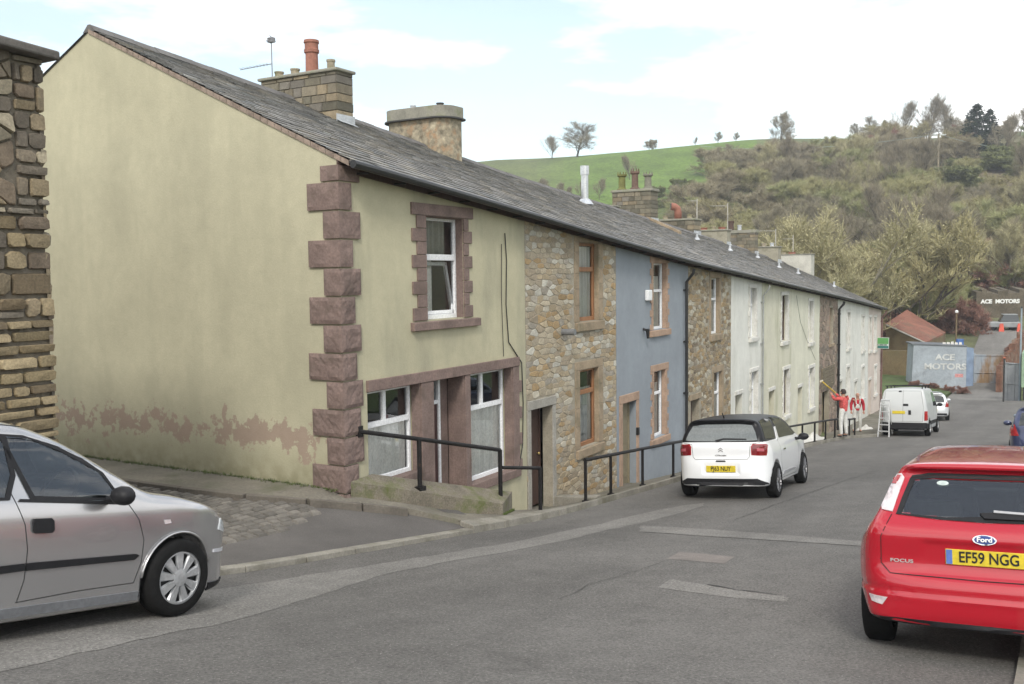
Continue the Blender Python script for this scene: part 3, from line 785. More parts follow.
def mkhouse(X0, X1, label, wmat, holes, stones=None, **kw):
    h = thing('terraced_house', label, 'house', (X0, FY, G(X0)), 'stone and rendered terraced houses stepping down the street')
    b = MB()
    wall_front(b, X0+.002, X1-.002, holes, lambda s: G(s)-.5, lambda s: E(s)+.06, Y=FY+(.012 if stones else 0))
    w = b.build('front_wall', wmat, h, recalc=False)
    if stones:
        sb_ = MB(); rubble(sb_, X0+.01, X1-.01, min(G(X0), G(X1))-.15, lambda s: E(s)+.04, holes, Pfront, stones, **kw)
        sb_.build('stonework', stonec, w)
    shell(h, X0, X1); return h

# ---- house 1: olive render with red sandstone quoins and shopfront
H1 = [(12.56, 13.66, -.68, 1.0), (11.0, 12.33, -3.10, -1.67), (12.68, 13.62, -3.95, -1.67), (13.79, 15.27, -3.62, -1.67)]
h1 = mkhouse(GX, 15.81, 'end terrace house of olive render with red sandstone corner blocks and a former shop window', olive_r, H1)
b = MB(); Yb = 2*RYT-RY0+.8
b.add([(GX, FY, -3.6), (GX, Yb, -3.6), (GX, Yb, E(GX)-.36), (GX, RYT, E(GX)+2.55), (GX, FY, E(GX)+.12)], [(0, 1, 2, 3, 4)])
b.build('gable_wall', gable_r, h1, recalc=False)
r1 = roof(h1, GX-.02, 15.81)
vb = MB()
for k in range(40):
    v0, v1 = VL*k/40, VL*(k+1)/40-.008
    p, q = RPt(GX, v0, -.055), RPt(GX, v1, -.055)
    vb.hexa([(GX-.022, p[1], p[2]-.02), (GX+.02, p[1], p[2]-.02), (GX+.02, q[1], q[2]-.02), (GX-.022, q[1], q[2]-.02)], [(GX-.026-random.random()*.006, p[1], p[2]+.05), (GX+.02, p[1], p[2]+.05), (GX+.02, q[1], q[2]+.05), (GX-.022, q[1], q[2]+.05)])
vb.build('verge_mortar', mat('verge_mortar', (.27, .21, .17), .95, var=.3, scale=5, bump=.6), r1)
def rockface(b, org, u, v, n, w, h, relief=.014, margin=.03):
    org, u, v, n = Vector(org), Vector(u), Vector(v), Vector(n)
    nu, nv = max(4, int(w/.05)), max(4, int(h/.05)); vs = []; fs = []
    sx, sy = random.random()*9, random.random()*9
    for i in range(nu+1):
        for j in range(nv+1):
            a, c = i/nu*w, j/nv*h; e = min(a, w-a, c, h-c)
            d = 0 if e < margin else relief*(.5+.55*random.random())+.006*math.sin(a*14+sx)*math.sin(c*17+sy)
            vs.append(org+u*a+v*c+n*max(0, d))
    for i in range(nu):
        for j in range(nv): fs.append((i*(nv+1)+j, (i+1)*(nv+1)+j, (i+1)*(nv+1)+j+1, i*(nv+1)+j+1))
    b.add(vs, fs)
z = 1.78; k = 0; qt = []
while z > -3.2:
    hgt = .405; z0 = z-hgt+.012; z1 = z-.012; long_gable = (k % 2 == 1)
    lg = .58 if long_gable else .28; fr = .27 if long_gable else .43
    if k in (9,): fr = .36
    q = MB(); o = .035
    if k == 0: z1 = 1.60
    x0, y0 = GX-o, FY-o; lg += random.uniform(-.03, .03); fr += random.uniform(-.03, .03)
    rockface(q, (x0, y0, z0), (0, 1, 0), (0, 0, 1), (-1, 0, 0), o+lg, z1-z0, relief=.008 if k < 5 else .02)
    rockface(q, (x0, y0, z0), (1, 0, 0), (0, 0, 1), (0, -1, 0), o+fr, z1-z0, relief=.009 if k < 4 else .022)
    q.quad((x0, y0, z1), (GX+fr, y0, z1), (GX+fr, FY+.01, z1), (x0, FY+.01, z1)); q.quad((x0, FY, z1), (GX+.01, FY, z1), (GX+.01, FY+lg, z1), (x0, FY+lg, z1))
    q.quad((x0, y0, z0), (GX+fr, y0, z0), (GX+fr, FY+.01, z0), (x0, FY+.01, z0)); q.quad((x0, FY, z0), (GX+.01, FY, z0), (GX+.01, FY+lg, z0), (x0, FY+lg, z0))
    q.quad((x0, FY+lg, z0), (GX+.01, FY+lg, z0), (GX+.01, FY+lg, z1), (x0, FY+lg, z1)); q.quad((GX+fr, y0, z0), (GX+fr, FY+.01, z0), (GX+fr, FY+.01, z1), (GX+fr, y0, z1))
    q.build('quoin', redstone, h1, recalc=False)
    z -= hgt; k += 1
# upper window, lower sash tilted in
w = window(h1, 12.56, 13.66, -.68, 1.0, depth=.14, transom=0, curt=None, fw=.06)
b = MB(); b.box(12.62, 13.60, FY+.13, FY+.2, .29, .39); b.build('transom', upvc, w, bevel=.006)
tl = rad(9); piv = (FY+.15, -.60); W0, W1, HH = 12.63, 13.59, .88
def tp(s, v, d): return (s, piv[0]+v*math.sin(tl)+d*math.cos(tl), piv[1]+v*math.cos(tl)-d*math.sin(tl))
b = MB()
for (a, c, v0, v1) in ((W0, W0+.06, 0, HH), (W1-.06, W1, 0, HH), (W0, W1, 0, .06), (W0, W1, HH-.06, HH)):
    b.hexa([tp(a, v0, 0), tp(c, v0, 0), tp(c, v0, .05), tp(a, v0, .05)], [tp(a, v1, 0), tp(c, v1, 0), tp(c, v1, .05), tp(a, v1, .05)])
sa = b.build('tilted_sash', upvc, w, bevel=.005)
b = MB(); curtain(b, 12.64, 13.3, -.6, .3, FY+.42); b.build('curtain', lace, w, recalc=False)
b = MB(); curtain(b, 12.64, 13.6, .38, .95, FY+.32); b.build('blind', mat('grey_blind', (.16, .17, .16), .9, bump=0), w, recalc=False)
sill(w, 12.12, 14.10, -.685, redstone, h=.15, out=.08, depth=.14)
b = MB(); b.box(12.17, 13.96, FY-.035, FY+.01, 1.001, 1.19)
zz = -.68; k = 0
while zz < .99:
    hh = min(.21, 1.0-zz); e = .15 if k % 2 == 0 else .02
    b.box(12.33-e, 12.558, FY-.03, FY+.01, zz+.004, zz+hh-.004); b.box(13.662, 13.80+e*.8, FY-.03, FY+.01, zz+.004, zz+hh-.004); zz += hh; k += 1
b.box(12.561, 12.575, FY, FY+.138, -.68, .999); b.box(13.645, 13.659, FY, FY+.138, -.68, .999); b.box(12.576, 13.644, FY, FY+.138, .984, .999)
b.build('surround', redstone, w, bevel=.01)
# shopfront
b = MB(); b.box(10.98, 15.50, FY-.05, FY+.02, -1.668, -1.50)
b.box(12.332, 12.678, FY-.035, FY+.02, -3.9, -1.672); b.box(13.622, 13.788, FY-.035, FY+.02, -4.0, -1.672)
b.box(15.272, 15.50, FY-.035, FY+.02, -3.62, -1.672)
for i in range(4): zz = -1.95-i*.5; b.box(15.503, 15.60, FY-.033, FY+.01, zz-.22, zz)
b.box(13.80, 15.5, FY-.06, FY+.165, -3.76, -3.612); b.box(11.0, 12.31, FY-.02, FY+.165, -3.2, -3.085)
# deep pink reveals of the shop openings
for (a, dep, z0_) in ((12.315, .16, -3.1), (13.602, .32, -3.95), (15.254, .16, -3.62), (12.682, .32, -3.95), (13.79, .16, -3.62)):
    b.box(a-.003, a+.019, FY-.01, FY+dep, z0_, -1.671)
for (a, c) in ((11.0, 12.31), (12.70, 13.6), (13.81, 15.25)): b.box(a, c, FY+.021, FY+.16, -1.685, -1.671)
b.build('shopfront', redstone, h1, bevel=.008)
window(h1, 11.0, 12.30, -3.10, -1.675, depth=.17, transom=.38, mull=11.62, fw=.06, curt='lace', full_curtain=.62, name='shop_window')
window(h1, 13.80, 15.23, -3.62, -1.675, depth=.17, transom=.33, mull=14.47, fw=.06, curt='lace', full_curtain=.66, name='shop_window')
d = MB(); d.box(12.70, 13.30, FY+.34, FY+.39, -3.95, -2.14); dd = d.build('door', mat('maroon_door', (.055, .022, .02), .5, bump=0), h1)
d = MB(); d.box(13.30, 13.36, FY+.31, FY+.40, -3.95, -1.68); d.box(12.68, 12.74, FY+.31, FY+.40, -3.95, -1.68); d.box(12.74, 13.30, FY+.32, FY+.40, -2.14, -2.07); d.build('door_frame', upvc, dd, bevel=.005)
d = MB(); d.quad((12.74, FY+.36, -2.07), (13.3, FY+.36, -2.07), (13.3, FY+.36, -1.68), (12.74, FY+.36, -1.68)); d.build('pane', glass, dd, recalc=False)
d = MB(); d.box(13.36, 13.60, FY+.33, FY+.38, -3.95, -1.68); d.build('side_panel', redstone, dd)
# cables on the wall
c = MB(); pts = [(15.05, FY-.02, .80), (15.10, FY-.02, .3), (15.06, FY-.02, -.5), (15.14, FY-.02, -1.2), (15.62, FY-.02, -1.62), (15.66, FY-.02, -2.4), (15.62, FY-.02, -3.2), (15.45, FY-.03, -3.6), (15.3, FY-.03, -3.75)]
c.tube(pts, .011, 6); c.tube([(14.93, FY-.02, .6), (14.9, FY-.02, -.4), (14.95, FY-.02, -1.45)], .007, 6); c.build('cable', black_p, h1)

# ---- chimney of house 1
zc = on_x(336, 67, 15.2).z
chimney(r1, 15.2, 15.72, 260, 336, 67, 'stone', [(279, 'stub', .16, .09, potbuff), (295, 'stub', .17, .09, potbuff), (312, 'tall', .70, .135, terra), (331, 'stub', .24, .08, potbuff)], cap=.06, label='long stone chimney stack with one tall red pot')
# television aerial at its far end
a = MB(); ax = on_x(272, 66, 15.5); top = on_x(270, 37, 15.5)
a.tube([(15.5, ax.y, ax.z-.4), (15.5, ax.y, top.z)], .012, 6); zz = on_x(270, 64, 15.5).z
a.tube([(15.5, ax.y, zz), (15.5, on_x(240, 66, 15.5).y, zz-.02)], .008, 6)
for k in range(9): yy = ax.y+(on_x(240, 66, 15.5).y-ax.y)*(k+1)/9.5; a.tube([(15.42, yy, zz), (15.58, yy, zz)], .004, 4)
for k in range(3): a.tube([(15.4, ax.y-.05+.05*k, top.z-.05*k), (15.6, ax.y+.05-.04*k, top.z-.04*k)], .01, 4)
a.box(15.45, 15.55, ax.y-.07, ax.y+.07, top.z-.12, top.z-.02)
a.build('tv_aerial', mat('aerial_metal', (.25, .25, .26), .5, metal=.6, bump=0), h1)

# ---- house 2 rubble stone
H2 = [(18.15, 19.13, -.97, .72), (18.15, 19.10, -3.69, -2.0), (15.98, 16.88, -4.95, -2.58)]
trim2 = [(17.9, 19.38, -1.16, .90), (17.9, 19.35, -3.86, -1.80), (15.84, 17.02, -5.1, -2.40)]
h2 = mkhouse(15.81, 20.09, 'rubble stone terraced house with brown timber windows between the olive house and the blue house', mortar, H2)
sb_ = MB(); voro(sb_, 15.82, 20.08, -5.1, lambda s: E(s)+.04, trim2, Pfront, PAL_H2, dx=.25, dz=.105, prot=.010, gap=.006, jit=.30)
fw_ = [o for o in h2.children if o.name.startswith('front_wall')][0]; sb_.build('stonework', stonec, fw_)
def stone_trim(win, s0, s1, z0, z1, m, w=.22, head=.18, sl=True):
    b = MB(); b.box(s0-w, s1+w, FY-.016, FY+.02, z1+.002, z1+head)
    for (a, c) in ((s0-w, s0-.001), (s1+.001, s1+w)):
        z = z0
        while z < z1-.02:
            h = min(random.uniform(.22, .5), z1-z)
            if z1-z-h < .12: h = z1-z
            b.box(a, c, FY-.012-random.random()*.006, FY+.02, z+.004, z+h-.004); z += h
    lining(b, s0, s1, z0, z1, .098); b.build('surround', m, win, bevel=.008)
    if sl: sill(win, s0-w*.9, s1+w*.9, z0, m, h=.2, out=.07)
w = window(h2, *H2[0], m=wood, transom=.34, fw=.07, depth=.10, full_curtain=.95); stone_trim(w, *H2[0], sandst, head=.13)
w = window(h2, *H2[1], m=wood, transom=.30, fw=.07, depth=.10, full_curtain=.75); stone_trim(w, *H2[1], sandst)
d = door(h2, *H2[2][:2], -4.62, H2[2][3], darkwood, depth=.3, panels=3); 
b = MB(); b.box(15.84, 17.02, FY-.03, FY+.02, -2.578, -2.40); b.box(15.84, 15.978, FY-.02, FY+.02, -4.75, -2.582); b.box(16.882, 17.02, FY-.02, FY+.02, -4.75, -2.582); b.build('door_surround', mat('grey_stone_trim', (.30, .285, .25), .9, var=.2, bump=.3), d, bevel=.008)
b = MB(); p = on_y(197/1, 0); px = on_y(562, 332); b.lathe([(.065, -.3), (.065, .0), (.0, .0)], (px.x, FY-.0, px.z), 'y', 12)
b.build('vent_pipe', mat('grey_pipe', (.16, .165, .17), .5, bump=0), h2)
r2 = roof(h2, 15.81, 20.09)
# rounded rendered chimney
pR, pL = on_x(446, 103, 20.0), on_x(382, 106, 20.0); y0, y1, zt = pR.y, pL.y, pR.z
b = MB()
def rr(x0, x1, y0, y1, r, z, o=0):
    pts = []
    for (cx, cy, a0) in ((x0+r, y1-r, 90), (x1-r, y1-r, 0), (x1-r, y0+r*.4, -90), (x0+r, y0+r, 180)):
        rr_ = r if cy != y0+r*.4 else r*.4
        if a0 == 90: A = range(90, 181, 15)
        elif a0 == 180: A = range(180, 271, 15)
        elif a0 == -90: A = range(270, 361, 15); 
        else: A = range(0, 91, 15)
        seg = [(cx+(rr_+o)*math.cos(rad(t)), cy+(rr_+o)*math.sin(rad(t)), z) for t in A]
        pts.append(seg)
    order = [pts[0], pts[3], pts[2], pts[1]]
    return [p for sgm in order for p in sgm]
x0, x1 = 20.0, 21.05
b.hexa(rr(x0, x1, y0, y1, .40, rz(x1, y0)-.5), rr(x0, x1, y0, y1, .40, zt-.3))
c2 = b.build('chimney', mat('mottled_chimney_render', (.27, .235, .17), .93, var=.4, scale=5, var2=.4, scale2=9, bump=.8, bscale=18, bdist=.02, stain=(.33, .21, .12), stain_scale=4), r2); c2['label'] = 'stubby round-ended chimney stack with a wide cement collar'
b = MB(); b.hexa(rr(x0, x1, y0, y1, .40, zt-.3, .05), rr(x0, x1, y0, y1, .40, zt-.02, .05)); b.build('chimney_cap', capm, c2)
b = MB(); b.hexa(rr(x0, x1, y0, y1, .40, zt-.335, .11), rr(x0, x1, y0, y1, .40, zt-.302, .11)); b.build('cap_slab', slate_under, c2)
pot(c2, 20.45, on_x(413, 100, 20.45).y, zt, 'stub', .14, .07, leadm); pot(c2, 20.45, on_x(440, 100, 20.45).y, zt, 'stub', .12, .09, slate_under)
# steel flue
fp = Vector((0, 0, 0)); 
b = MB(); s_, Y_ = 27.53, 13.17; zb_ = rz(s_, Y_)
r27 = (s_, Y_, zb_)

# ---- house 3 blue
H3 = [(22.37, 23.28, -1.37, .31), (22.40, 23.22, -4.13, -2.42), (20.42, 21.26, -5.2, -3.0)]
h3 = mkhouse(20.09, 24.96, 'blue painted terraced house with white windows and peach stone surrounds', blue_r, H3)
w = window(h3, *H3[0], transom=.42, fw=.05, depth=.11); surround(w, *H3[0], pinkst, w=.10, tooth=.10, head=.16, headext=.10); sill(w, 22.12, 23.5, -1.37, pinkst, h=.17)
w = window(h3, *H3[1], transom=.35, fw=.05, depth=.11); surround(w, *H3[1], pinkst, w=.10, tooth=.10, head=.16, headext=.10); sill(w, 22.15, 23.45, -4.13, pinkst, h=.17)
d = door(h3, 20.42, 21.26, G(20.8)-.05, -3.0, olivewood, depth=.2)
b = MB(); b.box(20.24, 21.42, FY-.025, FY+.02, -2.998, -2.80); b.box(20.24, 20.418, FY-.02, FY+.02, -5.1, -3.002); b.box(21.262, 21.42, FY-.02, FY+.02, -5.2, -3.002); b.build('door_surround', pinkst, d, bevel=.008)
b = MB(); b.box(21.84, 22.12, FY-.09, FY+.0, -.62, -.36); b.build('alarm_box', upvc, h3, bevel=.02)
b = MB(); p = on_y(643, 333); b.tube([(p.x, FY, p.z+.1), (p.x, FY-.12, p.z+.06)], .03, 8); b.tube([(p.x, FY-.12, p.z+.1), (p.x+.03, FY-.12, p.z-.13)], [.055, .035], 8); b.build('wall_lamp', black_p, h3)
b = MB(); p = on_y(636.5, 431); b.box(p.x-.04, p.x+.04, FY-.07, FY, p.z-.09, p.z+.09); b.build('door_lamp', black_p, h3, bevel=.01)
downpipe(h3, 24.64, E(24.64)-.2, G(24.64)); r3 = roof(h3, 20.09, 24.96)

# ---- house 4 stone
H4 = [(26.93, 27.70, -1.75, -.10), (27.20, 28.0, -4.6, -2.90), (25.2, 25.9, -5.8, -3.5)]
h4 = mkhouse(24.96, 28.88, 'brown rubble stone terraced house with white windows between blue house and white house', mortar, H4)
sb_ = MB(); voro(sb_, 24.97, 28.87, -5.9, lambda s: E(s)+.04, [(26.75, 27.9, -1.92, .08), (27.03, 28.17, -4.75, -2.72), (25.05, 26.05, -5.9, -3.33)], Pfront, PAL_H4, dx=.23, dz=.105, prot=.010, gap=.006, jit=.30)
fw_ = [o for o in h4.children if o.name.startswith('front_wall')][0]; sb_.build('stonework', stonec, fw_)
for hh in H4[:2]:
    w = window(h4, *hh, transom=.38, fw=.05, depth=.10); stone_trim(w, *hh, sandst, w=.15)
d = door(h4, 25.2, 25.9, G(25.5)-.05, -3.5, darkwood, depth=.25)
b = MB(); b.box(25.05, 26.05, FY-.025, FY+.02, -3.498, -3.34); b.build('door_lintel', sandst, d, bevel=.008)
r4 = roof(h4, 24.96, 28.88)
b = MB(); b.tube([(s_, Y_, zb_-.1), (s_, Y_, zb_+1.15)], .115, 16); b.tube([(s_, Y_, zb_+.9), (s_, Y_, zb_+1.18)], .14, 16); b.lathe([(.28, zb_-.04), (.14, zb_+.14)], (s_, Y_, 0), 'z', 16)
b.build('metal_flue', steel, r4, smooth=False)
# ---- houses 5 to 7
def simple(X0, X1, label, m, holes, trim=whitetrim, doorm=olivewood, fm=None, fms=None, tooth=.08):
    h = mkhouse(X0, X1, label, m, holes)
    for i, hh in enumerate(holes[:-1]):
        w = window(h, *hh, m=(fms[i] if fms else (fm or upvc)), transom=.36, fw=.05, depth=.13)
        surround(w, *hh, trim, w=.09, tooth=tooth, head=.13, out=.03, headext=.08); sill(w, hh[0]-.14, hh[1]+.14, hh[2], trim, h=.16, out=.09)
    hd = holes[-1]; d = door(h, hd[0], hd[1], G((hd[0]+hd[1])/2)-.05, hd[3], doorm, depth=.22)
    b = MB(); b.box(hd[0]-.1, hd[1]+.1, FY-.03, FY+.01, hd[3]+.002, hd[3]+.13); b.build('door_lintel', trim, d, bevel=.008)
    return h, roof(h, X0, X1)
h5, r5 = simple(28.88, 32.40, 'white painted terraced house, nearest of the white ones and next to brown rubble stone', white_r, [(30.95, 31.68, -2.08, -.46), (31.12, 31.87, -4.9, -3.25), (29.38, 30.1, -6.3, -3.83)])
downpipe(h5, 32.30, E(32.3)-.2, G(32.3), mat('grey_downpipe', (.28, .29, .28), .6, bump=0), r=.028)
h6, r6 = simple(32.40, 36.53, 'cream terraced house with green algae stains and dark framed windows', cream_r, [(35.05, 35.95, -2.48, -.79), (35.4, 36.2, -5.28, -3.57), (33.38, 34.11, -6.8, -4.15)], fm=darkwood)
h7, r7 = simple(36.53, 41.39, 'pale cream terraced house with a loose cable hanging beside its upper window', cream2_r, [(39.4, 40.13, -2.8, -1.13), (39.5, 40.35, -5.52, -3.88), (37.67, 38.35, -7.2, -4.48)])
b = MB(); b.tube([(37.2, FY-.02, E(37.2)-.3), (37.9, FY-.02, -1.9), (38.9, FY-.02, -2.6), (40.6, FY-.02, -3.6)], .007, 5); b.build('cable', mat('grey_cable', (.2, .2, .18), .8, bump=0), h7)
# ---- house 8 stone with boarded opening
H8 = [(43.45, 44.12, -3.13, -1.54), (42.0, 43.5, -7.6, -5.15)]
h8 = mkhouse(41.39, 45.22, 'narrow brown stone terraced house with a slatted board over its doorway', mortar, H8)
sb_ = MB(); voro(sb_, 41.40, 45.21, -7.6, lambda s: E(s)+.04, H8, Pfront, [(.25, .19, .15), (.21, .165, .13), (.28, .22, .17), (.18, .15, .12)], dx=.36, dz=.22, prot=.02)
fw_ = [o for o in h8.children if o.name.startswith('front_wall')][0]; sb_.build('stonework', stonec, fw_)
w = window(h8, *H8[0], m=wood, transom=.36, depth=.12); sill(w, 43.3, 44.3, -3.13, sandst)
b = MB()
for k in range(6): zz = -4.1-k*.155; b.hexa([(41.75, FY-.06, zz-.14), (44.3, FY-.06, zz-.14), (44.3, FY-.02, zz-.14), (41.75, FY-.02, zz-.14)], [(41.75, FY-.09, zz), (44.3, FY-.09, zz), (44.3, FY-.02, zz), (41.75, FY-.02, zz)])
b.build('slatted_board', mat('weathered_board', (.19, .16, .11), .85, var=.3, scale=5, bump=.4), h8)
door(h8, 42.0, 43.5, G(42.7)-.05, -5.15, olivewood, depth=.3)
downpipe(h8, 45.16, E(45.1)-.2, G(45.1), r=.055); r8 = roof(h8, 41.39, 45.22)
# ---- houses 9 to 11
h9, r9 = simple(45.22, 49.30, 'white terraced house just past the stone house and its black downpipe', white_r, [(47.46, 48.12, -3.6, -1.90), (47.46, 48.2, -6.1, -4.54), (45.75, 46.4, -8, -5.06)])
h10, r10 = simple(49.30, 53.32, 'white terraced house adjoining the pink one at the far end of the row', white_r, [(51.35, 52.0, -4.0, -2.25), (51.5, 52.15, -6.5, -4.9), (49.56, 50.2, -8.3, -5.45)])
h11, r11 = simple(53.32, 57.40, 'pale pink terraced house at the far end of the row with a sale board', pink_r, [(53.5, 54.12, -4.15, -2.40), (55.0, 55.72, -4.25, -2.46), (55.35, 56.0, -6.72, -5.2), (53.62, 54.3, -8.5, -5.78)], fms=[wood, upvc, upvc], tooth=0)
b = MB(); b.add([(57.4, FY, G(57.4)-.8), (57.4, Yb, G(57.4)-.8), (57.4, Yb, E(57.4)-.38), (57.4, RYT, E(57.4)+2.52), (57.4, FY, E(57.4)+.08)], [(0, 1, 2, 3, 4)])
b.build('gable_wall', pink_r, h11, recalc=False); downpipe(h11, 57.25, E(57)-.2, G(57), mat('brown_pipe', (.16, .09, .08), .6, bump=0), r=.05)
# sale board on a bracket
bd = thing('sale_board', 'green and white estate agent board sticking out from the far end of the terrace', 'sign', (56.3, FY, -3.0))
p0 = on_x(889, 341, 56.3)
yA, yB = p0.y, FY-.02; zA = on_x(880, 337.5, 56.3).z; zB = on_x(880, 348.5, 56.3).z
b = MB(); b.box(56.27, 56.33, yA, yA+.95, zB, zA); b.build('panel', mat('board_white', (.62, .66, .62), .5, bump=0, var=.05), bd)
b = MB(); b.box(56.262, 56.27, yA+.02, yA+.93, zB+(zA-zB)*.42, zA-.02); b.build('green_field', mat('board_green', (.10, .30, .09), .5, bump=0, var=.1), bd)
b = MB(); b.box(56.262, 56.27, yA+.02, yA+.93, zB+.02, zB+(zA-zB)*.26); b.build('teal_band', mat('board_teal', (.03, .16, .14), .5, bump=0, var=.05), bd)
b = MB()
for k, (a, c) in enumerate(((.10, .25), (.28, .50), (.54, .70))): b.box(56.258, 56.262, yA+a, yA+c, zB+(zA-zB)*.30, zB+(zA-zB)*.38)
b.build('dark_line', mat('board_dark', (.03, .05, .05), .5, bump=0), bd)
b = MB(); b.tube([(56.3, yA+.95, (zA+zB)/2), (56.3, FY, (zA+zB)/2)], .02, 6); b.tube([(56.3, yA, zA), (56.3, yA, zB)], .02, 6); b.build('bracket', black_p, bd)

# ---- the other chimneys on the ridge
chimney(r6, 35.55, 36.3, 612, 651, 188, 'stone', [(622, 'crown', .75, .17, mat('mossy_pot', (.15, .15, .05), .9, var=.3, scale=6)), (635, 'crown', .85, .16, mat('brown_pot', (.14, .09, .07), .9, var=.3, scale=6)), (648, 'crown', .68, .17, mat('grey_pot', (.17, .165, .13), .9, var=.2, scale=6))], cap=.10, label='stone stack with three tall crown pots')
chimney(r6, 33.2, 33.8, 588, 613, 205, 'stone', [], cap=.06, flash=False)
b = MB(); 
for k in range(4):
    Y0_, Y1_ = 12.75+k*.34, 12.75+(k+1)*.34-.01; a_, c_ = 35.0, 35.25
    b.hexa([(a_, Y0_, rz(a_, Y0_)), (c_, Y0_, rz(c_, Y0_)), (c_, Y1_, rz(c_, Y1_)), (a_, Y1_, rz(a_, Y1_))], [(a_, Y0_, rz(a_, Y0_)+.12), (c_, Y0_, rz(c_, Y0_)+.13), (c_, Y1_, rz(c_, Y1_)+.13), (a_, Y1_, rz(a_, Y1_)+.12)])
b.build('coping', sandst, r6)
chimney(r7, 40.3, 41.2, 660, 694, 218, 'stone', [(665.5, 'stub', .18, .12, potbuff), (678, 'hood', .62, .17, terra), (689.5, 'stub', .2, .12, potbuff)], cap=.08, label='stone stack with an orange hooded pot')
chimney(r8, 44.5, 45.1, 700, 727, 229, chimrender, [(704, 'stub', .12, .16, terra), (713, 'stub', .16, .12, potbuff), (722, 'stub', .12, .16, terra)], cap=.07)
chimney(r9, 48.7, 49.3, 730, 755, 229.5, 'stone', [(731, 'stub', .5, .14, mat('dark_pot', (.08, .05, .04), .8)), (739.5, 'stub', .28, .10, leadm)], cap=.16)
chimney(r10, 52.4, 53.1, 757.5, 778, 246, chimrender, [(764, 'stub', .2, .12, potbuff), (772, 'stub', .2, .11, leadm)], cap=.07)
chimney(r11, 56.3, 57.2, 780, 811, 253.5, greyr, [(784, 'stub', .12, .13, potbuff), (792, 'stub', .12, .2, terra)], cap=.05, flash=False)
# aerial poles on the roofs
def pole_aerial(rf, px, pyt, pyb, X, arms=()):
    b = MB(); t, q = on_x(px, pyt, X), on_x(px, pyb, X)
    b.tube([(X, q.y, q.z-.3), (X, q.y, t.z)], .025, 6)
    for (pa, pb, py, w) in arms:
        A, B_ = on_x(pa, py, X), on_x(pb, py, X); b.tube([(X, A.y, A.z), (X, B_.y, B_.z)], .012, 5)
        for k in range(6): yy = A.y+(B_.y-A.y)*(k+.5)/6; b.tube([(X-w, yy, A.z), (X+w, yy, A.z)], .006, 4)
    b.build('tv_aerial', mat('aerial_pale', (.40, .38, .34), .6, bump=0), rf)
pole_aerial(r9, 727.5, 203, 252, 45.6, [(710, 728, 206, .2)])
pole_aerial(r10, 775.5, 229, 266, 53.0, [(757, 775, 231, .2)])
pole_aerial(r7, 697, 199, 218, 41.0, [(687, 697, 201, .2)])
pole_aerial(r11, 793, 235, 255, 57.0, [(782, 793, 239, .2)])
# roof soil vents with lead skirts
for (px, py, rf) in ((697, 240, r7), (730, 251, r8), (757.5, 258, r9), (779, 268, r10), (798, 274, r11), (834, 287, r11)):
    r = ray(px, py); t = 5
    while t < 90 and r.z*t > rz(r.x*t, r.y*t): t += .05
    p = r*t; b = MB(); b.lathe([(.13, 0), (.08, .08), (.05, .10), (.05, .24), (.07, .25), (.07, .29), (.0, .29)], (p.x, p.y, rz(p.x, p.y)), 'z', 10); b.build('vent_pipe', leadm, rf)

# ---- stone house at the left edge
lh = thing('stone_house', 'dark rough stone house cut by the left edge of the photo', 'house', (3, FY, -2.7))
LX = 5.995
ELt = lambda s: 2.25-(s-5.5)*.06
b = MB(); b.box(-1.5, LX-.03, FY+.012, FY+.5, -3.3, 2.30); b.box(LX-.6, LX-.02, FY+.5, 17.5, -3.3, 2.3); lw = b.build('front_wall', mortar_d, lh)
sb_ = MB(); voro(sb_, -1.0, LX-.32, .75, ELt, [], Pfront, PAL_L, dx=.27, dz=.17, prot=.045, gap=.007, jit=.48)
rubble(sb_, LX-.31, LX+.02, .75, ELt, [], Pfront, PAL_L, hr=(.09, .27), wr=(.20, .36), prot=.04)
rubble(sb_, -1.0, LX+.02, -.35, lambda s: .75, [], Pfront, PAL_L+PAL_LOW, hr=(.12, .27), wr=(.16, .45), prot=.045)
rubble(sb_, -1.0, LX+.02, -3.1, lambda s: -.35, [], Pfront, PAL_LOW, hr=(.08, .15), wr=(.16, .5), prot=.045)
Pside = lambda s, z, o: (LX-.02+o, s, z)
rubble(sb_, FY-.03, 17.4, -3.1, lambda s: 2.2, [], Pside, PAL_L, hr=(.16, .34), wr=(.25, .6), prot=.03)
sb_.build('stonework', stonec, lw)
b = MB(); b.hexa([(-1.5, FY-.18, 2.42+.2), (LX+.10, FY-.18, 2.20), (LX+.10, 17.8, 2.20), (-1.5, 17.8, 2.62)], [(-1.5, FY-.18, 2.72), (LX+.10, FY-.18, 2.29), (LX+.10, 17.8, 2.29), (-1.5, 17.8, 2.72)])
b.hexa([(-1.5, FY-.1, 2.72), (LX-.1, FY-.1, 2.31), (LX-.1, 17.6, 2.31), (-1.5, 17.6, 2.72)], [(-1.5, 13, 2.9), (LX-.3, 13, 2.6), (LX-.3, 13.2, 2.6), (-1.5, 13.2, 2.9)])
b.build('roof', mat('stone_slab_roof', (.12, .11, .10), .9, var=.3, scale=3, bump=.5), lh, bevel=.02)
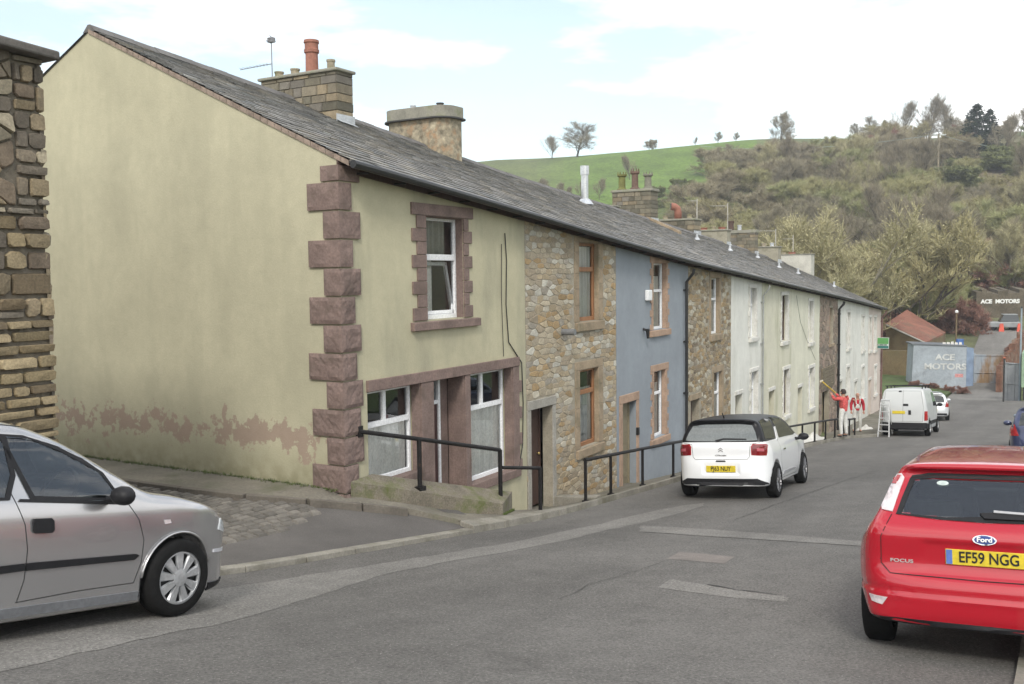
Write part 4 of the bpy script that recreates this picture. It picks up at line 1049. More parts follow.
# ================================================================== LOW WALL AND RAILINGS
conc = mat('mossy_concrete', (.17, .15, .115), .93, var=.3, scale=2.5, var2=.25, scale2=40, bump=.6, bscale=40, stain=(.10, .115, .035), stain_scale=2.2, stain_range=(.5, .68))
lwt = thing('low_wall', 'low mossy concrete wall carrying the black handrail before the old shop window', 'wall', (12, 8.2, -3.7))
b = MB(); P0, P1, P2, P3 = (10.52, 8.79), (13.0, 7.72), (13.78, 8.0), (11.05, 8.82)
N = 12; L2 = lambda a, c, t: (a[0]+(c[0]-a[0])*t, a[1]+(c[1]-a[1])*t)
for k in range(N):
    t0, t1 = k/N, (k+1)/N; A, B_, C, D = L2(P0, P1, t0), L2(P0, P1, t1), L2(P3, P2, t1), L2(P3, P2, t0)
    zt0, zt1 = -2.90+(-.74)*t0, -2.90+(-.74)*t1; j = .008
    b.hexa([(*A, -4.6), (*B_, -4.6), (*C, -4.6), (*D, -4.6)], [(*A, zt0-.012), (*B_, zt1-.012), (*C, zt1), (*D, zt0)])
o = b.build('wall_body', conc, lwt)
rl = thing('handrail', 'black tube handrail bolted to the corner blocks, stepping down at its lower end', 'railing', (13.3, 7.95, -3.64), 'black street railings')
pa, pb, pc = on_y(360, 431.5, 8.80), on_y(419, 439, 8.40), on_y(500, 450, 7.95)
b = MB(); b.tube([pa+Vector((-.02, .06, 0)), pa, pb, pc], .033, 10); b.build('rail', blackiron, rl, smooth=False)
for (p, zb_) in ((pb, -3.2), (pc, -3.68)):
    b = MB(); b.tube([(p.x, p.y, zb_-.05), (p.x, p.y, p.z)], .036, 10); b.box(p.x-.08, p.x+.08, p.y-.06, p.y+.06, zb_-.04, zb_+.03); b.build('post', blackiron, rl)
q0, q1 = on_y(502, 467.5, 7.93), on_y(540, 468, 7.72)
b = MB(); b.tube([q0, q1], .03, 10); b.build('lower_rail', blackiron, rl)
b = MB(); b.tube([(q1.x, q1.y, FP(q1.x, q1.y)-.1), (q1.x, q1.y, q1.z+.02)], .034, 10); b.build('post', blackiron, rl)
b = MB(); b.box(pa.x-.05, pa.x+.05, pa.y-.02, FY, pa.z-.08, pa.z+.08); b.build('wall_plate', blackiron, rl)
def railing(xs_, h, label, dy=.37, ymin=0):
    r_ = thing('railing', label, 'railing', (xs_[0], yk(xs_[0])+dy, FP(xs_[0], yk(xs_[0])+dy)), 'black street railings')
    pts = []
    for x in xs_:
        y = max(ymin, yk(x)+dy); z = FP(x, y); pts.append((x, y, z+h)); b = MB(); b.tube([(x, y, z-.05), (x, y, z+h)], .032, 8); b.box(x-.06, x+.06, y-.05, y+.05, z-.02, z+.025); b.build('post', blackiron, r_)
    b = MB(); b.tube([Vector(pts[0])+Vector((-.03, 0, .0))]+pts+[Vector(pts[-1])+Vector((.03, 0, 0))], .034, 8); b.build('rail', blackiron, r_)
    return r_
railing([16.12, 17.28, 18.94, 20.8, 22.7, 24.5], .80, 'black kerbside railing outside the blue house running behind the white hatchback')
railing([27.2, 28.8, 30.2, 31.6, 33.0, 34.3, 35.5, 36.6, 37.7, 38.8], .68, 'black kerbside railing beyond the white hatchback ending near the painters', ymin=6.9)
st = MB(); st.hexa([(16.9, 7.9, -4.9), (17.15, 7.9, -4.9), (17.15, FY, -4.95), (16.9, FY, -4.95)], [(16.9, 7.9, FP(17, 7.9)+.02), (17.15, 7.9, FP(17, 7.9)+.03), (17.15, FY, FP(17, 8.84)+.22), (16.9, FY, FP(17, 8.84)+.22)])
tag(st.build('stone_step', kerbm, bevel=.01), 'rough stone step edge beside the doorway of the rubble stone house', 'step')

# ================================================================== CARS
def sd_poly(x, y, poly):
    d = None; s = None
    n = len(poly)
    for i in range(n):
        ax, ay = poly[i]; bx, by = poly[i-1]
        ex, ey = bx-ax, by-ay; wx, wy = x-ax, y-ay
        t = np.clip((wx*ex+wy*ey)/(ex*ex+ey*ey+1e-12), 0, 1)
        qx, qy = wx-ex*t, wy-ey*t; dd = qx*qx+qy*qy
        d = dd if d is None else np.minimum(d, dd)
        c1 = y >= ay; c2 = y < by; c3 = ex*wy > ey*wx
        flip = (c1 & c2 & c3) | (~c1 & ~c2 & ~c3)
        s = np.where(flip, -1.0, 1.0) if s is None else s*np.where(flip, -1.0, 1.0)
    return s*np.sqrt(d)
def catmull(P, n=5, closed=True):
    out = []; N = len(P)
    for i in range(N):
        p0, p1, p2, p3 = (np.array(P[(i+k-1) % N], float) for k in range(4))
        for k in range(n):
            t = k/n; out.append(tuple(.5*((2*p1)+(-p0+p2)*t+(2*p0-5*p1+4*p2-p3)*t*t+(-p0+3*p1-3*p2+p3)*t**3)))
    return out
def smax(a, b, k):
    h = np.clip(.5+.5*(a-b)/k, 0, 1); return b*(1-h)+a*h+k*h*(1-h)
def nets(fn, lo, hi, h):
    ax = [np.arange(lo[i], hi[i]+h, h) for i in range(3)]
    X, Y, Z = np.meshgrid(*ax, indexing='ij'); F = fn(X, Y, Z)
    nx, ny, nz = F.shape; ins = F < 0
    c = np.zeros((nx-1, ny-1, nz-1), int)
    for i in (0, 1):
        for j in (0, 1):
            for k in (0, 1): c += ins[i:nx-1+i, j:ny-1+j, k:nz-1+k]
    act = (c > 0) & (c < 8); idx = -np.ones(act.shape, int); ii = np.argwhere(act); idx[act] = np.arange(len(ii))
    acc = np.zeros((len(ii), 3)); cnt = np.zeros(len(ii))
    corners = [(i, j, k) for i in (0, 1) for j in (0, 1) for k in (0, 1)]
    for a in corners:
        for axn in range(3):
            if a[axn]: continue
            b_ = list(a); b_[axn] = 1
            fa = F[ii[:, 0]+a[0], ii[:, 1]+a[1], ii[:, 2]+a[2]]; fb = F[ii[:, 0]+b_[0], ii[:, 1]+b_[1], ii[:, 2]+b_[2]]
            m = (fa < 0) != (fb < 0); t = np.where(m, fa/(fa-fb+1e-20), 0)
            p = np.array(a, float)[None, :].repeat(len(ii), 0); p[:, axn] += t
            acc[m] += p[m]; cnt[m] += 1
    V = (ii+acc/cnt[:, None])*h+np.array(lo)
    Q = []
    for axn in range(3):
        o1, o2 = [(1, 2), (2, 0), (0, 1)][axn]
        sl0 = [slice(1, -1)]*3; sl0[axn] = slice(0, -1); sl1 = list(sl0); sl1[axn] = slice(1, None)
        A = ins[tuple(sl0)]; B_ = ins[tuple(sl1)]
        for sgn in (0, 1):
            m = (A & ~B_) if sgn == 0 else (~A & B_)
            e = np.argwhere(m); 
            if not len(e): continue
            e = e+1; e[:, axn] -= 1
            def cid(d1, d2):
                q = e.copy(); q[:, o1] += d1; q[:, o2] += d2; return idx[q[:, 0], q[:, 1], q[:, 2]]
            q = np.stack([cid(-1, -1), cid(0, -1), cid(0, 0), cid(-1, 0)], 1)
            Q.append(q if sgn == 0 else q[:, ::-1])
    Q = np.concatenate(Q); 
    for it in range(3):
        e = 1e-3; f = fn(V[:, 0], V[:, 1], V[:, 2])
        g = np.stack([fn(V[:, 0]+e*(k == 0), V[:, 1]+e*(k == 1), V[:, 2]+e*(k == 2))-f for k in range(3)], 1)/e
        gn = (g*g).sum(1)+1e-9; step = np.clip(f, -h*.5, h*.5); V = V-g*(step/np.maximum(gn, .3))[:, None]
    return V, Q
class Car:
    def __init__(s, name, label, cat, paint, side, front, plan, wheels, L, h=.035, k=(.07, .08), extra=None, group=None, ywell=.55):
        s.root = thing(name, label, cat, (0, 0, 0), group); s.L = L; s.wheels = wheels
        side = catmull(side, 5); hf = catmull_open(front); fr = hf+[(-y, z) for y, z in reversed(hf)]
        pl = catmull_open(plan); pl = pl+[(x, -y) for x, y in reversed(pl)]
        def fn(x, y, z):
            if x.ndim == 3:
                ds = sd_poly(x[:, :1, :], z[:, :1, :], side); dp = sd_poly(x[:, :, :1], y[:, :, :1], pl); df = sd_poly(y[:1], z[:1], fr)
                ds, dp, df = np.broadcast_arrays(ds, dp, df)
            else: ds, dp, df = sd_poly(x, z, side), sd_poly(x, y, pl), sd_poly(y, z, fr)
            d = smax(smax(ds, dp, k[0]), df, k[1])
            if extra: d = extra(x, y, z, d)
            for (wx, wz, wr, rw) in wheels:
                dw = np.maximum(np.sqrt((x-wx)**2+(z-wz)**2)-wr, ywell-np.abs(y)); d = smax(d, -dw, .012)
            return d
        V, Q = nets(fn, (-.15, -1.1, .08), (L+.15, 1.1, 2.1), h)
        me = bpy.data.meshes.new('body'); me.from_pydata(V.tolist(), [], Q.tolist()); me.polygons.foreach_set('use_smooth', [True]*len(me.polygons))
        me.materials.append(paint); me.update()
        o = bpy.data.objects.new('body', me); COL.objects.link(o); o.parent = s.root; s.body = o
        s.bvh = BVHTree.FromPolygons(V.tolist(), Q.tolist())
    def split(s, name, m, z0, x1):
        """the faces above z0 and behind x1 become a part of their own"""
        bm = bmesh.new(); bm.from_mesh(s.body.data)
        for co, no in (((0, 0, z0), (0, 0, 1)), ((x1, 0, 0), (1, 0, 0))): bmesh.ops.bisect_plane(bm, geom=bm.verts[:]+bm.edges[:]+bm.faces[:], plane_co=co, plane_no=no)
        up = bm.copy(); sel = lambda f: f.calc_center_median().z > z0 and f.calc_center_median().x < x1
        bmesh.ops.delete(bm, geom=[f for f in bm.faces if sel(f)], context='FACES'); bmesh.ops.delete(up, geom=[f for f in up.faces if not sel(f)], context='FACES')
        bm.to_mesh(s.body.data); me = bpy.data.meshes.new(name); up.to_mesh(me); me.materials.append(m); me.polygons.foreach_set('use_smooth', [True]*len(me.polygons))
        o = bpy.data.objects.new(name, me); COL.objects.link(o); o.parent = s.root; return o
    def place(s, X, Y, wb, ro, track=1.5, scale=1.0, heading=0.0):
        """X, Y: ground point under the middle of the rear bumper"""
        c, n = math.cos(heading), math.sin(heading)
        def P(x, y): x *= scale; y *= scale; return (X+x*c-y*n, Y+x*n+y*c)
        zr = (R(*P(ro, track/2))+R(*P(ro, -track/2)))/2; zf = (R(*P(ro+wb, track/2))+R(*P(ro+wb, -track/2)))/2
        zl = (R(*P(ro, track/2))+R(*P(ro+wb, track/2)))/2; zr_ = (R(*P(ro, -track/2))+R(*P(ro+wb, -track/2)))/2
        pit = math.atan2(zf-zr, wb*scale); rol = math.atan2(zl-zr_, track*scale)
        z0 = zr-math.tan(pit)*ro*scale
        M = Matrix.Translation((X, Y, z0+.004)) @ Matrix.Rotation(heading, 4, 'Z') @ Matrix.Rotation(-pit, 4, 'Y') @ Matrix.Rotation(rol, 4, 'X') @ Matrix.Diagonal((scale, scale, scale, 1))
        s.root.matrix_world = M; s.M = M; s.Mi = M.inverted(); return s
    def pxs(s, pts, y=-.85):
        """photo points -> (x, z) on the car's side plane"""
        o = s.Mi @ Vector((0, 0, 0)); out = []
        for px, py in pts:
            d = (s.Mi @ ray(px, py))-o; t = (y-o.y)/d.y; p = o+d*t; out.append((p.x, p.z))
        return out
    def pxr(s, pts, x=.05):
        o = s.Mi @ Vector((0, 0, 0)); out = []
        for px, py in pts:
            d = (s.Mi @ ray(px, py))-o; t = (x-o.x)/d.x; p = o+d*t; out.append((p.y, p.z))
        return out
    def hit(s, view, a, c):
        if view == 'right': o, d = Vector((a, -3, c)), Vector((0, 1, 0))
        elif view == 'left': o, d = Vector((a, 3, c)), Vector((0, -1, 0))
        elif view == 'rear': o, d = Vector((-2, a, c)), Vector((1, 0, 0))
        elif view == 'front': o, d = Vector((s.L+2, a, c)), Vector((-1, 0, 0))
        else: o, d = Vector((a, c, 4)), Vector((0, 0, -1))
        p, n, i, t = s.bvh.ray_cast(o, d)
        if p is None: p, n, i, t = s.bvh.find_nearest(o+d*2.2)
        return p, n
    def decal(s, name, poly, view, m, off=.006, parent=None, step=.06, skirt=.012, label=None, mats=None):
        bm = bmesh.new(); vs = [bm.verts.new((a, c, 0)) for a, c in poly]
        try: bm.faces.new(vs)
        except ValueError: return None
        bmesh.ops.triangulate(bm, faces=bm.faces)
        for ax in (0, 1):
            lo, hi = min(p[ax] for p in poly), max(p[ax] for p in poly); v = math.floor(lo/step)*step
            while v < hi:
                if v > lo: bmesh.ops.bisect_plane(bm, geom=bm.verts[:]+bm.edges[:]+bm.faces[:], plane_co=(v, v, 0), plane_no=(1, 0, 0) if ax == 0 else (0, 1, 0))
                v += step
        bd = [e for e in bm.edges if e.is_boundary]
        hits = {}
        for v in bm.verts: hits[v] = s.hit(view, v.co.x, v.co.y)
        base = {v: h for v, h in hits.items()}
        for v, (p, n) in base.items(): v.co = p+n*off
        nrm = {v: n for v, (p, n) in base.items()}
        ext = bmesh.ops.extrude_edge_only(bm, edges=bd)
        new = [g for g in ext['geom'] if isinstance(g, bmesh.types.BMVert)]
        for v in new:
            best = min(base, key=lambda q: (q.co-v.co).length_squared) if len(base) < 40 else None
            if best is None:
                e = [e.other_vert(v) for e in v.link_edges if e.other_vert(v) in nrm]; best = e[0] if e else None
            if best is not None: v.co = v.co-nrm[best]*(off+skirt)
        bmesh.ops.recalc_face_normals(bm, faces=bm.faces)
        me = bpy.data.meshes.new(name); bm.to_mesh(me); bm.free(); me.materials.append(m)
        # orient towards the viewer
        me.polygons.foreach_set('use_smooth', [False]*len(me.polygons))
        o = bpy.data.objects.new(name, me); COL.objects.link(o); o.parent = parent or s.root
        if label: o['label'] = label
        return o
    def window(s, name, poly, views, band=.028, off=.004):
        """cuts an opening in the shell, glazes it and edges the glass with a black band"""
        def inside(p, q):
            c = False
            for i in range(len(q)):
                (x0, y0), (x1, y1) = q[i-1], q[i]
                if (y0 > p[1]) != (y1 > p[1]) and p[0] < (x1-x0)*(p[1]-y0)/(y1-y0)+x0: c = not c
            return c
        def dist(p, q):
            m = 9
            for i in range(len(q)):
                a, b_ = Vector(q[i-1]), Vector(q[i]); d = b_-a; t = max(0, min(1, (Vector(p)-a).dot(d)/(d.length_squared+1e-9))); m = min(m, (a+d*t-Vector(p)).length)
            return m
        cx, cy = sum(p[0] for p in poly)/len(poly), sum(p[1] for p in poly)/len(poly)
        def inset(p, g): v = Vector((p[0]-cx, p[1]-cy)); l = v.length; v *= max(0, 1-g*1.25/l); return (cx+v.x, cy+v.y)
        for vw in views:
            bm = bmesh.new(); bm.from_mesh(s.body.data); kill = []
            for f in bm.faces:
                c = f.calc_center_median()
                if vw == 'right' and c.y > 0 or vw == 'left' and c.y < 0 or vw == 'rear' and c.x > .9 or vw == 'top' and c.z < .8: continue
                p = (c.x, c.z) if vw in ('right', 'left') else ((c.y, c.z) if vw == 'rear' else (c.x, c.y))
                if inside(p, poly) and dist(p, poly) > .017: kill.append(f)
            bmesh.ops.delete(bm, geom=kill, context='FACES'); bm.to_mesh(s.body.data); bm.free()
            g = s.decal(name, poly, vw, autoglass, off, skirt=.003); g.data.polygons.foreach_set('use_smooth', [True]*len(g.data.polygons))
            inner = [inset(p, .031) for p in poly]; n = len(poly); bm = bmesh.new(); vs = [bm.verts.new((*p, 0)) for p in poly]; vi = [bm.verts.new((*p, 0)) for p in inner]
            for i in range(n): bm.faces.new((vs[i], vs[(i+1) % n], vi[(i+1) % n], vi[i]))
            for ax in (0, 1):
                lo, hi = min(p[ax] for p in poly), max(p[ax] for p in poly); v = math.floor(lo/.05)*.05
                while v < hi:
                    if v > lo: bmesh.ops.bisect_plane(bm, geom=bm.verts[:]+bm.edges[:]+bm.faces[:], plane_co=(v, v, 0), plane_no=(1, 0, 0) if ax == 0 else (0, 1, 0))
                    v += .05
            for v in bm.verts: p, nn_ = s.hit(vw, v.co.x, v.co.y); v.co = p+nn_*(off+.003)
            me = bpy.data.meshes.new('window_edge'); bm.to_mesh(me); bm.free(); me.materials.append(trimblk); o = bpy.data.objects.new('window_edge', me); COL.objects.link(o); o.parent = g
    def fit_out(s, belt):
        """dark inner lining, seats, dashboard and steering wheel seen through the glass"""
        me = s.body.data.copy(); me.name = 'interior_trim'; me.update(); N = [v.normal.copy() for v in me.vertices]
        for v, n in zip(me.vertices, N): v.co = v.co-n*.022
        me.materials.clear(); me.materials.append(mat('interior_lining', (.10, .10, .10), .9, bump=0)); o = bpy.data.objects.new('interior_trim', me); COL.objects.link(o); o.parent = s.root
        sm = mat('seat_fabric', (.045, .047, .05), .95, var=.2, scale=9, bump=0)
        for x, ys in ((s.L*.47, (-.36, .36)), (s.L*.235, (-.40, .40))):
            for y in ys:
                b = MB(); b.hexa([(x-.10, y-.25, belt-.75), (x+.5, y-.25, belt-.75), (x+.5, y+.25, belt-.75), (x-.10, y+.25, belt-.75)], [(x-.10, y-.25, belt-.50), (x+.48, y-.24, belt-.45), (x+.48, y+.24, belt-.45), (x-.10, y+.25, belt-.50)])
                b.hexa([(x-.10, y-.24, belt-.5), (x+.08, y-.24, belt-.5), (x+.08, y+.24, belt-.5), (x-.10, y+.24, belt-.5)], [(x-.26, y-.20, belt+.06), (x-.16, y-.20, belt+.06), (x-.16, y+.20, belt+.06), (x-.26, y+.20, belt+.06)])
                st = b.build('seat', sm, s.root, local=True, bevel=.03)
                b = MB(); b.hexa([(x-.29, y-.12, belt+.09), (x-.19, y-.12, belt+.09), (x-.19, y+.12, belt+.09), (x-.29, y+.12, belt+.09)], [(x-.31, y-.10, belt+.25), (x-.22, y-.10, belt+.25), (x-.22, y+.10, belt+.25), (x-.31, y+.10, belt+.25)]); b.build('headrest', sm, st, local=True, bevel=.03)
        x = s.L*.655; b = MB(); b.box(x, x+.35, -.62, .62, belt-.35, belt-.06); b.build('dashboard', sm, s.root, local=True, bevel=.05)
        b = MB(); pts = [(x-.10+.06*math.cos(t*math.pi/10), -.36+.19*math.sin(t*math.pi/10), belt-.04+.17*math.cos(t*math.pi/10)) for t in range(21)]; b.tube(pts, .016, 8, cap=False); b.build('steering_wheel', trimblk, s.root, local=True)
    def seam(s, name, pts, view, m, w=.006, off=.0025, parent=None):
        b = MB()
        res = []
        for (a, c), (d, e) in zip(pts, pts[1:]):
            n = max(1, int(math.dist((a, c), (d, e))/.05))
            for k in range(n): res.append((a+(d-a)*k/n, c+(e-c)*k/n))
        res.append(pts[-1]); q = []
        for i, (a, c) in enumerate(res):
            a0, c0 = res[max(0, i-1)]; a1, c1 = res[min(len(res)-1, i+1)]; l = math.dist((a0, c0), (a1, c1))+1e-9
            nx, ny = -(c1-c0)/l*w/2, (a1-a0)/l*w/2
            row = []
            for sg in (-1, 1):
                p, n = s.hit(view, a+nx*sg, c+ny*sg); row.append(p+n*off)
            q.append(row)
        vs = [v for r_ in q for v in r_]; b.add(vs, [(2*i, 2*i+1, 2*i+3, 2*i+2) for i in range(len(q)-1)])
        return b.build(name, m, parent or s.root, local=True, recalc=False)
    def wheel(s, x, y, z, r, rimm, w=.19, spokes=9, rr=.66, style='cap', name='wheel'):
        sg = -1 if y < 0 else 1
        b = MB(); prof = [(rr*r, -.5), (r*.80, -.52), (r*.93, -.48), (r*.985, -.38), (r, -.2), (r, .2), (r*.985, .38), (r*.93, .48), (r*.80, .52), (rr*r, .5), (rr*r*.95, .3)]
        prof = [(a, c*w) for a, c in prof]; b.lathe(prof, (0, 0, 0), 'y', 40, cap=False)
        t = b.build(name, tyre, s.root, local=True, smooth=True); t.location = (x, y, z)
        b = MB(); R0 = rr*r
        # rim barrel, dish, spokes facing outwards
        yo = sg*w*.40
        b.lathe([(R0*1.0, yo*.1), (R0*1.02, yo*1.12), (R0*.93, yo*1.16), (R0*.90, yo*.9)], (0, 0, 0), 'y', 36, cap=False)
        for k in range(spokes):
            a = 2*math.pi*(k+.3)/spokes
            if style == 'cap':
                for (r0, r1, w0, w1) in ((R0*.28, R0*.95, R0*.11, R0*.22),):
                    ca, sa = math.cos(a), math.sin(a)
                    def P(rr_, ww, yy): return (ca*rr_-sa*ww, yy, sa*rr_+ca*ww)
                    b.hexa([P(r0, -w0, yo*.85), P(r1, -w1, yo*.85), P(r1, w1, yo*.85), P(r0, w0, yo*.85)], [P(r0, -w0*.7, yo*1.22), P(r1, -w1*.7, yo*1.08), P(r1, w1*.7, yo*1.08), P(r0, w0*.7, yo*1.22)])
            else:
                for off_ in (-.16, .16):
                    ca, sa = math.cos(a+off_), math.sin(a+off_); cb, sb2 = math.cos(a), math.sin(a)
                    b.tube([(cb*R0*.15, yo*1.0, sb2*R0*.15), (ca*R0*.96, yo*1.05, sa*R0*.96)], R0*.055, 6)
        b.lathe([(R0*.34, yo*.8), (R0*.32, yo*1.25), (R0*.16, yo*1.32), (.001, yo*1.32)], (0, 0, 0), 'y', 24)
        b.build('rim', rimm, t, local=True, bevel=0)
        b = MB(); b.lathe([(R0*.97, yo*.55), (R0*.2, yo*.5), (.001, yo*.5)], (0, 0, 0), 'y', 24); b.build('brake_disc', darkmetal, t, local=True)
        return t
def catmull_open(P, n=4):
    P = [tuple(p) for p in P]; ext = [P[0]]+P+[P[-1]]; out = []
    for i in range(len(P)-1):
        p0, p1, p2, p3 = (np.array(ext[i+k], float) for k in range(4))
        for k in range(n):
            t = k/n; out.append(tuple(.5*((2*p1)+(-p0+p2)*t+(2*p0-5*p1+4*p2-p3)*t*t+(-p0+3*p1-3*p2+p3)*t**3)))
    out.append(P[-1]); return out
def planpoly(L, w, rb=.16, fb=.30, rr=.25, fr=.5):
    """half plan: x along, y half width; rear bow rb, front bow fb"""
    return [(0.0, 0), (.01, w*.45), (rb*.45, w*.80), (rb+.08, w*.95), (rb+rr+.1, w*.995), (L*.5, w), (L-fb-fr, w*.99), (L-fb-.12, w*.92), (L-fb*.5, w*.76), (L-.04, w*.42), (L, 0)]
def carpaint(name, col, metal=0.0, rough=.28, coat=1.0):
    m = mat(name, col, rough, var=.03, scale=1.5, var2=.03, scale2=200, bump=0, metal=metal, coat=coat); return m
tyre = mat('tyre_rubber', (.012, .012, .012), .9, spec=.15, var=.2, scale=9, bump=.3, bscale=60)
darkmetal = mat('dark_metal', (.03, .03, .03), .6, bump=0)
rim_s = mat('silver_plastic', (.42, .43, .44), .38, metal=.5, var=.08, scale=9, bump=0)
rim_d = mat('dark_alloy', (.20, .20, .21), .3, metal=.7, var=.05, bump=0)
cglass = mat('car_glass', (.02, .024, .025), .03, var=.02, bump=0, spec=.9)
autoglass = glass_mat('auto_glass', (.74, .79, .77), .07)
cglass_l = mat('rear_glass', (.12, .135, .135), .05, var=.15, scale=2.2, bump=0, spec=1.0)
trimblk = mat('black_trim', (.015, .015, .017), .5, var=.1, bump=0, spec=.25)
gap = mat('panel_gap', (.012, .012, .012), .9, bump=0)
lred = mat('red_lens', (.32, .008, .012), .12, var=.1, scale=20, bump=0, coat=1)
lclear = mat('clear_lens', (.62, .55, .56), .12, var=.12, scale=24, bump=0, coat=1)
lhead = mat('headlamp_lens', (.55, .58, .60), .08, var=.15, scale=14, bump=0, coat=1)
chrome = mat('chrome', (.7, .7, .72), .12, metal=1, bump=0, var=.02)
plate_y = mat('plate_yellow', (.62, .48, .03), .4, var=.05, bump=0)
plate_b = mat('plate_blue', (.10, .18, .50), .4, bump=0)
plate_k = mat('plate_black', (.01, .01, .01), .5, bump=0)
badge_b = mat('badge_blue', (.03, .06, .22), .25, bump=0)
def rear_text(car, txt, size, yc, zc, m, xsc=1.0, bold=0.0, out=.012, name='lettering', parent=None, tilt=None):
    p, n = car.hit('rear', yc, zc); nx = Vector(n); 
    fwd = Vector(nx) if tilt is None else Vector(tilt)
    fwd.normalize(); up = Vector((0, 0, 1)); up = (up-fwd*up.dot(fwd)).normalized(); rt = up.cross(fwd)
    M = Matrix((rt, up, fwd)).transposed().to_4x4(); M.translation = p+fwd*out
    return put_text(name, txt, size, m, parent or car.root, M, bold, xsc)
def plate(car, yc, zc, txt, w=.52, h=.111, blue=True, tilt=(-1, 0, .05), out=.02, x=None):
    p, n = car.hit('rear', yc, zc); X = (p.x if x is None else x)-out
    b = MB(); b.box(X, X+.012, yc-w/2, yc+w/2, zc-h/2, zc+h/2); pl = b.build('number_plate', plate_y, car.root, local=True, bevel=.004)
    if blue: b = MB(); b.box(X-.002, X, yc+w/2-.045, yc+w/2-.004, zc-h/2+.004, zc+h/2-.004); b.build('blue_band', plate_b, pl, local=True)
    M = Matrix(((0, 0, -1, X-.003), (-1, 0, 0, yc-(.022 if blue else 0)), (0, 1, 0, zc), (0, 0, 0, 1)))
    if txt: put_text('lettering', txt, h*.98, plate_k, pl, M, .0015, .80)
    return pl
def mirror_part(car, x, y, z, m, sg, w=.17):
    b = MB(); b.lathe([(.001, 0), (.05, .005), (.085, .03), (.098, .07), (.095, .10), (.08, .115), (.001, .115)], (0, 0, 0), 'x', 14)
    b.v = [(vx*1.0-.115, vy*1.05, vz*.72) for vx, vy, vz in b.v]
    o = b.build('door_mirror', m, car.root, local=True, smooth=True); o.location = (x+.03, y+sg*.10, z); 
    g = MB(); g.tube([(-.05, -sg*.16, -.04), (-.05, 0, -.02)], [.03, .028], 8); g.build('mirror_arm', trimblk, o, local=True)
    return o

# ---------------- silver hatchback at the left
paint = carpaint('silver_paint', (.47, .465, .47), .75, .27)
A_side = [(.1, .24), (.02, .32), (0, .5), (.05, .62), (.10, .8), (.16, .92), (.35, 1.22), (.42, 1.40), (.6, 1.47), (1.2, 1.53), (1.8, 1.515), (2.12, 1.45), (2.48, 1.30), (2.85, 1.10), (3.10, .975), (3.38, .93), (3.80, .82), (4.02, .69), (4.11, .60), (4.16, .48), (4.16, .36), (4.11, .24), (3.9, .16), (3.0, .12), (1.0, .12)]
A_front = [(0, .11), (.74, .11), (.81, .18), (.84, .36), (.855, .60), (.845, .80), (.815, .90), (.775, 1.0), (.71, 1.20), (.65, 1.37), (.53, 1.48), (.3, 1.525), (0, 1.54)]
car = Car('silver_car', 'silver five door hatchback with steel wheel covers cut off by the left edge', 'car', paint, A_side, A_front, planpoly(4.16, .855), [(.68, .30, .345, .3), (3.40, .30, .345, .3)], 4.16, h=.026)
car.place(1.62, 6.78, 2.72, .68)
S = car.pxs
A = car
win = [(4.5, 434.5), (30, 436), (60, 446), (85, 459), (103, 473), (113, 492), (113, 500.5), (25, 499)]
wf = S(win, -.74); car.window('front_window', wf, ('right', 'left'))
car.decal('window_seal', S([(20, 499.3), (128, 501.5), (128, 504.5), (18, 502)], -.8), 'right', trimblk, .008)
car.window('rear_window', [(.62, .93), (1.96, .94), (2.02, 1.10), (1.98, 1.36), (1.5, 1.42), (.9, 1.38)], ('right', 'left'))
car.decal('window_pillar', S([(113, 488), (127, 503.5), (112, 503)], -.78), 'right', trimblk, .009)
car.decal('rub_strip', S([(-60, 574), (-60, 583), (26, 571), (26, 563.6)], -.86), 'right', trimblk, .014)
car.decal('rub_strip', S([(28, 563.4), (28, 571), (136, 560), (141, 555.5), (137, 554)], -.86), 'right', trimblk, .014)
car.decal('door_handle', S([(35, 519), (52, 518.3), (54.5, 521), (54.5, 530), (52, 533), (36, 533.5), (34, 531), (34, 522)], -.85), 'right', trimblk, .022)
car.decal('side_indicator', S([(165, 520), (171, 519.5), (172, 523), (166, 524)], -.84), 'right', lclear, .006)
car.seam('door_gap', S([(-1, 432), (8, 470), (18, 502), (25, 525), (27, 550), (24, 580), (17, 603)], -.83), 'right', gap, .0045)
car.seam('door_gap', S([(117, 486), (130, 503), (140, 520), (144.5, 540), (142, 562), (135, 583)], -.84), 'right', gap, .0045)
car.seam('door_gap', S([(17, 603), (80, 591), (135, 583)], -.84), 'right', gap, .005)
car.seam('roof_gutter', S([(0, 424), (40, 428), (75, 440), (105, 458), (140, 487)], -.70), 'right', gap, .005)
car.decal('sill_trim', [(1.0, .17), (3.04, .17), (3.04, .235), (1.0, .235)], 'right', mat('grey_sill', (.16, .165, .175), .5, bump=0), .008)
car.decal('headlamp', [(3.86, .64), (4.0, .60), (4.12, .60), (4.10, .70), (3.97, .75), (3.88, .73)], 'right', lhead, .007)
car.decal('bumper_strip', [(3.80, .46), (4.14, .445), (4.14, .475), (3.80, .485)], 'right', mat('pale_strip', (.55, .55, .58), .3, bump=0), .008)
car.decal('chin_spoiler', [(3.76, .16), (4.08, .18), (4.10, .22), (3.76, .22)], 'right', trimblk, .012)
car.window('windscreen', [(2.98, -.60), (2.98, .60), (2.28, .52), (2.28, -.52)], ('top',)); car.fit_out(1.0)
car.seam('bonnet_gap', [(3.16, -.70), (3.5, -.74), (3.85, -.66)], 'top', gap, .005)
for wx in (.68, 3.40):
    for sg in (-1, 1): car.wheel(wx, sg*.765, .30, .30, rim_s, spokes=9, rr=.68)
mirror_part(car, 2.74, -.855, .96, trimblk, -1); mirror_part(car, 2.74, .855, .96, trimblk, 1)
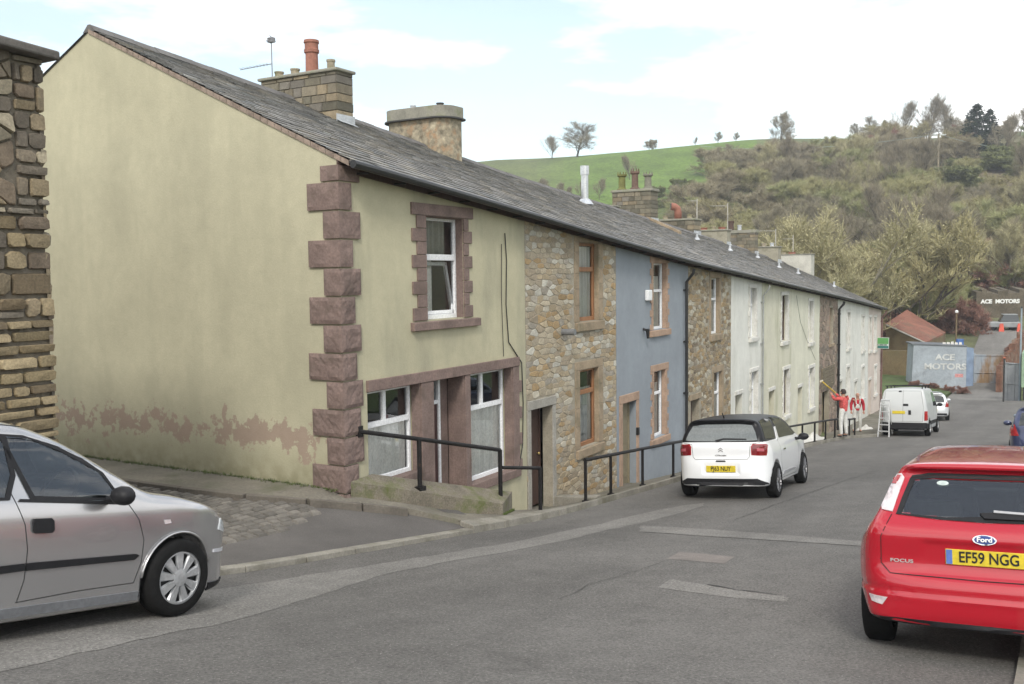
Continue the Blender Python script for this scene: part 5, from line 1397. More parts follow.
# wheel arch lips
def arch(car, x, z, r, m, y=-.86, a0=15, a1=175):
    for sg in (-1, 1):
        pts = []
        for k in range(19):
            a = rad(a0+(a1-a0)*k/18); xx, zz = x+r*math.cos(a), z+r*math.sin(a); p, n = car.hit('right' if sg < 0 else 'left', xx+.02*math.cos(a), zz+.02*math.sin(a)); pts.append((xx+.006*math.cos(a), p.y-sg*(-.002), zz+.006*math.sin(a)))
        b = MB(); b.tube(pts, .014, 8, flat=.7); b.build('arch_lip', m, car.root, local=True, smooth=True)
arch(car, 3.40, .30, .345, paint); arch(car, .68, .30, .345, paint)

# ---------------- white hatchback with black roof
wpaint = carpaint('white_paint', (.78, .79, .80), 0, .25)
bpaint = mat('black_gloss', (.010, .010, .012), .38, var=.02, bump=0, spec=.25)
D_side = [(.14, .24), (.04, .32), (0, .46), (.02, .60), (.07, .76), (.08, .92), (.12, 1.03), (.22, 1.20), (.27, 1.32), (.20, 1.395), (.32, 1.425), (.9, 1.46), (1.5, 1.475), (2.0, 1.44), (2.4, 1.33), (2.95, 1.03), (3.2, .97), (3.7, .85), (3.9, .7), (3.95, .5), (3.93, .3), (3.8, .2), (2, .2)]
D_front = [(0, .19), (.72, .19), (.80, .28), (.85, .45), (.86, .64), (.845, .82), (.80, .93), (.755, 1.02), (.69, 1.2), (.62, 1.34), (.50, 1.42), (.3, 1.46), (0, 1.475)]
def d_extra(x, y, z, d):   # recess for the plate
    bx = np.maximum(np.maximum(np.abs(y)-.32, np.abs(z-.555)-.085), x-.045)
    return smax(d, -bx, .02)
car = Car('white_car', 'white three door hatchback with black roof parked by the railing', 'car', wpaint, D_side, D_front, planpoly(3.95, .86, .27, .30, .28), [(.70, .31, .355, .3), (3.16, .31, .355, .3)], 3.95, h=.03, extra=d_extra)
g_ = hit_road(684, 494); DSX, DSY = g_.x-.60, g_.y-.86*1.05
DS_SC = 1.06
car.place(DSX-.35, DSY-.17, 2.46, .70, scale=DS_SC, heading=rad(2.5))
D = car
Rr = lambda p, x=.12: car.pxr(p, x)
zs = [(.60, 1.02), (.70, 1.02)]
car.split('upper_body', bpaint, 1.015, 2.93)
car.decal('rear_window', [(-.64, 1.045), (-.55, 1.035), (0, 1.025), (.55, 1.035), (.64, 1.045), (.60, 1.17), (.53, 1.30), (.3, 1.325), (-.3, 1.325), (-.53, 1.30), (-.60, 1.17)], 'rear', cglass_l, .008)
for vw in ('right', 'left'):
    car.decal('rear_side_window', [(.26, 1.06), (1.02, 1.03), (1.22, 1.35), (.9, 1.385), (.42, 1.355)], vw, cglass, .008)
    car.decal('door_window', [(1.26, 1.02), (2.62, 1.0), (2.72, 1.03), (2.34, 1.22), (2.04, 1.345), (1.40, 1.39)], vw, cglass, .008)
    car.decal('side_fin', [(1.08, 1.0), (1.24, 1.0), (1.36, 1.22), (1.27, 1.22)], vw, wpaint, .014)
    car.seam('door_gap', [(1.10, .99), (1.08, .6), (1.18, .3), (2.55, .28), (2.68, .6), (2.70, .98)], vw, gap, .008)
    car.decal('door_handle', [(1.24, .80), (1.44, .795), (1.44, .825), (1.24, .83)], vw, chrome, .02)
    car.decal('side_moulding', [(1.2, .36), (2.45, .36), (2.4, .40), (1.3, .42)], vw, mat('grey_moulding', (.3, .3, .31), .4, bump=0), .008)
    sg = -1 if vw == 'right' else 1
    lo, li = (.50, .84)
    car.decal('tail_lamp', [(sg*.535, .79), (sg*.765, .775), (sg*.775, .83), (sg*.775, .95), (sg*.755, .975), (sg*.56, .985), (sg*.53, .94)], 'rear', lred, .006, step=.03)
    car.decal('tail_lens', [(sg*.55, .805), (sg*.755, .79), (sg*.765, .835), (sg*.765, .94), (sg*.745, .96), (sg*.575, .97), (sg*.548, .93)], 'rear', mat('dark_red_lens', (.16, .006, .01), .12, bump=0, coat=1), .013, step=.03)
    car.decal('lamp_core', [(sg*.63, .86), (sg*.73, .85), (sg*.73, .90), (sg*.63, .91)], 'rear', mat('lamp_pink', (.40, .10, .12), .2, bump=0), .019, step=.03)
car.decal('rear_valance', [(-.80, .195), (.80, .195), (.76, .31), (.62, .385), (-.62, .385), (-.76, .31)], 'rear', trimblk, .012, step=.04)
car.decal('exhaust', [(-.46, .285), (-.40, .285), (-.40, .325), (-.46, .325)], 'rear', darkmetal, .016)
car.seam('boot_gap', [(-.72, 1.01), (-.52, .98), (-.50, .76), (-.46, .715), (.46, .715), (.50, .76), (.52, .98), (.72, 1.01)], 'rear', gap, .007)
car.decal('boot_handle', [(-.09, .675), (.09, .675), (.08, .70), (-.08, .70)], 'rear', trimblk, .008)
car.decal('wiper', [(.02, 1.035), (.08, 1.015), (.10, 1.045), (-.05, 1.075), (-.45, 1.065), (-.45, 1.052), (-.05, 1.055)], 'rear', trimblk, .022)
# double chevron badge and small lettering
for k in (0, 1):
    zz = .845+k*.035; car.decal('badge', [(-.04, zz), (0, zz+.03), (.04, zz), (.04, zz+.012), (0, zz+.044), (-.04, zz+.012)], 'rear', chrome, .008)
rear_text(car, 'CITROEN', .036, 0, .785, chrome, 1.3, .0008, .006)
plate(car, 0, .555, 'PJ63 NUY', blue=False)
b = MB(); b.tube([(.42, 0, 1.42), (.30, 0, 1.52)], .010, 6); b.build('aerial', trimblk, car.root, local=True)
for wx in (.70, 3.16):
    for sg in (-1, 1): car.wheel(wx, sg*.765, .31, .31, rim_d, spokes=8, rr=.70, style='alloy')
mirror_part(car, 2.62, -.86, .96, trimblk, -1); mirror_part(car, 2.62, .86, .96, trimblk, 1)
car.decal('windscreen', [(2.85, -.62), (2.85, .62), (2.16, .54), (2.16, -.54)], 'top', cglass, .005)

# ---------------- red hatchback
rpaint = carpaint('red_paint', (.40, .004, .016), 0, .25)
F_side = [(.14, .29), (.04, .33), (.0, .43), (.0, .55), (.035, .625), (.085, .675), (.10, .76), (.085, .87), (.08, .94), (.12, 1.01), (.19, 1.09), (.30, 1.24), (.39, 1.37), (.32, 1.425), (.43, 1.465), (1.0, 1.495), (1.7, 1.505), (2.3, 1.47), (2.7, 1.37), (3.25, 1.06), (3.5, 1.0), (4.0, .87), (4.25, .72), (4.34, .57), (4.33, .35), (4.2, .24), (2, .24)]
F_front = [(0, .24), (.76, .26), (.85, .34), (.905, .48), (.92, .66), (.90, .82), (.83, .95), (.765, 1.04), (.695, 1.18), (.615, 1.36), (.53, 1.45), (.36, 1.49), (0, 1.51)]
def f_extra(x, y, z, d):
    bx = np.maximum(np.maximum(np.abs(y)-.40, np.abs(z-.80)-.085), x-.088)
    d = smax(d, -bx, .035)
    return d+.010*np.exp(-((z-.53)/.018)**2)*(x < .4)-.008*np.exp(-((z-.495)/.018)**2)*(x < .4)
car = Car('red_car', 'red hatchback seen from behind in the right foreground, cut by the photo edge', 'car', rpaint, F_side, F_front, planpoly(4.34, .92, .20), [(.72, .33, .37, .3), (3.36, .33, .37, .3)], 4.34, h=.026, extra=f_extra, k=(.06, .08))
p_ = at_d(992, 557, 6.6)
hF = rad(.5); car.place(p_.x-.09*math.cos(hF), p_.y-.09*math.sin(hF), 2.64, .72, heading=hF, scale=.985)
FO = car
gl = [(-.60, 1.075), (-.3, 1.052), (0, 1.045), (.3, 1.052), (.60, 1.075), (.565, 1.19), (.515, 1.33), (.38, 1.35), (-.38, 1.35), (-.515, 1.33), (-.565, 1.19)]
car.window('rear_window', gl, ('rear',), band=.022)
car.decal('window_band', [(-.512, 1.333), (-.38, 1.353), (.38, 1.353), (.512, 1.333), (.50, 1.352), (.38, 1.375), (-.38, 1.375), (-.50, 1.352)], 'rear', trimblk, .006)
for sg in (-1, 1):
    car.decal('tail_lamp', [(sg*.625, 1.09), (sg*.70, 1.10), (sg*.705, 1.125), (sg*.655, 1.255), (sg*.607, 1.35), (sg*.575, 1.36), (sg*.555, 1.33), (sg*.592, 1.21)], 'rear', lclear, .012, step=.03)
    car.decal('lamp_red', [(sg*.61, 1.28), (sg*.638, 1.28), (sg*.60, 1.345), (sg*.577, 1.345)], 'rear', lred, .017, step=.03)
    car.decal('fog_lamp', [(sg*.66, .475), (sg*.70, .415), (sg*.78, .425), (sg*.80, .475)], 'rear', lclear, .006, step=.03)
    vw = 'right' if sg < 0 else 'left'
    car.window('front_window', [(1.85, 1.07), (2.9, 1.05), (2.45, 1.33), (2.2, 1.39), (1.85, 1.41)], (vw,)); car.window('rear_side_window', [(.75, 1.10), (1.75, 1.075), (1.75, 1.41), (1.2, 1.41), (.9, 1.36)], (vw,))
    car.decal('roof_strip', [(.50, sg*.46), (1.2, sg*.53), (2.2, sg*.525), (2.2, sg*.545), (1.2, sg*.55), (.50, sg*.48)], 'top', mat('roof_strip', (.10, .015, .02), .5, bump=0), .003)
    car.seam('boot_gap', [(sg*.63, 1.075), (sg*.70, .92), (sg*.705, .72), (sg*.64, .652), (0, .645)], 'rear', gap, .006)
    car.seam('bumper_gap', [(sg*.705, .75), (sg*.80, .73), (sg*.86, .745)], 'rear', gap, .005)
car.decal('rear_valance', [(-.80, .285), (.80, .285), (.78, .32), (.6, .335), (-.6, .335), (-.78, .32)], 'rear', trimblk, .008)
car.decal('wiper', [(.03, 1.10), (0, 1.065), (-.50, 1.065), (-.52, 1.087), (-.12, 1.115)], 'rear', trimblk, .025)
car.decal('wiper_blade', [(-.06, 1.103), (-.52, 1.088), (-.52, 1.10), (-.06, 1.118)], 'rear', mat('wiper_grey', (.35, .35, .36), .4, bump=0), .034)
car.window('windscreen', [(3.1, -.56), (3.1, .56), (2.45, .46), (2.45, -.46)], ('top',)); car.fit_out(1.06)
plate(car, 0, .80, 'EF59 NGG', tilt=(-1, 0, 0), out=.012)
el = [(.078*math.cos(rad(t*15)), .935+.032*math.sin(rad(t*15))) for t in range(24)]
car.decal('badge', el, 'rear', chrome, .008, step=.5); el = [(.066*math.cos(rad(t*15)), .935+.0255*math.sin(rad(t*15))) for t in range(24)]
car.decal('badge_field', el, 'rear', badge_b, .013, step=.5)
rear_text(car, 'Ford', .046, 0, .936, mat('badge_letters', (.8, .8, .8), .5, bump=0), 1.15, .0014, .0175)
rear_text(car, 'FOCUS', .034, .56, .745, mat('badge_grey', (.45, .42, .42), .5, bump=0), 1.5, .0006, .005)
st_ = [(.285+.032*math.cos(rad(t*20))*1.3, 1.30+.016*math.sin(rad(t*20))) for t in range(18)]
car.decal('sticker', st_, 'rear', mat('sticker', (.45, .52, .50), .5, bump=0), .009)
for wx in (.72, 3.36):
    for sg in (-1, 1): car.wheel(wx, sg*.81, .315, .33, rim_s, w=.205, spokes=5, rr=.66, style='alloy')
mirror_part(car, 3.0, .80, 1.04, rpaint, 1); mirror_part(car, 3.0, -.80, 1.04, rpaint, -1)

# ---------------- white van
V_side = [(.10, .26), (.02, .34), (0, .5), (.02, .85), (.06, 1.2), (.14, 1.6), (.20, 1.74), (.32, 1.80), (1.2, 1.84), (2.4, 1.83), (2.8, 1.74), (3.45, 1.12), (3.7, 1.02), (4.0, .85), (4.08, .5), (4.0, .25), (2, .24)]
V_front = [(0, .24), (.72, .24), (.80, .32), (.84, .5), (.85, .75), (.84, .98), (.79, 1.3), (.72, 1.62), (.66, 1.74), (.52, 1.80), (0, 1.84)]
vpaint = carpaint('van_white', (.50, .515, .515), 0, .45, .3)
car = Car('white_van', 'dirty white panel van parked down the street behind the step ladder', 'van', vpaint, V_side, V_front, planpoly(4.08, .85, .06, .3, .1), [(.75, .31, .36, .3), (3.45, .31, .36, .3)], 4.08, h=.045, k=(.05, .06))
g_ = hit_road(903, 436.5); car.place(g_.x, g_.y-.02, 2.7, .75, scale=1.02)
VN = car
car.decal('rear_bumper', [(-.82, .28), (.82, .28), (.83, .52), (-.83, .52)], 'rear', trimblk, .03)
car.seam('door_gap', [(.02, .55), (.0, 1.74)], 'rear', mat('soft_gap', (.2, .2, .2), .8, bump=0), .012)
car.seam('door_gap', [(-.66, .56), (-.70, 1.1), (-.62, 1.70), (.62, 1.70), (.70, 1.1), (.66, .56), (-.66, .56)], 'rear', mat('soft_gap', (.2, .2, .2), .8, bump=0), .012)
for sg in (-1, 1):
    car.decal('tail_lamp', [(sg*.72, .60), (sg*.83, .60), (sg*.82, .95), (sg*.73, .95)], 'rear', lred, .012)
    vw = 'right' if sg < 0 else 'left'
    car.decal('cab_window', [(2.1, 1.1), (3.25, 1.08), (2.75, 1.62), (2.15, 1.62)], vw, cglass, .006)
    car.seam('side_gap', [(1.2, .4), (1.2, 1.6)], vw, gap, .01); car.seam('side_gap', [(2.0, .4), (2.0, 1.6)], vw, gap, .01)
    car.decal('side_trim', [(1.0, .42), (3.1, .42), (3.1, .56), (1.0, .56)], vw, trimblk, .01)
plate(car, .16, .90, '', w=.45, blue=False)
car.decal('door_handle', [(-.27, .82), (-.18, .82), (-.18, .98), (-.27, .98)], 'rear', trimblk, .02)
car.decal('door_catch', [(-.18, 1.14), (.0, 1.14), (.0, 1.22), (-.18, 1.22)], 'rear', trimblk, .015)
car.decal('door_lamp', [(.06, 1.66), (.16, 1.66), (.16, 1.71), (.06, 1.71)], 'rear', trimblk, .012)
for wx in (.75, 3.45):
    for sg in (-1, 1): car.wheel(wx, sg*.76, .31, .31, rim_s, spokes=6, rr=.6)
b = MB()
for x in (.5, 1.5, 2.4): b.box(x-.02, x+.02, -.68, .68, 1.87, 1.90); b.box(x-.02, x+.02, -.64, -.60, 1.78, 1.88); b.box(x-.02, x+.02, .60, .64, 1.78, 1.88)
b.build('roof_bars', trimblk, car.root, local=True); mirror_part(car, 3.1, -.86, 1.12, trimblk, -1)
mirror_part(car, 3.1, .86, 1.12, trimblk, 1)

# ---------------- generic small hatchbacks further off
def hatch(name, label, col, X, Y, heading=0, group=None, scale=1.0, metal=.3, plate_txt=''):
    p = carpaint(name+'_paint', col, metal, .3); c = Car(name, label, 'car', p, D_side, D_front, planpoly(3.95, .86, .2), [(.70, .31, .355, .3), (3.16, .31, .355, .3)], 3.95, h=.05, group=group)
    c.place(X, Y, 2.46, .70, scale=scale, heading=heading)
    c.decal('rear_window', [(-.62, .965), (0, .95), (.62, .965), (.55, 1.26), (.3, 1.31), (-.3, 1.31), (-.55, 1.26)], 'rear', cglass, .008)
    for vw in ('right', 'left'):
        sg = -1 if vw == 'right' else 1
        c.decal('side_window', [(.5, 1.0), (2.62, .95), (2.72, .98), (2.30, 1.22), (2.02, 1.34), (1.2, 1.385), (.7, 1.34)], vw, cglass, .008)
        c.decal('tail_lamp', [(sg*.62, .72), (sg*.82, .72), (sg*.79, .96), (sg*.70, .99)], 'rear', lred, .012)
        c.decal('headlamp', [(sg*.45, .62), (sg*.78, .64), (sg*.76, .78), (sg*.50, .74)], 'front', lhead, .01)
    c.decal('rear_valance', [(-.76, .22), (.76, .22), (.70, .40), (-.70, .40)], 'rear', trimblk, .012)
    c.decal('windscreen', [(2.85, -.62), (2.85, .62), (2.16, .54), (2.16, -.54)], 'top', cglass, .008)
    plate(c, 0, .56, plate_txt, blue=False)
    for wx in (.70, 3.16):
        for sg in (-1, 1): c.wheel(wx, sg*.765, .31, .31, rim_s, spokes=7, rr=.66)
    mirror_part(c, 2.62, -.86, .96, p, -1); mirror_part(c, 2.62, .86, .96, p, 1)
    return c
g_ = hit_road(932, 421); HT = hatch('small_car', 'small silver white hatchback parked just beyond the white van', (.62, .64, .66), g_.x, g_.y, scale=.95, heading=rad(9))
g_ = at_d(1022, 425, 22.5); hatch('blue_car', 'dark blue hatchback parked at the right edge beyond the red car', (.03, .04, .10), g_.x, .12)
hatch('grey_car', 'pale blue grey hatchback at the right edge just ahead of the dark blue one', (.22, .27, .33), g_.x+6.2, .12, heading=0)
# ================================================================== PEOPLE AND WORK GEAR
def skin(name, m, nodes, edges, parent, sub=2):
    """nodes: (x, y, z, rx, ry); grows one smooth surface over the skeleton"""
    me = bpy.data.meshes.new(name); me.from_pydata([n[:3] for n in nodes], edges, [])
    o = bpy.data.objects.new(name, me); COL.objects.link(o)
    md = o.modifiers.new('skin', 'SKIN'); md.use_smooth_shade = True
    sv = me.skin_vertices[0].data
    for i, n in enumerate(nodes): sv[i].radius = (n[3], n[4] if len(n) > 4 else n[3])
    sv[0].use_root = True
    s_ = o.modifiers.new('sub', 'SUBSURF'); s_.levels = sub; s_.render_levels = sub
    dg = bpy.context.evaluated_depsgraph_get(); dg.update()
    me2 = bpy.data.meshes.new_from_object(o.evaluated_get(dg)); bpy.data.objects.remove(o)
    me2.name = name; me2.materials.clear(); me2.materials.append(m); me2.polygons.foreach_set('use_smooth', [True]*len(me2.polygons))
    o = bpy.data.objects.new(name, me2); COL.objects.link(o); o.parent = parent; return o
skinm = mat('skin', (.45, .24, .17), .6, var=.08, bump=0)
def person(label, X, Y, rz_, pose, shirt, trousers, hairm=None, bib=None):
    root = thing('person', label, 'person', (X, Y, FP(X, min(Y, FY))), None, rz_)
    J = dict(waist=(0, 0, 1.08), hem=(0, 0, .93), pel=(0, 0, .96), chest=(.02, 0, 1.28), neck=(.03, 0, 1.47), head=(.05, 0, 1.60), top=(.04, 0, 1.69),
             lsh=(.0, .19, 1.40), rsh=(.0, -.19, 1.40), lhip=(0, .10, .92), rhip=(0, -.10, .92), lkn=(.03, .12, .50), rkn=(.03, -.12, .50), lan=(-.02, .13, .09), ran=(-.02, -.13, .09), lto=(.14, .15, .04), rto=(.14, -.15, .04))
    J.update(pose)
    def hand(w, e, sg):
        w, e = Vector(w), Vector(e); d = (w-e).normalized(); side = d.cross(Vector((0, 0, 1)));
        if side.length < .2: side = Vector((0, 1, 0))
        side.normalize(); palm = w+d*.085; out = []
        for k in range(4):
            s0 = palm+side*(.03-.02*k); L = (.065, .075, .07, .055)[k]; up = side.cross(d)*.012
            out.append([tuple(s0-d*.03), tuple(s0+d*L*.5+up), tuple(s0+d*L*.8+up*2.5)])
        th = w+d*.03; out.append([tuple(th+side*.01), tuple(th+side*.045+d*.03), tuple(th+side*.05+d*.06)])
        return palm, out
    names = ['pel', 'chest', 'neck', 'head', 'top', 'lsh', 'lel', 'lwr', 'rsh', 'rel', 'rwr', 'lhip', 'lkn', 'lan', 'lto', 'rhip', 'rkn', 'ran', 'rto']
    rads = dict(pel=(.15, .105), chest=(.155, .11), neck=(.055, .06), head=(.080, .098), top=(.06, .07), lsh=(.062, .062), lel=(.043, .043), lwr=(.030, .028), lhip=(.088, .09), lkn=(.058, .06), lan=(.042, .042), lto=(.04, .03))
    for k in list(rads):
        if k[0] == 'l' and k != 'l': rads['r'+k[1:]] = rads[k]
    slim = dict(pel=(.11, .08), chest=(.115, .08), lsh=(.048, .048), rsh=(.048, .048), lhip=(.072, .074), rhip=(.072, .074))
    nodes = [(*J[n], *slim.get(n, rads[n])) for n in names]; ix = {n: i for i, n in enumerate(names)}
    E_ = [('pel', 'chest'), ('chest', 'neck'), ('neck', 'head'), ('head', 'top'), ('chest', 'lsh'), ('lsh', 'lel'), ('lel', 'lwr'), ('chest', 'rsh'), ('rsh', 'rel'), ('rel', 'rwr'), ('pel', 'lhip'), ('lhip', 'lkn'), ('lkn', 'lan'), ('lan', 'lto'), ('pel', 'rhip'), ('rhip', 'rkn'), ('rkn', 'ran'), ('ran', 'rto')]
    ed = [(ix[a], ix[c]) for a, c in E_]
    for sd in 'lr':
        palm, fingers = hand(J[sd+'wr'], J[sd+'el'], 1); pi = len(nodes); nodes.append((*palm, .038, .02)); ed.append((ix[sd+'wr'], pi))
        for f in fingers:
            prev = pi
            for q in f: nodes.append((*q, .0095, .0095)); ed.append((prev, len(nodes)-1)); prev = len(nodes)-1
    skin('body', skinm, nodes, ed, root)
    def sub(name, m, keep, gro, ov={}):
        nn = []; mp = {}
        for n in keep:
            j = J[n] if n in J else ov[n]; r_ = rads.get(n, (.1, .1)); r_ = ov.get('r_'+n, (r_[0]+gro, r_[1]+gro)); mp[n] = len(nn); nn.append((*j, *r_))
        ee = [(mp[a], mp[c]) for a, c in E_+[('hem', 'waist'), ('waist', 'chest'), ('waist', 'pel')] if a in mp and c in mp]
        return skin(name, m, nn, ee, root)
    sub('shirt', shirt, ['waist', 'hem', 'chest', 'neck', 'lsh', 'lel', 'lwr', 'rsh', 'rel', 'rwr'], .022, {'r_neck': (.066, .066), 'r_chest': (.165, .115), 'r_waist': (.145, .105), 'r_hem': (.15, .11)})
    sub('trousers', trousers, ['waist', 'pel', 'lhip', 'lkn', 'lan', 'rhip', 'rkn', 'ran'], .014, {'r_waist': (.12, .085), 'r_pel': (.135, .10)})
    if bib: 
        skin('bib', bib, [(.045, 0, .98, .14, .105), (.05, 0, 1.12, .135, .10), (.06, 0, 1.27, .115, .085)], [(0, 1), (1, 2)], root, 2)
        0 and skin('bib', bib, [(.07, 0, 1.02, .11, .09), (.085, 0, 1.25, .095, .075)], [(0, 1)], root, 2)
        for sg in (-1, 1): b = MB(); b.tube([(.17, sg*.07, 1.22), (.12, sg*.09, 1.44), (0, sg*.09, 1.50), (-.10, sg*.06, 1.38)], .022, 6); b.build('brace', bib, root, local=True)
    for sd in 'lr': 
        a, t = J[sd+'an'], J[sd+'to']; skin('shoe', mat('shoe_black', (.03, .03, .03), .7, bump=0), [(a[0]-.03, a[1], .05, .05, .045), (t[0]+.02, t[1], .035, .045, .033)], [(0, 1)], root, 1)
    h = Vector(J['head'])
    if hairm:
        b = MB(); prof = [(.001, .125), (.05, .118), (.085, .085), (.102, .03), (.10, -.02), (.088, -.05)]; b.lathe(prof, (h.x-.012, h.y, h.z), 'z', 14); b.build('hair', hairm, root, local=True, smooth=True)
    b = MB()
    b.hexa([(h.x+.09, h.y-.012, h.z-.02), (h.x+.09, h.y+.012, h.z-.02), (h.x+.118, h.y+.012, h.z-.025), (h.x+.118, h.y-.012, h.z-.025)], [(h.x+.085, h.y-.006, h.z+.03), (h.x+.085, h.y+.006, h.z+.03), (h.x+.095, h.y+.006, h.z+.03), (h.x+.095, h.y-.006, h.z+.03)])
    for sg in (-1, 1): b.lathe([(.001, -.01), (.028, -.008), (.03, .006), (.001, .01)], (h.x, h.y+sg*.095, h.z), 'y', 8)
    b.build('nose_and_ears', skinm, root, local=True)
    b = MB()
    for sg in (-1, 1): b.lathe([(.001, -.004), (.012, 0), (.001, .006)], (h.x+.092, h.y+sg*.032, h.z+.022), 'x', 8)
    b.build('eyes', mat('eye_dark', (.03, .02, .02), .3, bump=0), root, local=True)
    b = MB(); b.box(h.x+.085, h.x+.097, h.y-.026, h.y+.026, h.z-.058, h.z-.048); b.build('mouth', mat('lips', (.35, .12, .10), .6, bump=0), root, local=True)
    return root
redshirt = mat('red_check_shirt', (.50, .085, .08), .9, var=.3, scale=30, var2=.3, scale2=14, bump=0)
redjumper = mat('dark_red_jumper', (.42, .02, .035), .9, var=.1, bump=0)
whitetr = mat('white_work_trousers', (.60, .60, .57), .9, var=.15, scale=5, bump=0)
# painter one: back to us, arms raised with the pole
r_ = ray(843.5, 437); t_ = 25.0
while t_ < 60 and r_.z*t_ > FP(r_.x*t_, min(FY, r_.y*t_)): t_ += .02
P1x, P1y = r_.x*t_, r_.y*t_; print('painter', P1x, P1y)
ps1 = person('painter in red checked shirt and white trousers, back turned, raising a yellow pole', P1x, P1y, rad(60), dict(lel=(.18, .28, 1.35), lwr=(.34, .22, 1.48), rel=(.22, -.20, 1.30), rwr=(.40, -.02, 1.52)), redshirt, whitetr, mat('dark_hair', (.03, .02, .018), .8, bump=0))
P2 = at_d(857, 433, 40.5)
ps2 = person('painter in dark red jumper and white bib overalls facing up the street', P2.x, P2.y, rad(200), dict(lel=(-.03, .255, 1.15), lwr=(.06, .25, .92), rel=(-.03, -.255, 1.15), rwr=(.06, -.25, .92)), redjumper, whitetr, None, whitetr)
# yellow pole held by painter one
Mp = Matrix.Translation(ps1.location) @ Matrix.Rotation(rad(60), 4, 'Z')
hnd = Mp @ Vector((.40, .0, 1.55)); 
d0 = on_y(838.5, 410, hnd.y); d1 = on_y(821.5, 381, min(FY-.1, hnd.y+.3))
tipv = Vector(d1); b = MB(); low = hnd+(hnd-tipv).normalized()*.35
pt = thing('painting_pole', 'yellow extension pole held up against the stone house by the painter', 'pole', tuple(low))
b.tube([low, tipv], .026, 8); b.build('shaft', mat('yellow_pole', (.62, .44, .06), .5, bump=0), pt)
b = MB(); dr = (tipv-low).normalized(); b.tube([tipv-Vector((.12, 0, 0)), tipv+Vector((.12, 0, 0))], .035, 8); b.build('roller_head', mat('roller', (.55, .50, .38), .9, bump=0), pt)
# step ladder
alu = mat('aluminium', (.55, .56, .56), .4, metal=.5, var=.1, bump=0)
g_ = hit_road(883.5, 437); g_ = Vector((g_.x, g_.y, R(g_.x, g_.y)))
ld = thing('step_ladder', 'aluminium step ladder standing on the road behind the white van', 'ladder', tuple(g_))
W = .20; H = 1.36
def lp(x, y, z): return (g_.x+x, g_.y+y, g_.z+z)
for sg in (-1, 1):
    b = MB(); b.hexa([lp(-.04, sg*W-.02, 0), lp(.02, sg*W-.02, 0), lp(.02, sg*W+.02, 0), lp(-.04, sg*W+.02, 0)], [lp(.27, sg*W*.72-.02, H), lp(.33, sg*W*.72-.02, H), lp(.33, sg*W*.72+.02, H), lp(.27, sg*W*.72+.02, H)]); b.build('front_stile', alu, ld)
    b = MB(); b.tube([lp(.85, sg*W*.95, 0), lp(.34, sg*W*.7, H-.06)], .017, 6); b.build('rear_leg', alu, ld)
for k in range(5):
    t = (k+.9)/5.6; z = H*t; x = -.01+.31*t; w = W*(1-.28*t); b = MB(); b.box(g_.x+x-.05, g_.x+x+.06, g_.y-w, g_.y+w, g_.z+z-.02, g_.z+z+.012); b.build('step', alu, ld)
b = MB(); b.box(g_.x+.22, g_.x+.42, g_.y-W*.75, g_.y+W*.75, g_.z+H-.01, g_.z+H+.03); b.build('platform', alu, ld)
# crumpled cloths, board, crate
def cloth(name, label, cat, cx, cy, wx, wy, h, m, seed=1, n=22):
    rnd = random.Random(seed); ph = [rnd.uniform(0, 6) for _ in range(8)]; b = MB(); vs = []
    for i in range(n+1):
        for j in range(n+1):
            u, v = i/n*2-1, j/n*2-1; r_ = 1+.18*math.sin(3*math.atan2(v, u)+ph[0])
            x, y = cx+u*wx*r_, cy+v*wy*r_; e = max(0, 1-max(abs(u), abs(v))**2)
            z = FP(x, min(y, FY))+.015+h*e*(.5+.28*math.sin(u*5+ph[1]+v*2)+.22*math.sin(v*7+ph[2])+.15*math.sin(u*11+v*9+ph[3])); vs.append((x, y, z))
    b.add(vs, [(i*(n+1)+j, (i+1)*(n+1)+j, (i+1)*(n+1)+j+1, i*(n+1)+j+1) for i in range(n) for j in range(n)])
    o = b.build(name, m, smooth=True, recalc=False); return tag(o, label, cat)
clothm = mat('dust_sheet_cotton', (.58, .57, .53), .95, var=.12, bump=0)
q = hit_road(867, 427); cloth('plastic_bag', 'white crumpled bag lying on the pavement to the right of the painters', 'bag', 43.6, 7.3, .45, .3, .22, clothm, 3)
cloth('dust_sheet', 'long white dust sheet laid along the house fronts behind the far railing', 'sheet', 34.6, 8.25, 1.5, .42, .34, clothm, 5)
cloth('dust_sheet', 'white dust sheet bunched beside the feet of the painter with the pole', 'sheet', 36.9, 8.1, .6, .35, .42, clothm, 6)
b = MB(); x0 = 31.5; zz = FP(31.5, 8.5); b.hexa([(31.0, 8.45, zz), (32.4, 8.45, zz-.1), (32.4, 8.49, zz-.1), (31.0, 8.49, zz)], [(31.9, 8.76, zz+.55), (32.4, 8.76, zz+.62), (32.4, 8.80, zz+.62), (31.9, 8.80, zz+.55)])
tag(b.build('board', clothm), 'white board leaning on the cream house wall behind the far railing', 'board')
cr = thing('crate', 'dark open crate on the pavement behind the far railing', 'crate', (33.0, 7.95, FP(33, 7.95)))
b = MB(); z_ = FP(33, 7.95)
for (xa, xb, ya, yb) in ((32.75, 33.3, 7.75, 7.78), (32.75, 33.3, 8.12, 8.15), (32.75, 32.78, 7.78, 8.12), (33.27, 33.3, 7.78, 8.12)): b.box(xa, xb, ya, yb, z_, z_+.3)
b.box(32.78, 33.27, 7.78, 8.12, z_, z_+.02); b.build('crate_box', mat('crate_brown', (.06, .045, .035), .8, bump=.2), cr); b = MB(); b.box(32.76, 33.29, 7.735, 7.75, z_+.2, z_+.26); b.build('handle_bar', trimblk, cr)

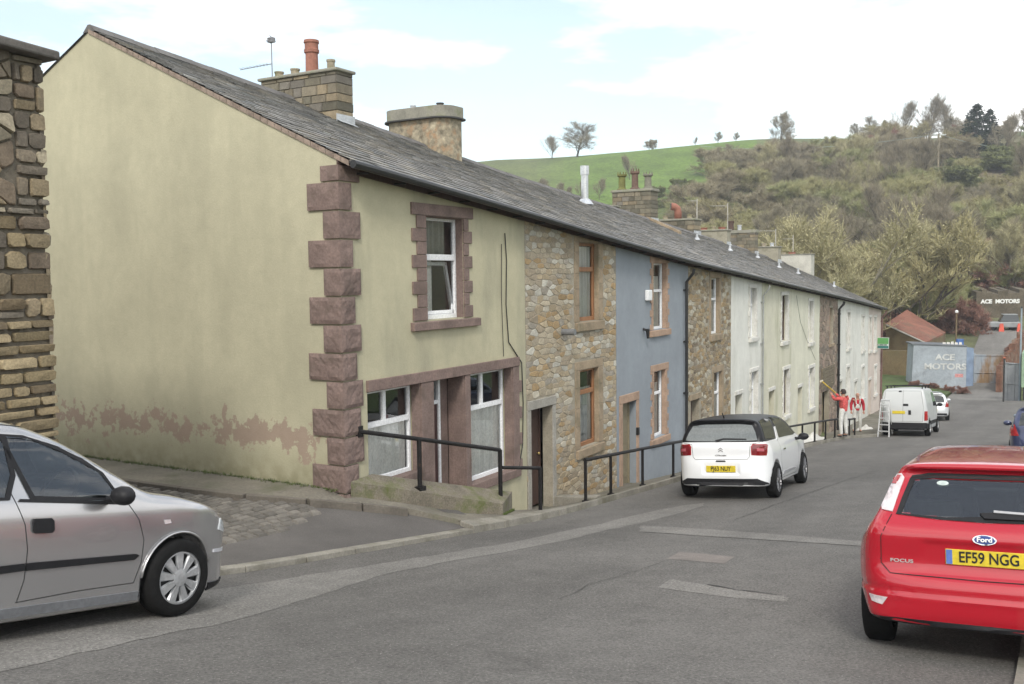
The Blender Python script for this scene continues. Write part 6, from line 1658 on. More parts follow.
# ================================================================== HILL AND YARD
PR = [(0, 0), (74, 0), (84, .5), (100, 2.0), (112, 3.4), (122, 6.0), (132, 8.6), (145, 11.5), (165, 16.2), (200, 25.8), (240, 36.0), (268, 43.0), (285, 46.0), (310, 47), (360, 43), (460, 30), (700, 8)]
def amp(az): return interp([(-90, .5), (-25, .8), (2, .99), (8, 1.0), (16, 1.02), (24, 1.0), (30.7, .955), (45, .76), (60, .45), (75, .2), (110, .0)], az)
_rn = random.Random(5); _ph = [(_rn.uniform(.02, .09), _rn.uniform(.02, .09), _rn.uniform(0, 6), _rn.uniform(.3, 1)) for _ in range(10)]
def bumps(x, y): return sum(a*math.sin(x*fx+y*fy+p) for fx, fy, p, a in _ph)*.28
def T(X, Y):
    r = math.hypot(X, Y); az = math.degrees(math.atan2(Y, X)) if r > .01 else 0
    if X < -10 and abs(az) > 120: return Kf(max(X, -40))-.6
    base = Kf(min(max(X, -40), 120))-.38
    hgt = interp(PR, r)*max(0, amp(max(-90, min(110, az))))
    return base+hgt+(bumps(X, Y)*min(1, max(0, (r-110)/60)))
tb = MB(); rs = [2, 6, 12, 20, 30, 40, 50, 58, 64, 70, 76]+[80+i*3 for i in range(78)]+[320, 345, 380, 430, 500, 620, 900]
azs = [-179+i*6 for i in range(25)]+[-30+i*.8 for i in range(120)]+[66+i*5 for i in range(24)]
azs = [a for a in azs if a < 181]
vs = []; vcol = []
for r_ in rs:
    for a in azs: x, y = r_*math.cos(rad(a)), r_*math.sin(rad(a)); vs.append((x, y, T(x, y)))
nA = len(azs)
fs = []
def tcol(x, y):
    r_ = math.hypot(x, y); az = math.degrees(math.atan2(y, x))
    green = (.098, .158, .024); dull = (.10, .122, .038); rough = (.125, .118, .062); brown = (.125, .10, .065)
    if r_ < 125: return dull if az > 9 or r_ < 112 else rough
    n_ = bumps(x*2.3, y*2.3)
    edge_ = 190+n_*5
    if az > 15.4+n_*1.2 and r_ > edge_:
        if az < 25: return tuple(green[i]*(1-.1*max(0, n_)) for i in range(3))
        t = min(1, (az-25)/4); return tuple(green[i]*(1-t)+dull[i]*t for i in range(3))
    if az > 15 and r_ > 160: return dull
    if az < 8 and 168 < r_ < 190: return (.17, .155, .085)
    if r_ > 262: return (.10, .125, .045)
    return rough if n_ > -.3 else brown
for i in range(len(rs)-1):
    for j in range(nA):
        j2 = (j+1) % nA; p = vs[i*nA+j]; tb.f.append((i*nA+j, (i+1)*nA+j, (i+1)*nA+j2, i*nA+j2)); tb.c.append(tcol((p[0]+vs[(i+1)*nA+j2][0])/2, (p[1]+vs[(i+1)*nA+j2][1])/2))
tb.v = vs+[(0, 0, T(0, 0))]; 
for j in range(nA): tb.f.append((len(vs), j, (j+1) % nA)); tb.c.append((.1, .12, .05))
hill = tb.build('hillside', mat('hill_ground', (.1, .12, .05), .97, attr=True, var=.28, scale=.09, var2=.35, scale2=1.2, bump=.8, bscale=1.5, bdist=.3), smooth=True, recalc=False)
tag(hill, kind='structure')
def onT(px, py):
    r = ray(px, py); t = 60.0
    while t < 420 and r.z*t > T(r.x*t, r.y*t): t += .25
    return r*t
# verge at the bottom of the street, and the yard track
def VZ(x, y):
    t = min(1, max(0, (y-yk(min(x, 66)))/3.2)); return Kf(x)-.02+.10+(.62-.02*max(0, x-66))*t
sheet('grass_verge', frange(58.5, 84, 1.2), lambda x: (yk(min(x, 62))+.05), lambda x: 24, 16, VZ, grassm, .8, ('y0',))
sheet('yard_track', frange(66, 108, 1.5), lambda x: 2.0+(x-66)*.03, lambda x: 6.5+(x-66)*.01, 5, lambda x, y: max(T(x, y)+.30, R(min(x, 67), y)-.02 if x < 69 else -99), asph_pale)
sheet('yard_ground', frange(82, 114, 2), lambda x: -8, lambda x: 24, 14, lambda x, y: T(x, y)+.22, mat('yard_grass', (.115, .125, .055), .95, var=.3, scale=.4, var2=.3, scale2=6, bump=.5, bdist=.05, stain=(.14, .12, .095), stain_scale=.3))
cblue = mat('faded_blue_steel', (.31, .345, .38), .7, var=.18, scale=.6, var2=.1, scale2=8, bump=.2, stain=(.22, .24, .26), stain_scale=.9, stain_range=(.55, .7))
faded = mat('faded_white_letters', (.50, .51, .50), .8, var=.25, scale=2, bump=0)
# container
ca, cb_ = at_d(911.5, 378, 70), at_d(966, 383.5, 69.2); topL, topR = at_d(913, 345, 70), at_d(966.5, 347, 69.2)
ct = thing('storage_container', 'faded blue storage container lettered ACE MOTORS beside the yard gate', 'container', tuple((ca+cb_)/2))
u = Vector((cb_.x-ca.x, cb_.y-ca.y, 0)); WL = u.length; u.normalize(); nrm_ = Vector((-u.y, u.x, 0)); nrm_ = nrm_ if nrm_.dot(-ca) > 0 else -nrm_
zb0, zt0 = min(ca.z, cb_.z)-.5, (topL.z+topR.z)/2
def CP(s_, d_, z_): p = Vector((ca.x, ca.y, 0))+u*s_-nrm_*d_; return (p.x, p.y, z_)
b = MB(); b.hexa([CP(0, 0, zb0), CP(WL, 0, zb0), CP(WL, 2.4, zb0), CP(0, 2.4, zb0)], [CP(.12, 0, zt0+.12), CP(WL, 0, zt0), CP(WL, 2.4, zt0), CP(.12, 2.4, zt0+.12)]); cbody = b.build('body', cblue, ct)
b = MB(); b.hexa([CP(-.02, -.05, zt0+.10), CP(WL+.03, -.05, zt0-.02), CP(WL+.03, 2.45, zt0-.02), CP(-.02, 2.45, zt0+.10)], [CP(-.02, -.05, zt0+.19), CP(WL+.03, -.05, zt0+.05), CP(WL+.03, 2.45, zt0+.05), CP(-.02, 2.45, zt0+.19)]); b.build('roof', mat('container_roof', (.12, .13, .14), .8), ct)
b = MB()
for s_ in (WL-.0,): b.hexa([CP(s_+.004, -.02, zb0+.3), CP(s_+.55, .3, zb0+.3), CP(s_+.55, .35, zb0+.3), CP(s_+.004, .03, zb0+.3)], [CP(s_+.004, -.02, zt0-.05), CP(s_+.55, .3, zt0-.15), CP(s_+.55, .35, zt0-.15), CP(s_+.004, .03, zt0-.05)])
b.build('side_door', mat('blue_door', (.20, .26, .36), .6, var=.2, scale=2), ct)
def yard_text(t, px, py, hpx, obj, d=70, m=faded, n=None, uu=None, org=None, off=.02, xs_=1.0, bold=.02):
    size = hpx*d/950/.70; p = at_d(px, py, d)
    rt = uu; up = Vector((0, 0, 1)); f = rt.cross(up); q = org; dist = (p-q).dot(f); 
    r0 = ray(px, py); tt = q.dot(f)/r0.dot(f); p = r0*tt
    if f.dot(-p) < 0: f = -f
    M = Matrix((rt, up, f)).transposed().to_4x4(); M.translation = (p+f*off)-WLOC[obj]
    return put_text('lettering', t, size, m, obj, M, bold, xs_, .01)
yard_text('ACE', 945, 357.5, 5.8, ct, m=faded, uu=u, org=Vector(CP(0, 0, 0)), xs_=1.15)
yard_text('MOTORS', 945, 366.8, 5.8, ct, m=faded, uu=u, org=Vector(CP(0, 0, 0)), xs_=1.15)
b = MB(); q0 = (960-911.5)/(966-911.5)*WL
b.hexa([CP(q0-.35, -.01, zb0+.95), CP(q0+.2, -.01, zb0+.95), CP(q0+.2, 0, zb0+.95), CP(q0-.35, 0, zb0+.95)], [CP(q0-.35, -.01, zb0+1.2), CP(q0+.2, -.01, zb0+1.2), CP(q0+.2, 0, zb0+1.2), CP(q0-.35, 0, zb0+1.2)]); b.build('notice', mat('red_white_notice', (.55, .25, .24), .6, var=.3, scale=12, bump=0), ct)
b = MB(); b.lathe([(.26, 0), (.27, .1), (.26, .2), (.27, .3), (.26, .45), (.0, .45)], CP(WL-.2, 1.2, zt0+.0), 'z', 14)
bl = b.build('barrel', mat('blue_barrel', (.06, .13, .32), .5, bump=0), smooth=False); tag(bl, 'blue plastic barrel standing on the end of the container roof', 'barrel')
b = MB()
for k in range(5): p_ = CP(2.4+k*.28, 1.0, zt0+.06); b.hexa([(p_[0]-.12, p_[1]-.1, p_[2]), (p_[0]+.12, p_[1]-.1, p_[2]), (p_[0]+.12, p_[1]+.1, p_[2]), (p_[0]-.12, p_[1]+.1, p_[2])], [(p_[0]-.1, p_[1]-.08, p_[2]+.1+.07*(k % 3)), (p_[0]+.1, p_[1]-.08, p_[2]+.16), (p_[0]+.1, p_[1]+.08, p_[2]+.12), (p_[0]-.1, p_[1]+.08, p_[2]+.2)])
tag(b.build('rubbish_pile', clothm), 'pale odds and ends lying on the container roof', 'rubbish')
# gate
def panel_thing(name, label, cat, pl, pr, ptop, d0, d1, m, th=.06, posts=True):
    a, c = at_d(*pl, d0), at_d(*pr, d1); zt = at_d(*ptop, d0).z; root = thing(name, label, cat, tuple(a)); b = MB()
    uu = Vector((c.x-a.x, c.y-a.y, 0)); LL = uu.length; uu.normalize(); nn = Vector((-uu.y, uu.x, 0))*th
    z0 = min(a.z, c.z)-.25
    Pq = lambda s_, z_, o_=0: (a.x+uu.x*s_+nn.x*o_, a.y+uu.y*s_+nn.y*o_, z_)
    for k in range(int(LL/.25)):
        s0, s1 = k*.25+.004, (k+1)*.25-.004; o_ = .3 if k % 2 else 0; b.hexa([Pq(s0, z0, o_), Pq(s1, z0, o_), Pq(s1, z0, 1+o_), Pq(s0, z0, 1+o_)], [Pq(s0, zt, o_), Pq(s1, zt, o_), Pq(s1, zt, 1+o_), Pq(s0, zt, 1+o_)])
    b.build('panel', m, root); b = MB()
    for zz in (zt-.05, (z0+zt)/2): b.tube([Pq(0, zz, -.5), Pq(LL, zz, -.5)], .03, 6)
    b.build('cross_bar', m, root)
    if posts:
        for s_ in (0, LL): b = MB(); b.tube([Pq(s_, z0, .5), Pq(s_, zt+.12, .5)], .06, 6); b.build('post', m, root)
    return root
gatem = mat('rusty_blue_gate', (.32, .36, .40), .7, var=.15, scale=1, var2=.1, scale2=10, bump=.2, stain=(.26, .17, .09), stain_scale=.75, stain_range=(.48, .62), stretch=(1, 1, .35))
panel_thing('yard_gate', 'closed faded blue steel gate with rust streaks across the yard entrance', 'gate', (974, 387), (1003, 388), (974, 354.5), 72.5, 72, gatem)
panel_thing('fence_panel', 'grey mesh fence panel at the right of the yard entrance', 'fence', (1003.5, 400), (1020, 398), (1003.5, 362), 63, 62, mat('grey_fence', (.27, .28, .29), .7, var=.15, scale=3))
b = MB(); wa, wb_ = at_d(1001, 392, 68), at_d(1034, 388, 74)
wl = thing('brick_wall', 'rust brown brick wall with a sloping broken top behind the grey fence panel', 'wall', tuple(wa))
u2 = Vector((wb_.x-wa.x, wb_.y-wa.y, 0)); n_ = 14
for k in range(n_):
    p, q = wa+u2*(k/n_), wa+u2*((k+1)/n_); zt1 = at_d(1001+33*k/n_, 366-32*min(1, (k+.5)/n_*1.6)+2*math.sin(k*2), 69).z
    b.hexa([(p.x, p.y, -9.6), (q.x, q.y, -9.6), (q.x+.1, q.y+.35, -9.6), (p.x+.1, p.y+.35, -9.6)], [(p.x, p.y, zt1), (q.x, q.y, zt1), (q.x+.1, q.y+.35, zt1), (p.x+.1, p.y+.35, zt1)])
b.build('brickwork', mat('rusty_brick', (.17, .085, .055), .95, var=.4, scale=2.5, var2=.3, scale2=14, bump=.6, stain=(.24, .20, .16), stain_scale=1.5), wl)
g0 = at_d(1021, 386, 60); b = MB(); b.box(g0.x, g0.x+3, g0.y-2.0, g0.y, g0.z-.1, g0.z+2.1); gb = thing('green_skip', 'pale green steel box at the right edge behind the fence panel', 'container', tuple(g0)); b.build('body', mat('pale_green', (.25, .36, .24), .7, var=.15, scale=2), gb, bevel=.04)
b = MB(); b.box(g0.x+.1, g0.x+2.9, g0.y-1.9, g0.y-.1, g0.z-.9, g0.z-.1); b.build('base', darkmetal, gb)
lpst = thing('lamp_post', 'thin pale blue grey pole rising at the right edge behind the fence panel', 'pole', tuple(at_d(1019.5, 398, 62)))
b = MB(); q = at_d(1019.5, 398, 62); q2 = at_d(1019.5, 308, 62); b.tube([(q.x, q.y, q.z-.5), (q.x, q.y, q2.z)], [.07, .05], 8); b.build('shaft', mat('blue_grey_pole', (.25, .30, .34), .6, bump=0), lpst); b = MB(); b.tube([(q.x, q.y, q2.z), (q.x, q.y, q2.z+.12)], [.08, .03], 8); b.build('cap', darkmetal, lpst)
# thin dark pole nearer (telegraph stay) at the right
q = hit_road(1005.5, 436); q = Vector((q.x, q.y, R(q.x, q.y)))
wp = thing('slim_post', 'slim dark post standing at the far roadside before the fence panel', 'post', tuple(at_d(1003.5, 402, 60)))
q = at_d(1003.3, 404, 60); b = MB(); b.tube([(q.x, q.y, q.z-.3), (q.x, q.y, at_d(1003, 358, 60).z)], .05, 8); b.build('shaft', darkmetal, wp); b = MB(); b.lathe([(.06, 0), (.07, .05), (.0, .08)], (q.x, q.y, at_d(1003, 358, 60).z), 'z', 8); b.build('cap', mat('orange_cap', (.5, .14, .07), .6, bump=0), wp)
# outbuilding with red tiled roof
ob = thing('tiled_outbuilding', 'brown brick outbuilding with a mossy red tiled roof behind the container', 'building', tuple(at_d(905, 350, 86)))
tiles = mat('red_roof_tiles', (.22, .095, .065), .9, var=.3, scale=.8, var2=.25, scale2=9, bump=.5, bdist=.03, bscale=12, stain=(.15, .11, .075), stain_scale=.6)
brk = mat('brown_brick', (.155, .115, .06), .95, var=.3, scale=1, var2=.25, scale2=14, bump=.5, stain=(.10, .09, .045), stain_scale=.5)
eL, rdg, eR_f = at_d(887, 322, 86), at_d(907, 311, 88), at_d(925, 343.5, 82)
rR, e2 = at_d(945, 335, 90), at_d(945, 335, 88)
zr_ = at_d(907, 311, 88).z
R0 = at_d(907, 311, 90); R1 = at_d(925, 317, 82)
# gable end faces left-front; ridge runs away to the right-front
A0, A1 = at_d(886, 325, 84), at_d(926, 343.5, 80)      # eaves of the near slope are the lower edge
Bk0, Bk1 = at_d(907, 311, 89), at_d(945.5, 334, 86)    # upper edge (ridge)
nm = (A1-A0).cross(Bk0-A0).normalized(); th_ = Vector((0, 0, .14))
b = MB(); b.hexa([Bk0, Bk1, A1, A0+Vector((0, 0, 0))], [Bk0+th_, Bk1+th_, A1+th_, A0+th_]); b.build('roof', tiles, ob)
b = MB(); gz = -9.2
b.hexa([(A0.x, A0.y, gz), (A1.x, A1.y, gz), (Bk1.x, Bk1.y, gz), (Bk0.x, Bk0.y, gz)], [A0-Vector((0, 0, .03)), A1-Vector((0, 0, .03)), Bk1-Vector((0, 0, .03)), Bk0-Vector((0, 0, .03))]); b.build('wall', brk, ob)
b = MB(); b.tube([A0+Vector((-.05, -.05, .02)), A1+Vector((-.05, -.05, .02))], .07, 6); b.build('gutter', mat('pale_fascia', (.42, .40, .36), .8), ob)
b = MB(); wA, wB = at_d(880, 352, 78), at_d(914, 350, 76); zt1 = at_d(880, 350, 78).z; zz_ = at_d(914, 351, 76).z
b.hexa([(wA.x, wA.y, -9.5), (wB.x, wB.y, -9.5), (wB.x+.3, wB.y+.3, -9.5), (wA.x+.3, wA.y+.3, -9.5)], [(wA.x, wA.y, zt1), (wB.x, wB.y, zz_), (wB.x+.3, wB.y+.3, zz_), (wA.x+.3, wA.y+.3, zt1)])
tag(b.build('yard_wall', brk), 'dark mossy brick yard wall between the terrace end and the container', 'wall')
# post by the container with a white top
q = at_d(956, 344, 84); t_ = at_d(956, 313, 84); lp2 = thing('yard_lamp_post', 'brown post topped with a small white lamp behind the container', 'lamp post', (q.x, q.y, q.z-.8))
b = MB(); b.tube([(q.x, q.y, q.z-1.2), (q.x, q.y, t_.z)], .07, 8); b.build('shaft', mat('brown_post', (.15, .11, .06), .9), lp2); b = MB(); b.lathe([(.05, 0), (.14, .05), (.14, .2), (.05, .26), (.0, .26)], (q.x, q.y, t_.z), 'z', 10); b.build('lamp_head', upvc, lp2)
# sign wall and lettering up the yard
sa_, sb3 = at_d(976, 318, 102), at_d(1040, 318, 102); u3 = Vector((sb3.x-sa_.x, sb3.y-sa_.y, 0)); Ls = u3.length; u3.normalize(); sw = thing('retaining_wall', 'dark stone retaining wall carrying the white ACE MOTORS letters', 'wall', tuple(sa_))
zT, zB_ = at_d(976, 292, 102).z, at_d(976, 320, 102).z-3; nn = Vector((-u3.y, u3.x, 0)); 
if nn.dot(sa_) < 0: nn = -nn
b = MB(); nseg = 12
for k in range(nseg):
    p, q = sa_+u3*(Ls*k/nseg), sa_+u3*(Ls*(k+1)/nseg); zt1 = zT+.25*math.sin(k*1.7); b.hexa([(p.x, p.y, zB_), (q.x, q.y, zB_), (q.x+nn.x*2, q.y+nn.y*2, zB_), (p.x+nn.x*2, p.y+nn.y*2, zB_)], [(p.x, p.y, zt1), (q.x, q.y, zt1), (q.x+nn.x*2, q.y+nn.y*2, zt1+.3), (p.x+nn.x*2, p.y+nn.y*2, zt1+.3)])
b.build('stonework', mat('dark_stone_wall', (.105, .088, .062), .95, var=.4, scale=1.2, var2=.3, scale2=8, bump=.6), sw)
yard_text('ACE  MOTORS', 1000, 301.5, 3.7, sw, d=102, m=mat('white_letters', (.75, .75, .73), .7, bump=0, var=.1), uu=u3, org=Vector(sa_), xs_=1.12, bold=.03, off=.05)
def onYard(px, py):
    r = ray(px, py); t = 60.0
    while t < 200 and r.z*t > T(r.x*t, r.y*t)+.22: t += .05
    return r*t
def boxcar(name, label, cat, px, py, d, w, h, l, m, cab=True, glassy=True, rz_=0.0):
    g = onYard(px, py); root = thing(name, label, cat, (g.x, g.y, g.z), None, rz_)
    b = MB(); b.hexa([(0, -w/2, .3), (l, -w/2, .3), (l, w/2, .3), (0, w/2, .3)], [(.02, -w/2, h*.55), (l, -w/2, h*.5), (l, w/2, h*.5), (.02, w/2, h*.55)]); b.build('body', m, root, local=True, bevel=.06)
    if cab: 
        b = MB(); b.hexa([(.05, -w*.47, h*.55), (l*.62, -w*.47, h*.53), (l*.62, w*.47, h*.53), (.05, w*.47, h*.55)], [(.25, -w*.40, h-.03), (l*.5, -w*.40, h-.03), (l*.5, w*.40, h-.03), (.25, w*.40, h-.03)]); b.build('cabin_glass', cglass, root, local=True, bevel=.03)
        b = MB(); b.box(.22, l*.52, -w*.41, w*.41, h-.04, h+.01); b.build('roof', m, root, local=True, bevel=.03)
    for wx in (l*.2, l*.8):
        for sg in (-1, 1): b = MB(); b.lathe([(.2, -.1), (.3, -.09), (.31, 0), (.3, .09), (.2, .1)], (wx, sg*w*.43, .31), 'y', 14); b.build('wheel', tyre, root, local=True)
    return root
boxcar('old_jeep', 'grey off-road car standing in the yard below the white letters', 'car', 1019, 330, 104, 1.8, 1.6, 3.0, mat('jeep_grey', (.28, .30, .31), .4, bump=0), rz_=rad(100))
boxcar('cream_car', 'low cream car standing left of the grey off-road car', 'car', 989, 327, 106, 1.6, 1.25, 3.6, mat('cream_paint', (.50, .44, .30), .5, bump=0), rz_=rad(100))
tr = thing('flat_trailer', 'flat empty trailer beside the dark red ivy mound', 'trailer', tuple(onYard(977, 329)), None, rad(100)); b = MB(); b.box(-1.3, 1.6, -.8, .8, .42, .50); b.build('bed', mat('trailer_grey', (.16, .17, .19), .7), tr, local=True)
for sg in (-1, 1): b = MB(); b.lathe([(.15, -.08), (.28, -.07), (.28, .07), (.15, .08)], (0, sg*.7, .28), 'y', 12); b.build('wheel', tyre, tr, local=True)
orange = mat('orange_red_paint', (.60, .09, .05), .6, bump=0)
for (px, lab) in ((1001.5, 'orange red barrier stand left of the grey off-road car'), (1019.5, 'orange red barrier stand right of the grey off-road car')):
    g = onYard(px, 332); b = MB(); b.hexa([(g.x-.3, g.y-.25, g.z), (g.x+.3, g.y-.25, g.z), (g.x+.3, g.y+.25, g.z), (g.x-.3, g.y+.25, g.z)], [(g.x-.08, g.y-.15, g.z+.85), (g.x+.08, g.y-.15, g.z+.85), (g.x+.08, g.y+.15, g.z+.85), (g.x-.08, g.y+.15, g.z+.85)]); tag(b.build('barrier_stand', orange), lab, 'barrier')
# small pale hut and white rails on the bank
g = at_d(911, 276, 128); ht = thing('pale_hut', 'small pale green hut on the bank under the wood', 'hut', (g.x, g.y, g.z)); b = MB(); b.box(g.x, g.x+2.4, g.y-.8, g.y+1.0, g.z-1, g.z+1.75); b.build('wall', mat('hut_green', (.27, .30, .16), .9, var=.2, scale=2), ht); b = MB(); b.box(g.x-.1, g.x+2.5, g.y-.9, g.y+1.1, g.z+1.75, g.z+1.85); b.build('roof', mat('hut_roof', (.20, .20, .14), .9), ht); b = MB(); b.box(g.x-.02, g.x-.0, g.y-.35, g.y+.4, g.z+.85, g.z+1.35); b.build('window', darkroom, ht)
g = at_d(936, 280, 122); fr_ = thing('white_rails', 'two short white boards on posts on the bank above the yard', 'fence', (g.x, g.y, g.z-.3))
for k in (0, 1): b = MB(); b.hexa([(g.x, g.y-1.0, g.z+k*.42), (g.x+.05, g.y-1.0, g.z+k*.42), (g.x+.05, g.y+1.1, g.z+k*.42), (g.x, g.y+1.1, g.z+k*.42)], [(g.x, g.y-1.0, g.z+k*.42+.2), (g.x+.05, g.y-1.0, g.z+k*.42+.2), (g.x+.05, g.y+1.1, g.z+k*.42+.2), (g.x, g.y+1.1, g.z+k*.42+.2)]); b.build('rail', upvc, fr_)
for y_ in (-.8, .9): b = MB(); b.box(g.x+.05, g.x+.15, g.y+y_-.05, g.y+y_+.05, g.z-1.3, g.z+.65); b.build('post', darkwood, fr_)
# ================================================================== TREES
def tmat(name, col, var=.3): return mat(name, col, .95, var=var, scale=.9, var2=.25, scale2=6, bump=0)
bark = tmat('bark', (.095, .08, .06)); barkp = tmat('pale_bark', (.23, .21, .16)); 
tw_dark = tmat('twig_grey_brown', (.235, .205, .145)); tw_ol = tmat('twig_olive', (0.323, 0.306, 0.152)); tw_yel = tmat('twig_yellow_olive', (.365, .335, .195))
tw_br = tmat('twig_brown', (.275, .24, .155)); tw_red = tmat('twig_red', (0.255, 0.142, 0.110)); con_g = tmat('conifer_green', (.022, .040, .018), .4); ivy = tmat('ivy_green', (0.169, 0.187, 0.074))
def rvec(rn): 
    while True:
        v = Vector((rn.uniform(-1, 1), rn.uniform(-1, 1), rn.uniform(-1, 1)))
        if .05 < v.length < 1: return v.normalized()
def deciduous(name, seed, H, stems=1, spread=.55, up=.35, n1=8, n2=6, n3=5, tw=6, twl=.5, tww=.035, bud=0, trunk_frac=.25, r0=.16, mb=bark, mc=tw_dark, l1=.42, lean=0, buds_sz=.09):
    rn = random.Random(seed); tb_, cb2 = MB(), MB()
    def bend(p, d, L, r, n, sides, b, droop=0):
        pts = [p]; q = p.copy(); dd = d.copy()
        for k in range(n):
            dd = (dd+rvec(rn)*.16+Vector((0, 0, droop))).normalized(); q = q+dd*(L/n); pts.append(q.copy())
        b.tube(pts, [r*(1-.65*k/n) for k in range(n+1)], sides, cap=False); return pts, dd
    def twigs(p, d, L):
        for _ in range(tw):
            dd = (d*.8+rvec(rn)*.75+Vector((0, 0, up*.9))).normalized(); l = twl*rn.uniform(.5, 1.25)
            s = dd.cross(rvec(rn)).normalized()*tww*.5; e = p+dd*l; m = p+dd*l*.5+rvec(rn)*l*.06
            cb2.add([p-s, p+s, m+s*.8, m-s*.8, e], [(0, 1, 2, 3), (3, 2, 4)])
            for _b in range(bud):
                c = p+dd*l*rn.uniform(.3, 1)+rvec(rn)*.05; a1, a2 = rvec(rn)*buds_sz, rvec(rn)*buds_sz*.7; cb2.add([c, c+a1, c+a2], [(0, 1, 2)])
    for sN in range(stems):
        an = rn.uniform(0, 6.28); lo = spread*(.5 if stems > 1 else .05)*rn.uniform(.5, 1.2)
        d = Vector((math.cos(an)*lo, math.sin(an)*lo, 1)).normalized(); p = Vector((math.cos(an)*.2*(stems > 1), math.sin(an)*.2*(stems > 1), -.5))
        TL = H*(.72 if stems == 1 else .62)*rn.uniform(.85, 1.1); pts, _ = bend(p, d, TL, r0*(1 if stems == 1 else .6), 7, 7, tb_)
        for i in range(n1):
            t = trunk_frac+(1-trunk_frac)*(i+rn.random()*.8)/n1; k = min(6, int(t*7)); f = t*7-k; q = pts[k].lerp(pts[k+1], f)
            a = rn.uniform(0, 6.28); o = Vector((math.cos(a), math.sin(a), 0)); dd = (o*(spread+.35)*(1.15-t*.5)+Vector((0, 0, .45+up+t*.5))).normalized(); L = H*l1*(1.15-t*.65)*rn.uniform(.8, 1.15)
            p2, _ = bend(q, dd, L, r0*.42*(1.2-t*.6), 4, 5, tb_)
            for j in range(n2):
                t2 = .25+.75*(j+rn.random())/n2; k2 = min(3, int(t2*4)); q2 = p2[k2].lerp(p2[k2+1], min(1, t2*4-k2)); d2 = (dd*.7+rvec(rn)*.8+Vector((0, 0, up))).normalized(); L2 = L*.48*(1.2-t2*.5)*rn.uniform(.7, 1.2)
                p3, _ = bend(q2, d2, L2, r0*.13, 3, 3, cb2)
                for m_ in range(n3):
                    t3 = .2+.8*(m_+rn.random())/n3; k3 = min(2, int(t3*3)); q3 = p3[k3].lerp(p3[k3+1], min(1, t3*3-k3)); twigs(q3, (d2*.6+rvec(rn)*.5+Vector((0, 0, up*.5))).normalized(), 0)
                    if m_ == n3-1: twigs(p3[-1], d2, 0)
    root = bpy.data.objects.new(name, None); COL.objects.link(root); WLOC[root] = Vector((0, 0, 0))
    tb_.build('trunk', mb, root, local=True, recalc=False); cb2.build('crown', mc, root, local=True, recalc=False); return root
def conifer(name, seed, H, W):
    rn = random.Random(seed); tb_, cb2 = MB(), MB(); tb_.tube([(0, 0, -.5), (0, 0, H*.5), (0, 0, H)], [.28, .15, .02], 8)
    for i in range(150):
        t = (i/150)**.85; z = H*(.08+.91*t); L = W*(1-t)**.75*rn.uniform(.65, 1.15)+.12; a = rn.uniform(0, 6.28); d = Vector((math.cos(a), math.sin(a), -.12+.25*t))
        for k in range(int(10+16*(1-t))):
            f = rn.uniform(.15, 1); p = Vector((0, 0, z))+d*L*f+Vector((0, 0, -.12*L*f*f))
            for _ in range(2): a1 = (d*.6+rvec(rn)*.9).normalized()*rn.uniform(.25, .55); a2 = rvec(rn)*.22; cb2.add([p, p+a1, p+a1*.4+a2], [(0, 1, 2)])
    root = bpy.data.objects.new(name, None); COL.objects.link(root); WLOC[root] = Vector((0, 0, 0))
    tb_.build('trunk', bark, root, local=True, recalc=False); cb2.build('crown', con_g, root, local=True, recalc=False); return root
V = {}
V['round'] = deciduous('bare_tree', 11, 11, spread=.95, up=.15, n1=24, n2=9, n3=5, tw=5, twl=1.1, tww=.03, trunk_frac=.22, r0=.24, l1=.46)
V['tall'] = deciduous('bare_tree', 12, 13, spread=.35, up=.6, n1=24, n2=8, n3=5, tw=6, twl=1.2, tww=.022, trunk_frac=.16, r0=.17, l1=.46, mc=tw_dark)
V['dense'] = deciduous('bare_tree', 13, 10, spread=.7, up=.35, n1=20, n2=9, n3=6, tw=6, twl=1.1, tww=.025, trunk_frac=.14, r0=.2, l1=.44, mc=tmat('twig_purple_grey', (.255, .228, .158)))
V['willow'] = deciduous('willow', 14, 9, stems=7, spread=.75, up=.45, n1=7, n2=6, n3=5, tw=7, twl=1.0, tww=.032, bud=1, trunk_frac=.15, r0=.14, l1=.36, mc=tw_ol)
V['willow2'] = deciduous('willow', 15, 8, stems=6, spread=.9, up=.35, n1=7, n2=6, n3=5, tw=7, twl=.95, tww=.032, bud=1, trunk_frac=.12, r0=.13, l1=.38, mc=tmat('twig_green_olive', (0.286, 0.292, 0.139)))
V['yellow'] = deciduous('budding_tree', 16, 13, stems=3, spread=.45, up=.45, n1=12, n2=7, n3=5, tw=6, twl=1.0, tww=.026, bud=1, trunk_frac=.15, r0=.2, l1=.36, mb=barkp, mc=tw_yel, buds_sz=.12)
V['brown'] = deciduous('scrub_tree', 17, 6, stems=5, spread=.9, up=.3, n1=6, n2=6, n3=5, tw=7, twl=.85, tww=.03, bud=1, trunk_frac=.1, r0=.11, l1=.42, mc=tw_br)
V['red'] = deciduous('red_shrub', 18, 4.5, stems=7, spread=1.0, up=.25, n1=5, n2=6, n3=5, tw=7, twl=.45, tww=.03, bud=2, trunk_frac=.08, r0=.08, l1=.42, mc=tw_red)
V['olive'] = deciduous('olive_tree', 19, 10, stems=2, spread=.6, up=.4, n1=13, n2=7, n3=5, tw=6, twl=.6, tww=.035, bud=1, trunk_frac=.2, r0=.17, l1=.38, mc=tmat('twig_mid_olive', (0.304, 0.274, 0.144)))
V['bush'] = deciduous('bush', 20, 3, stems=8, spread=1.1, up=.2, n1=5, n2=5, n3=5, tw=8, twl=.35, tww=.03, bud=3, trunk_frac=.05, r0=.06, l1=.45, mc=ivy, buds_sz=.11)
V['con'] = conifer('conifer', 21, 11, 3.0)
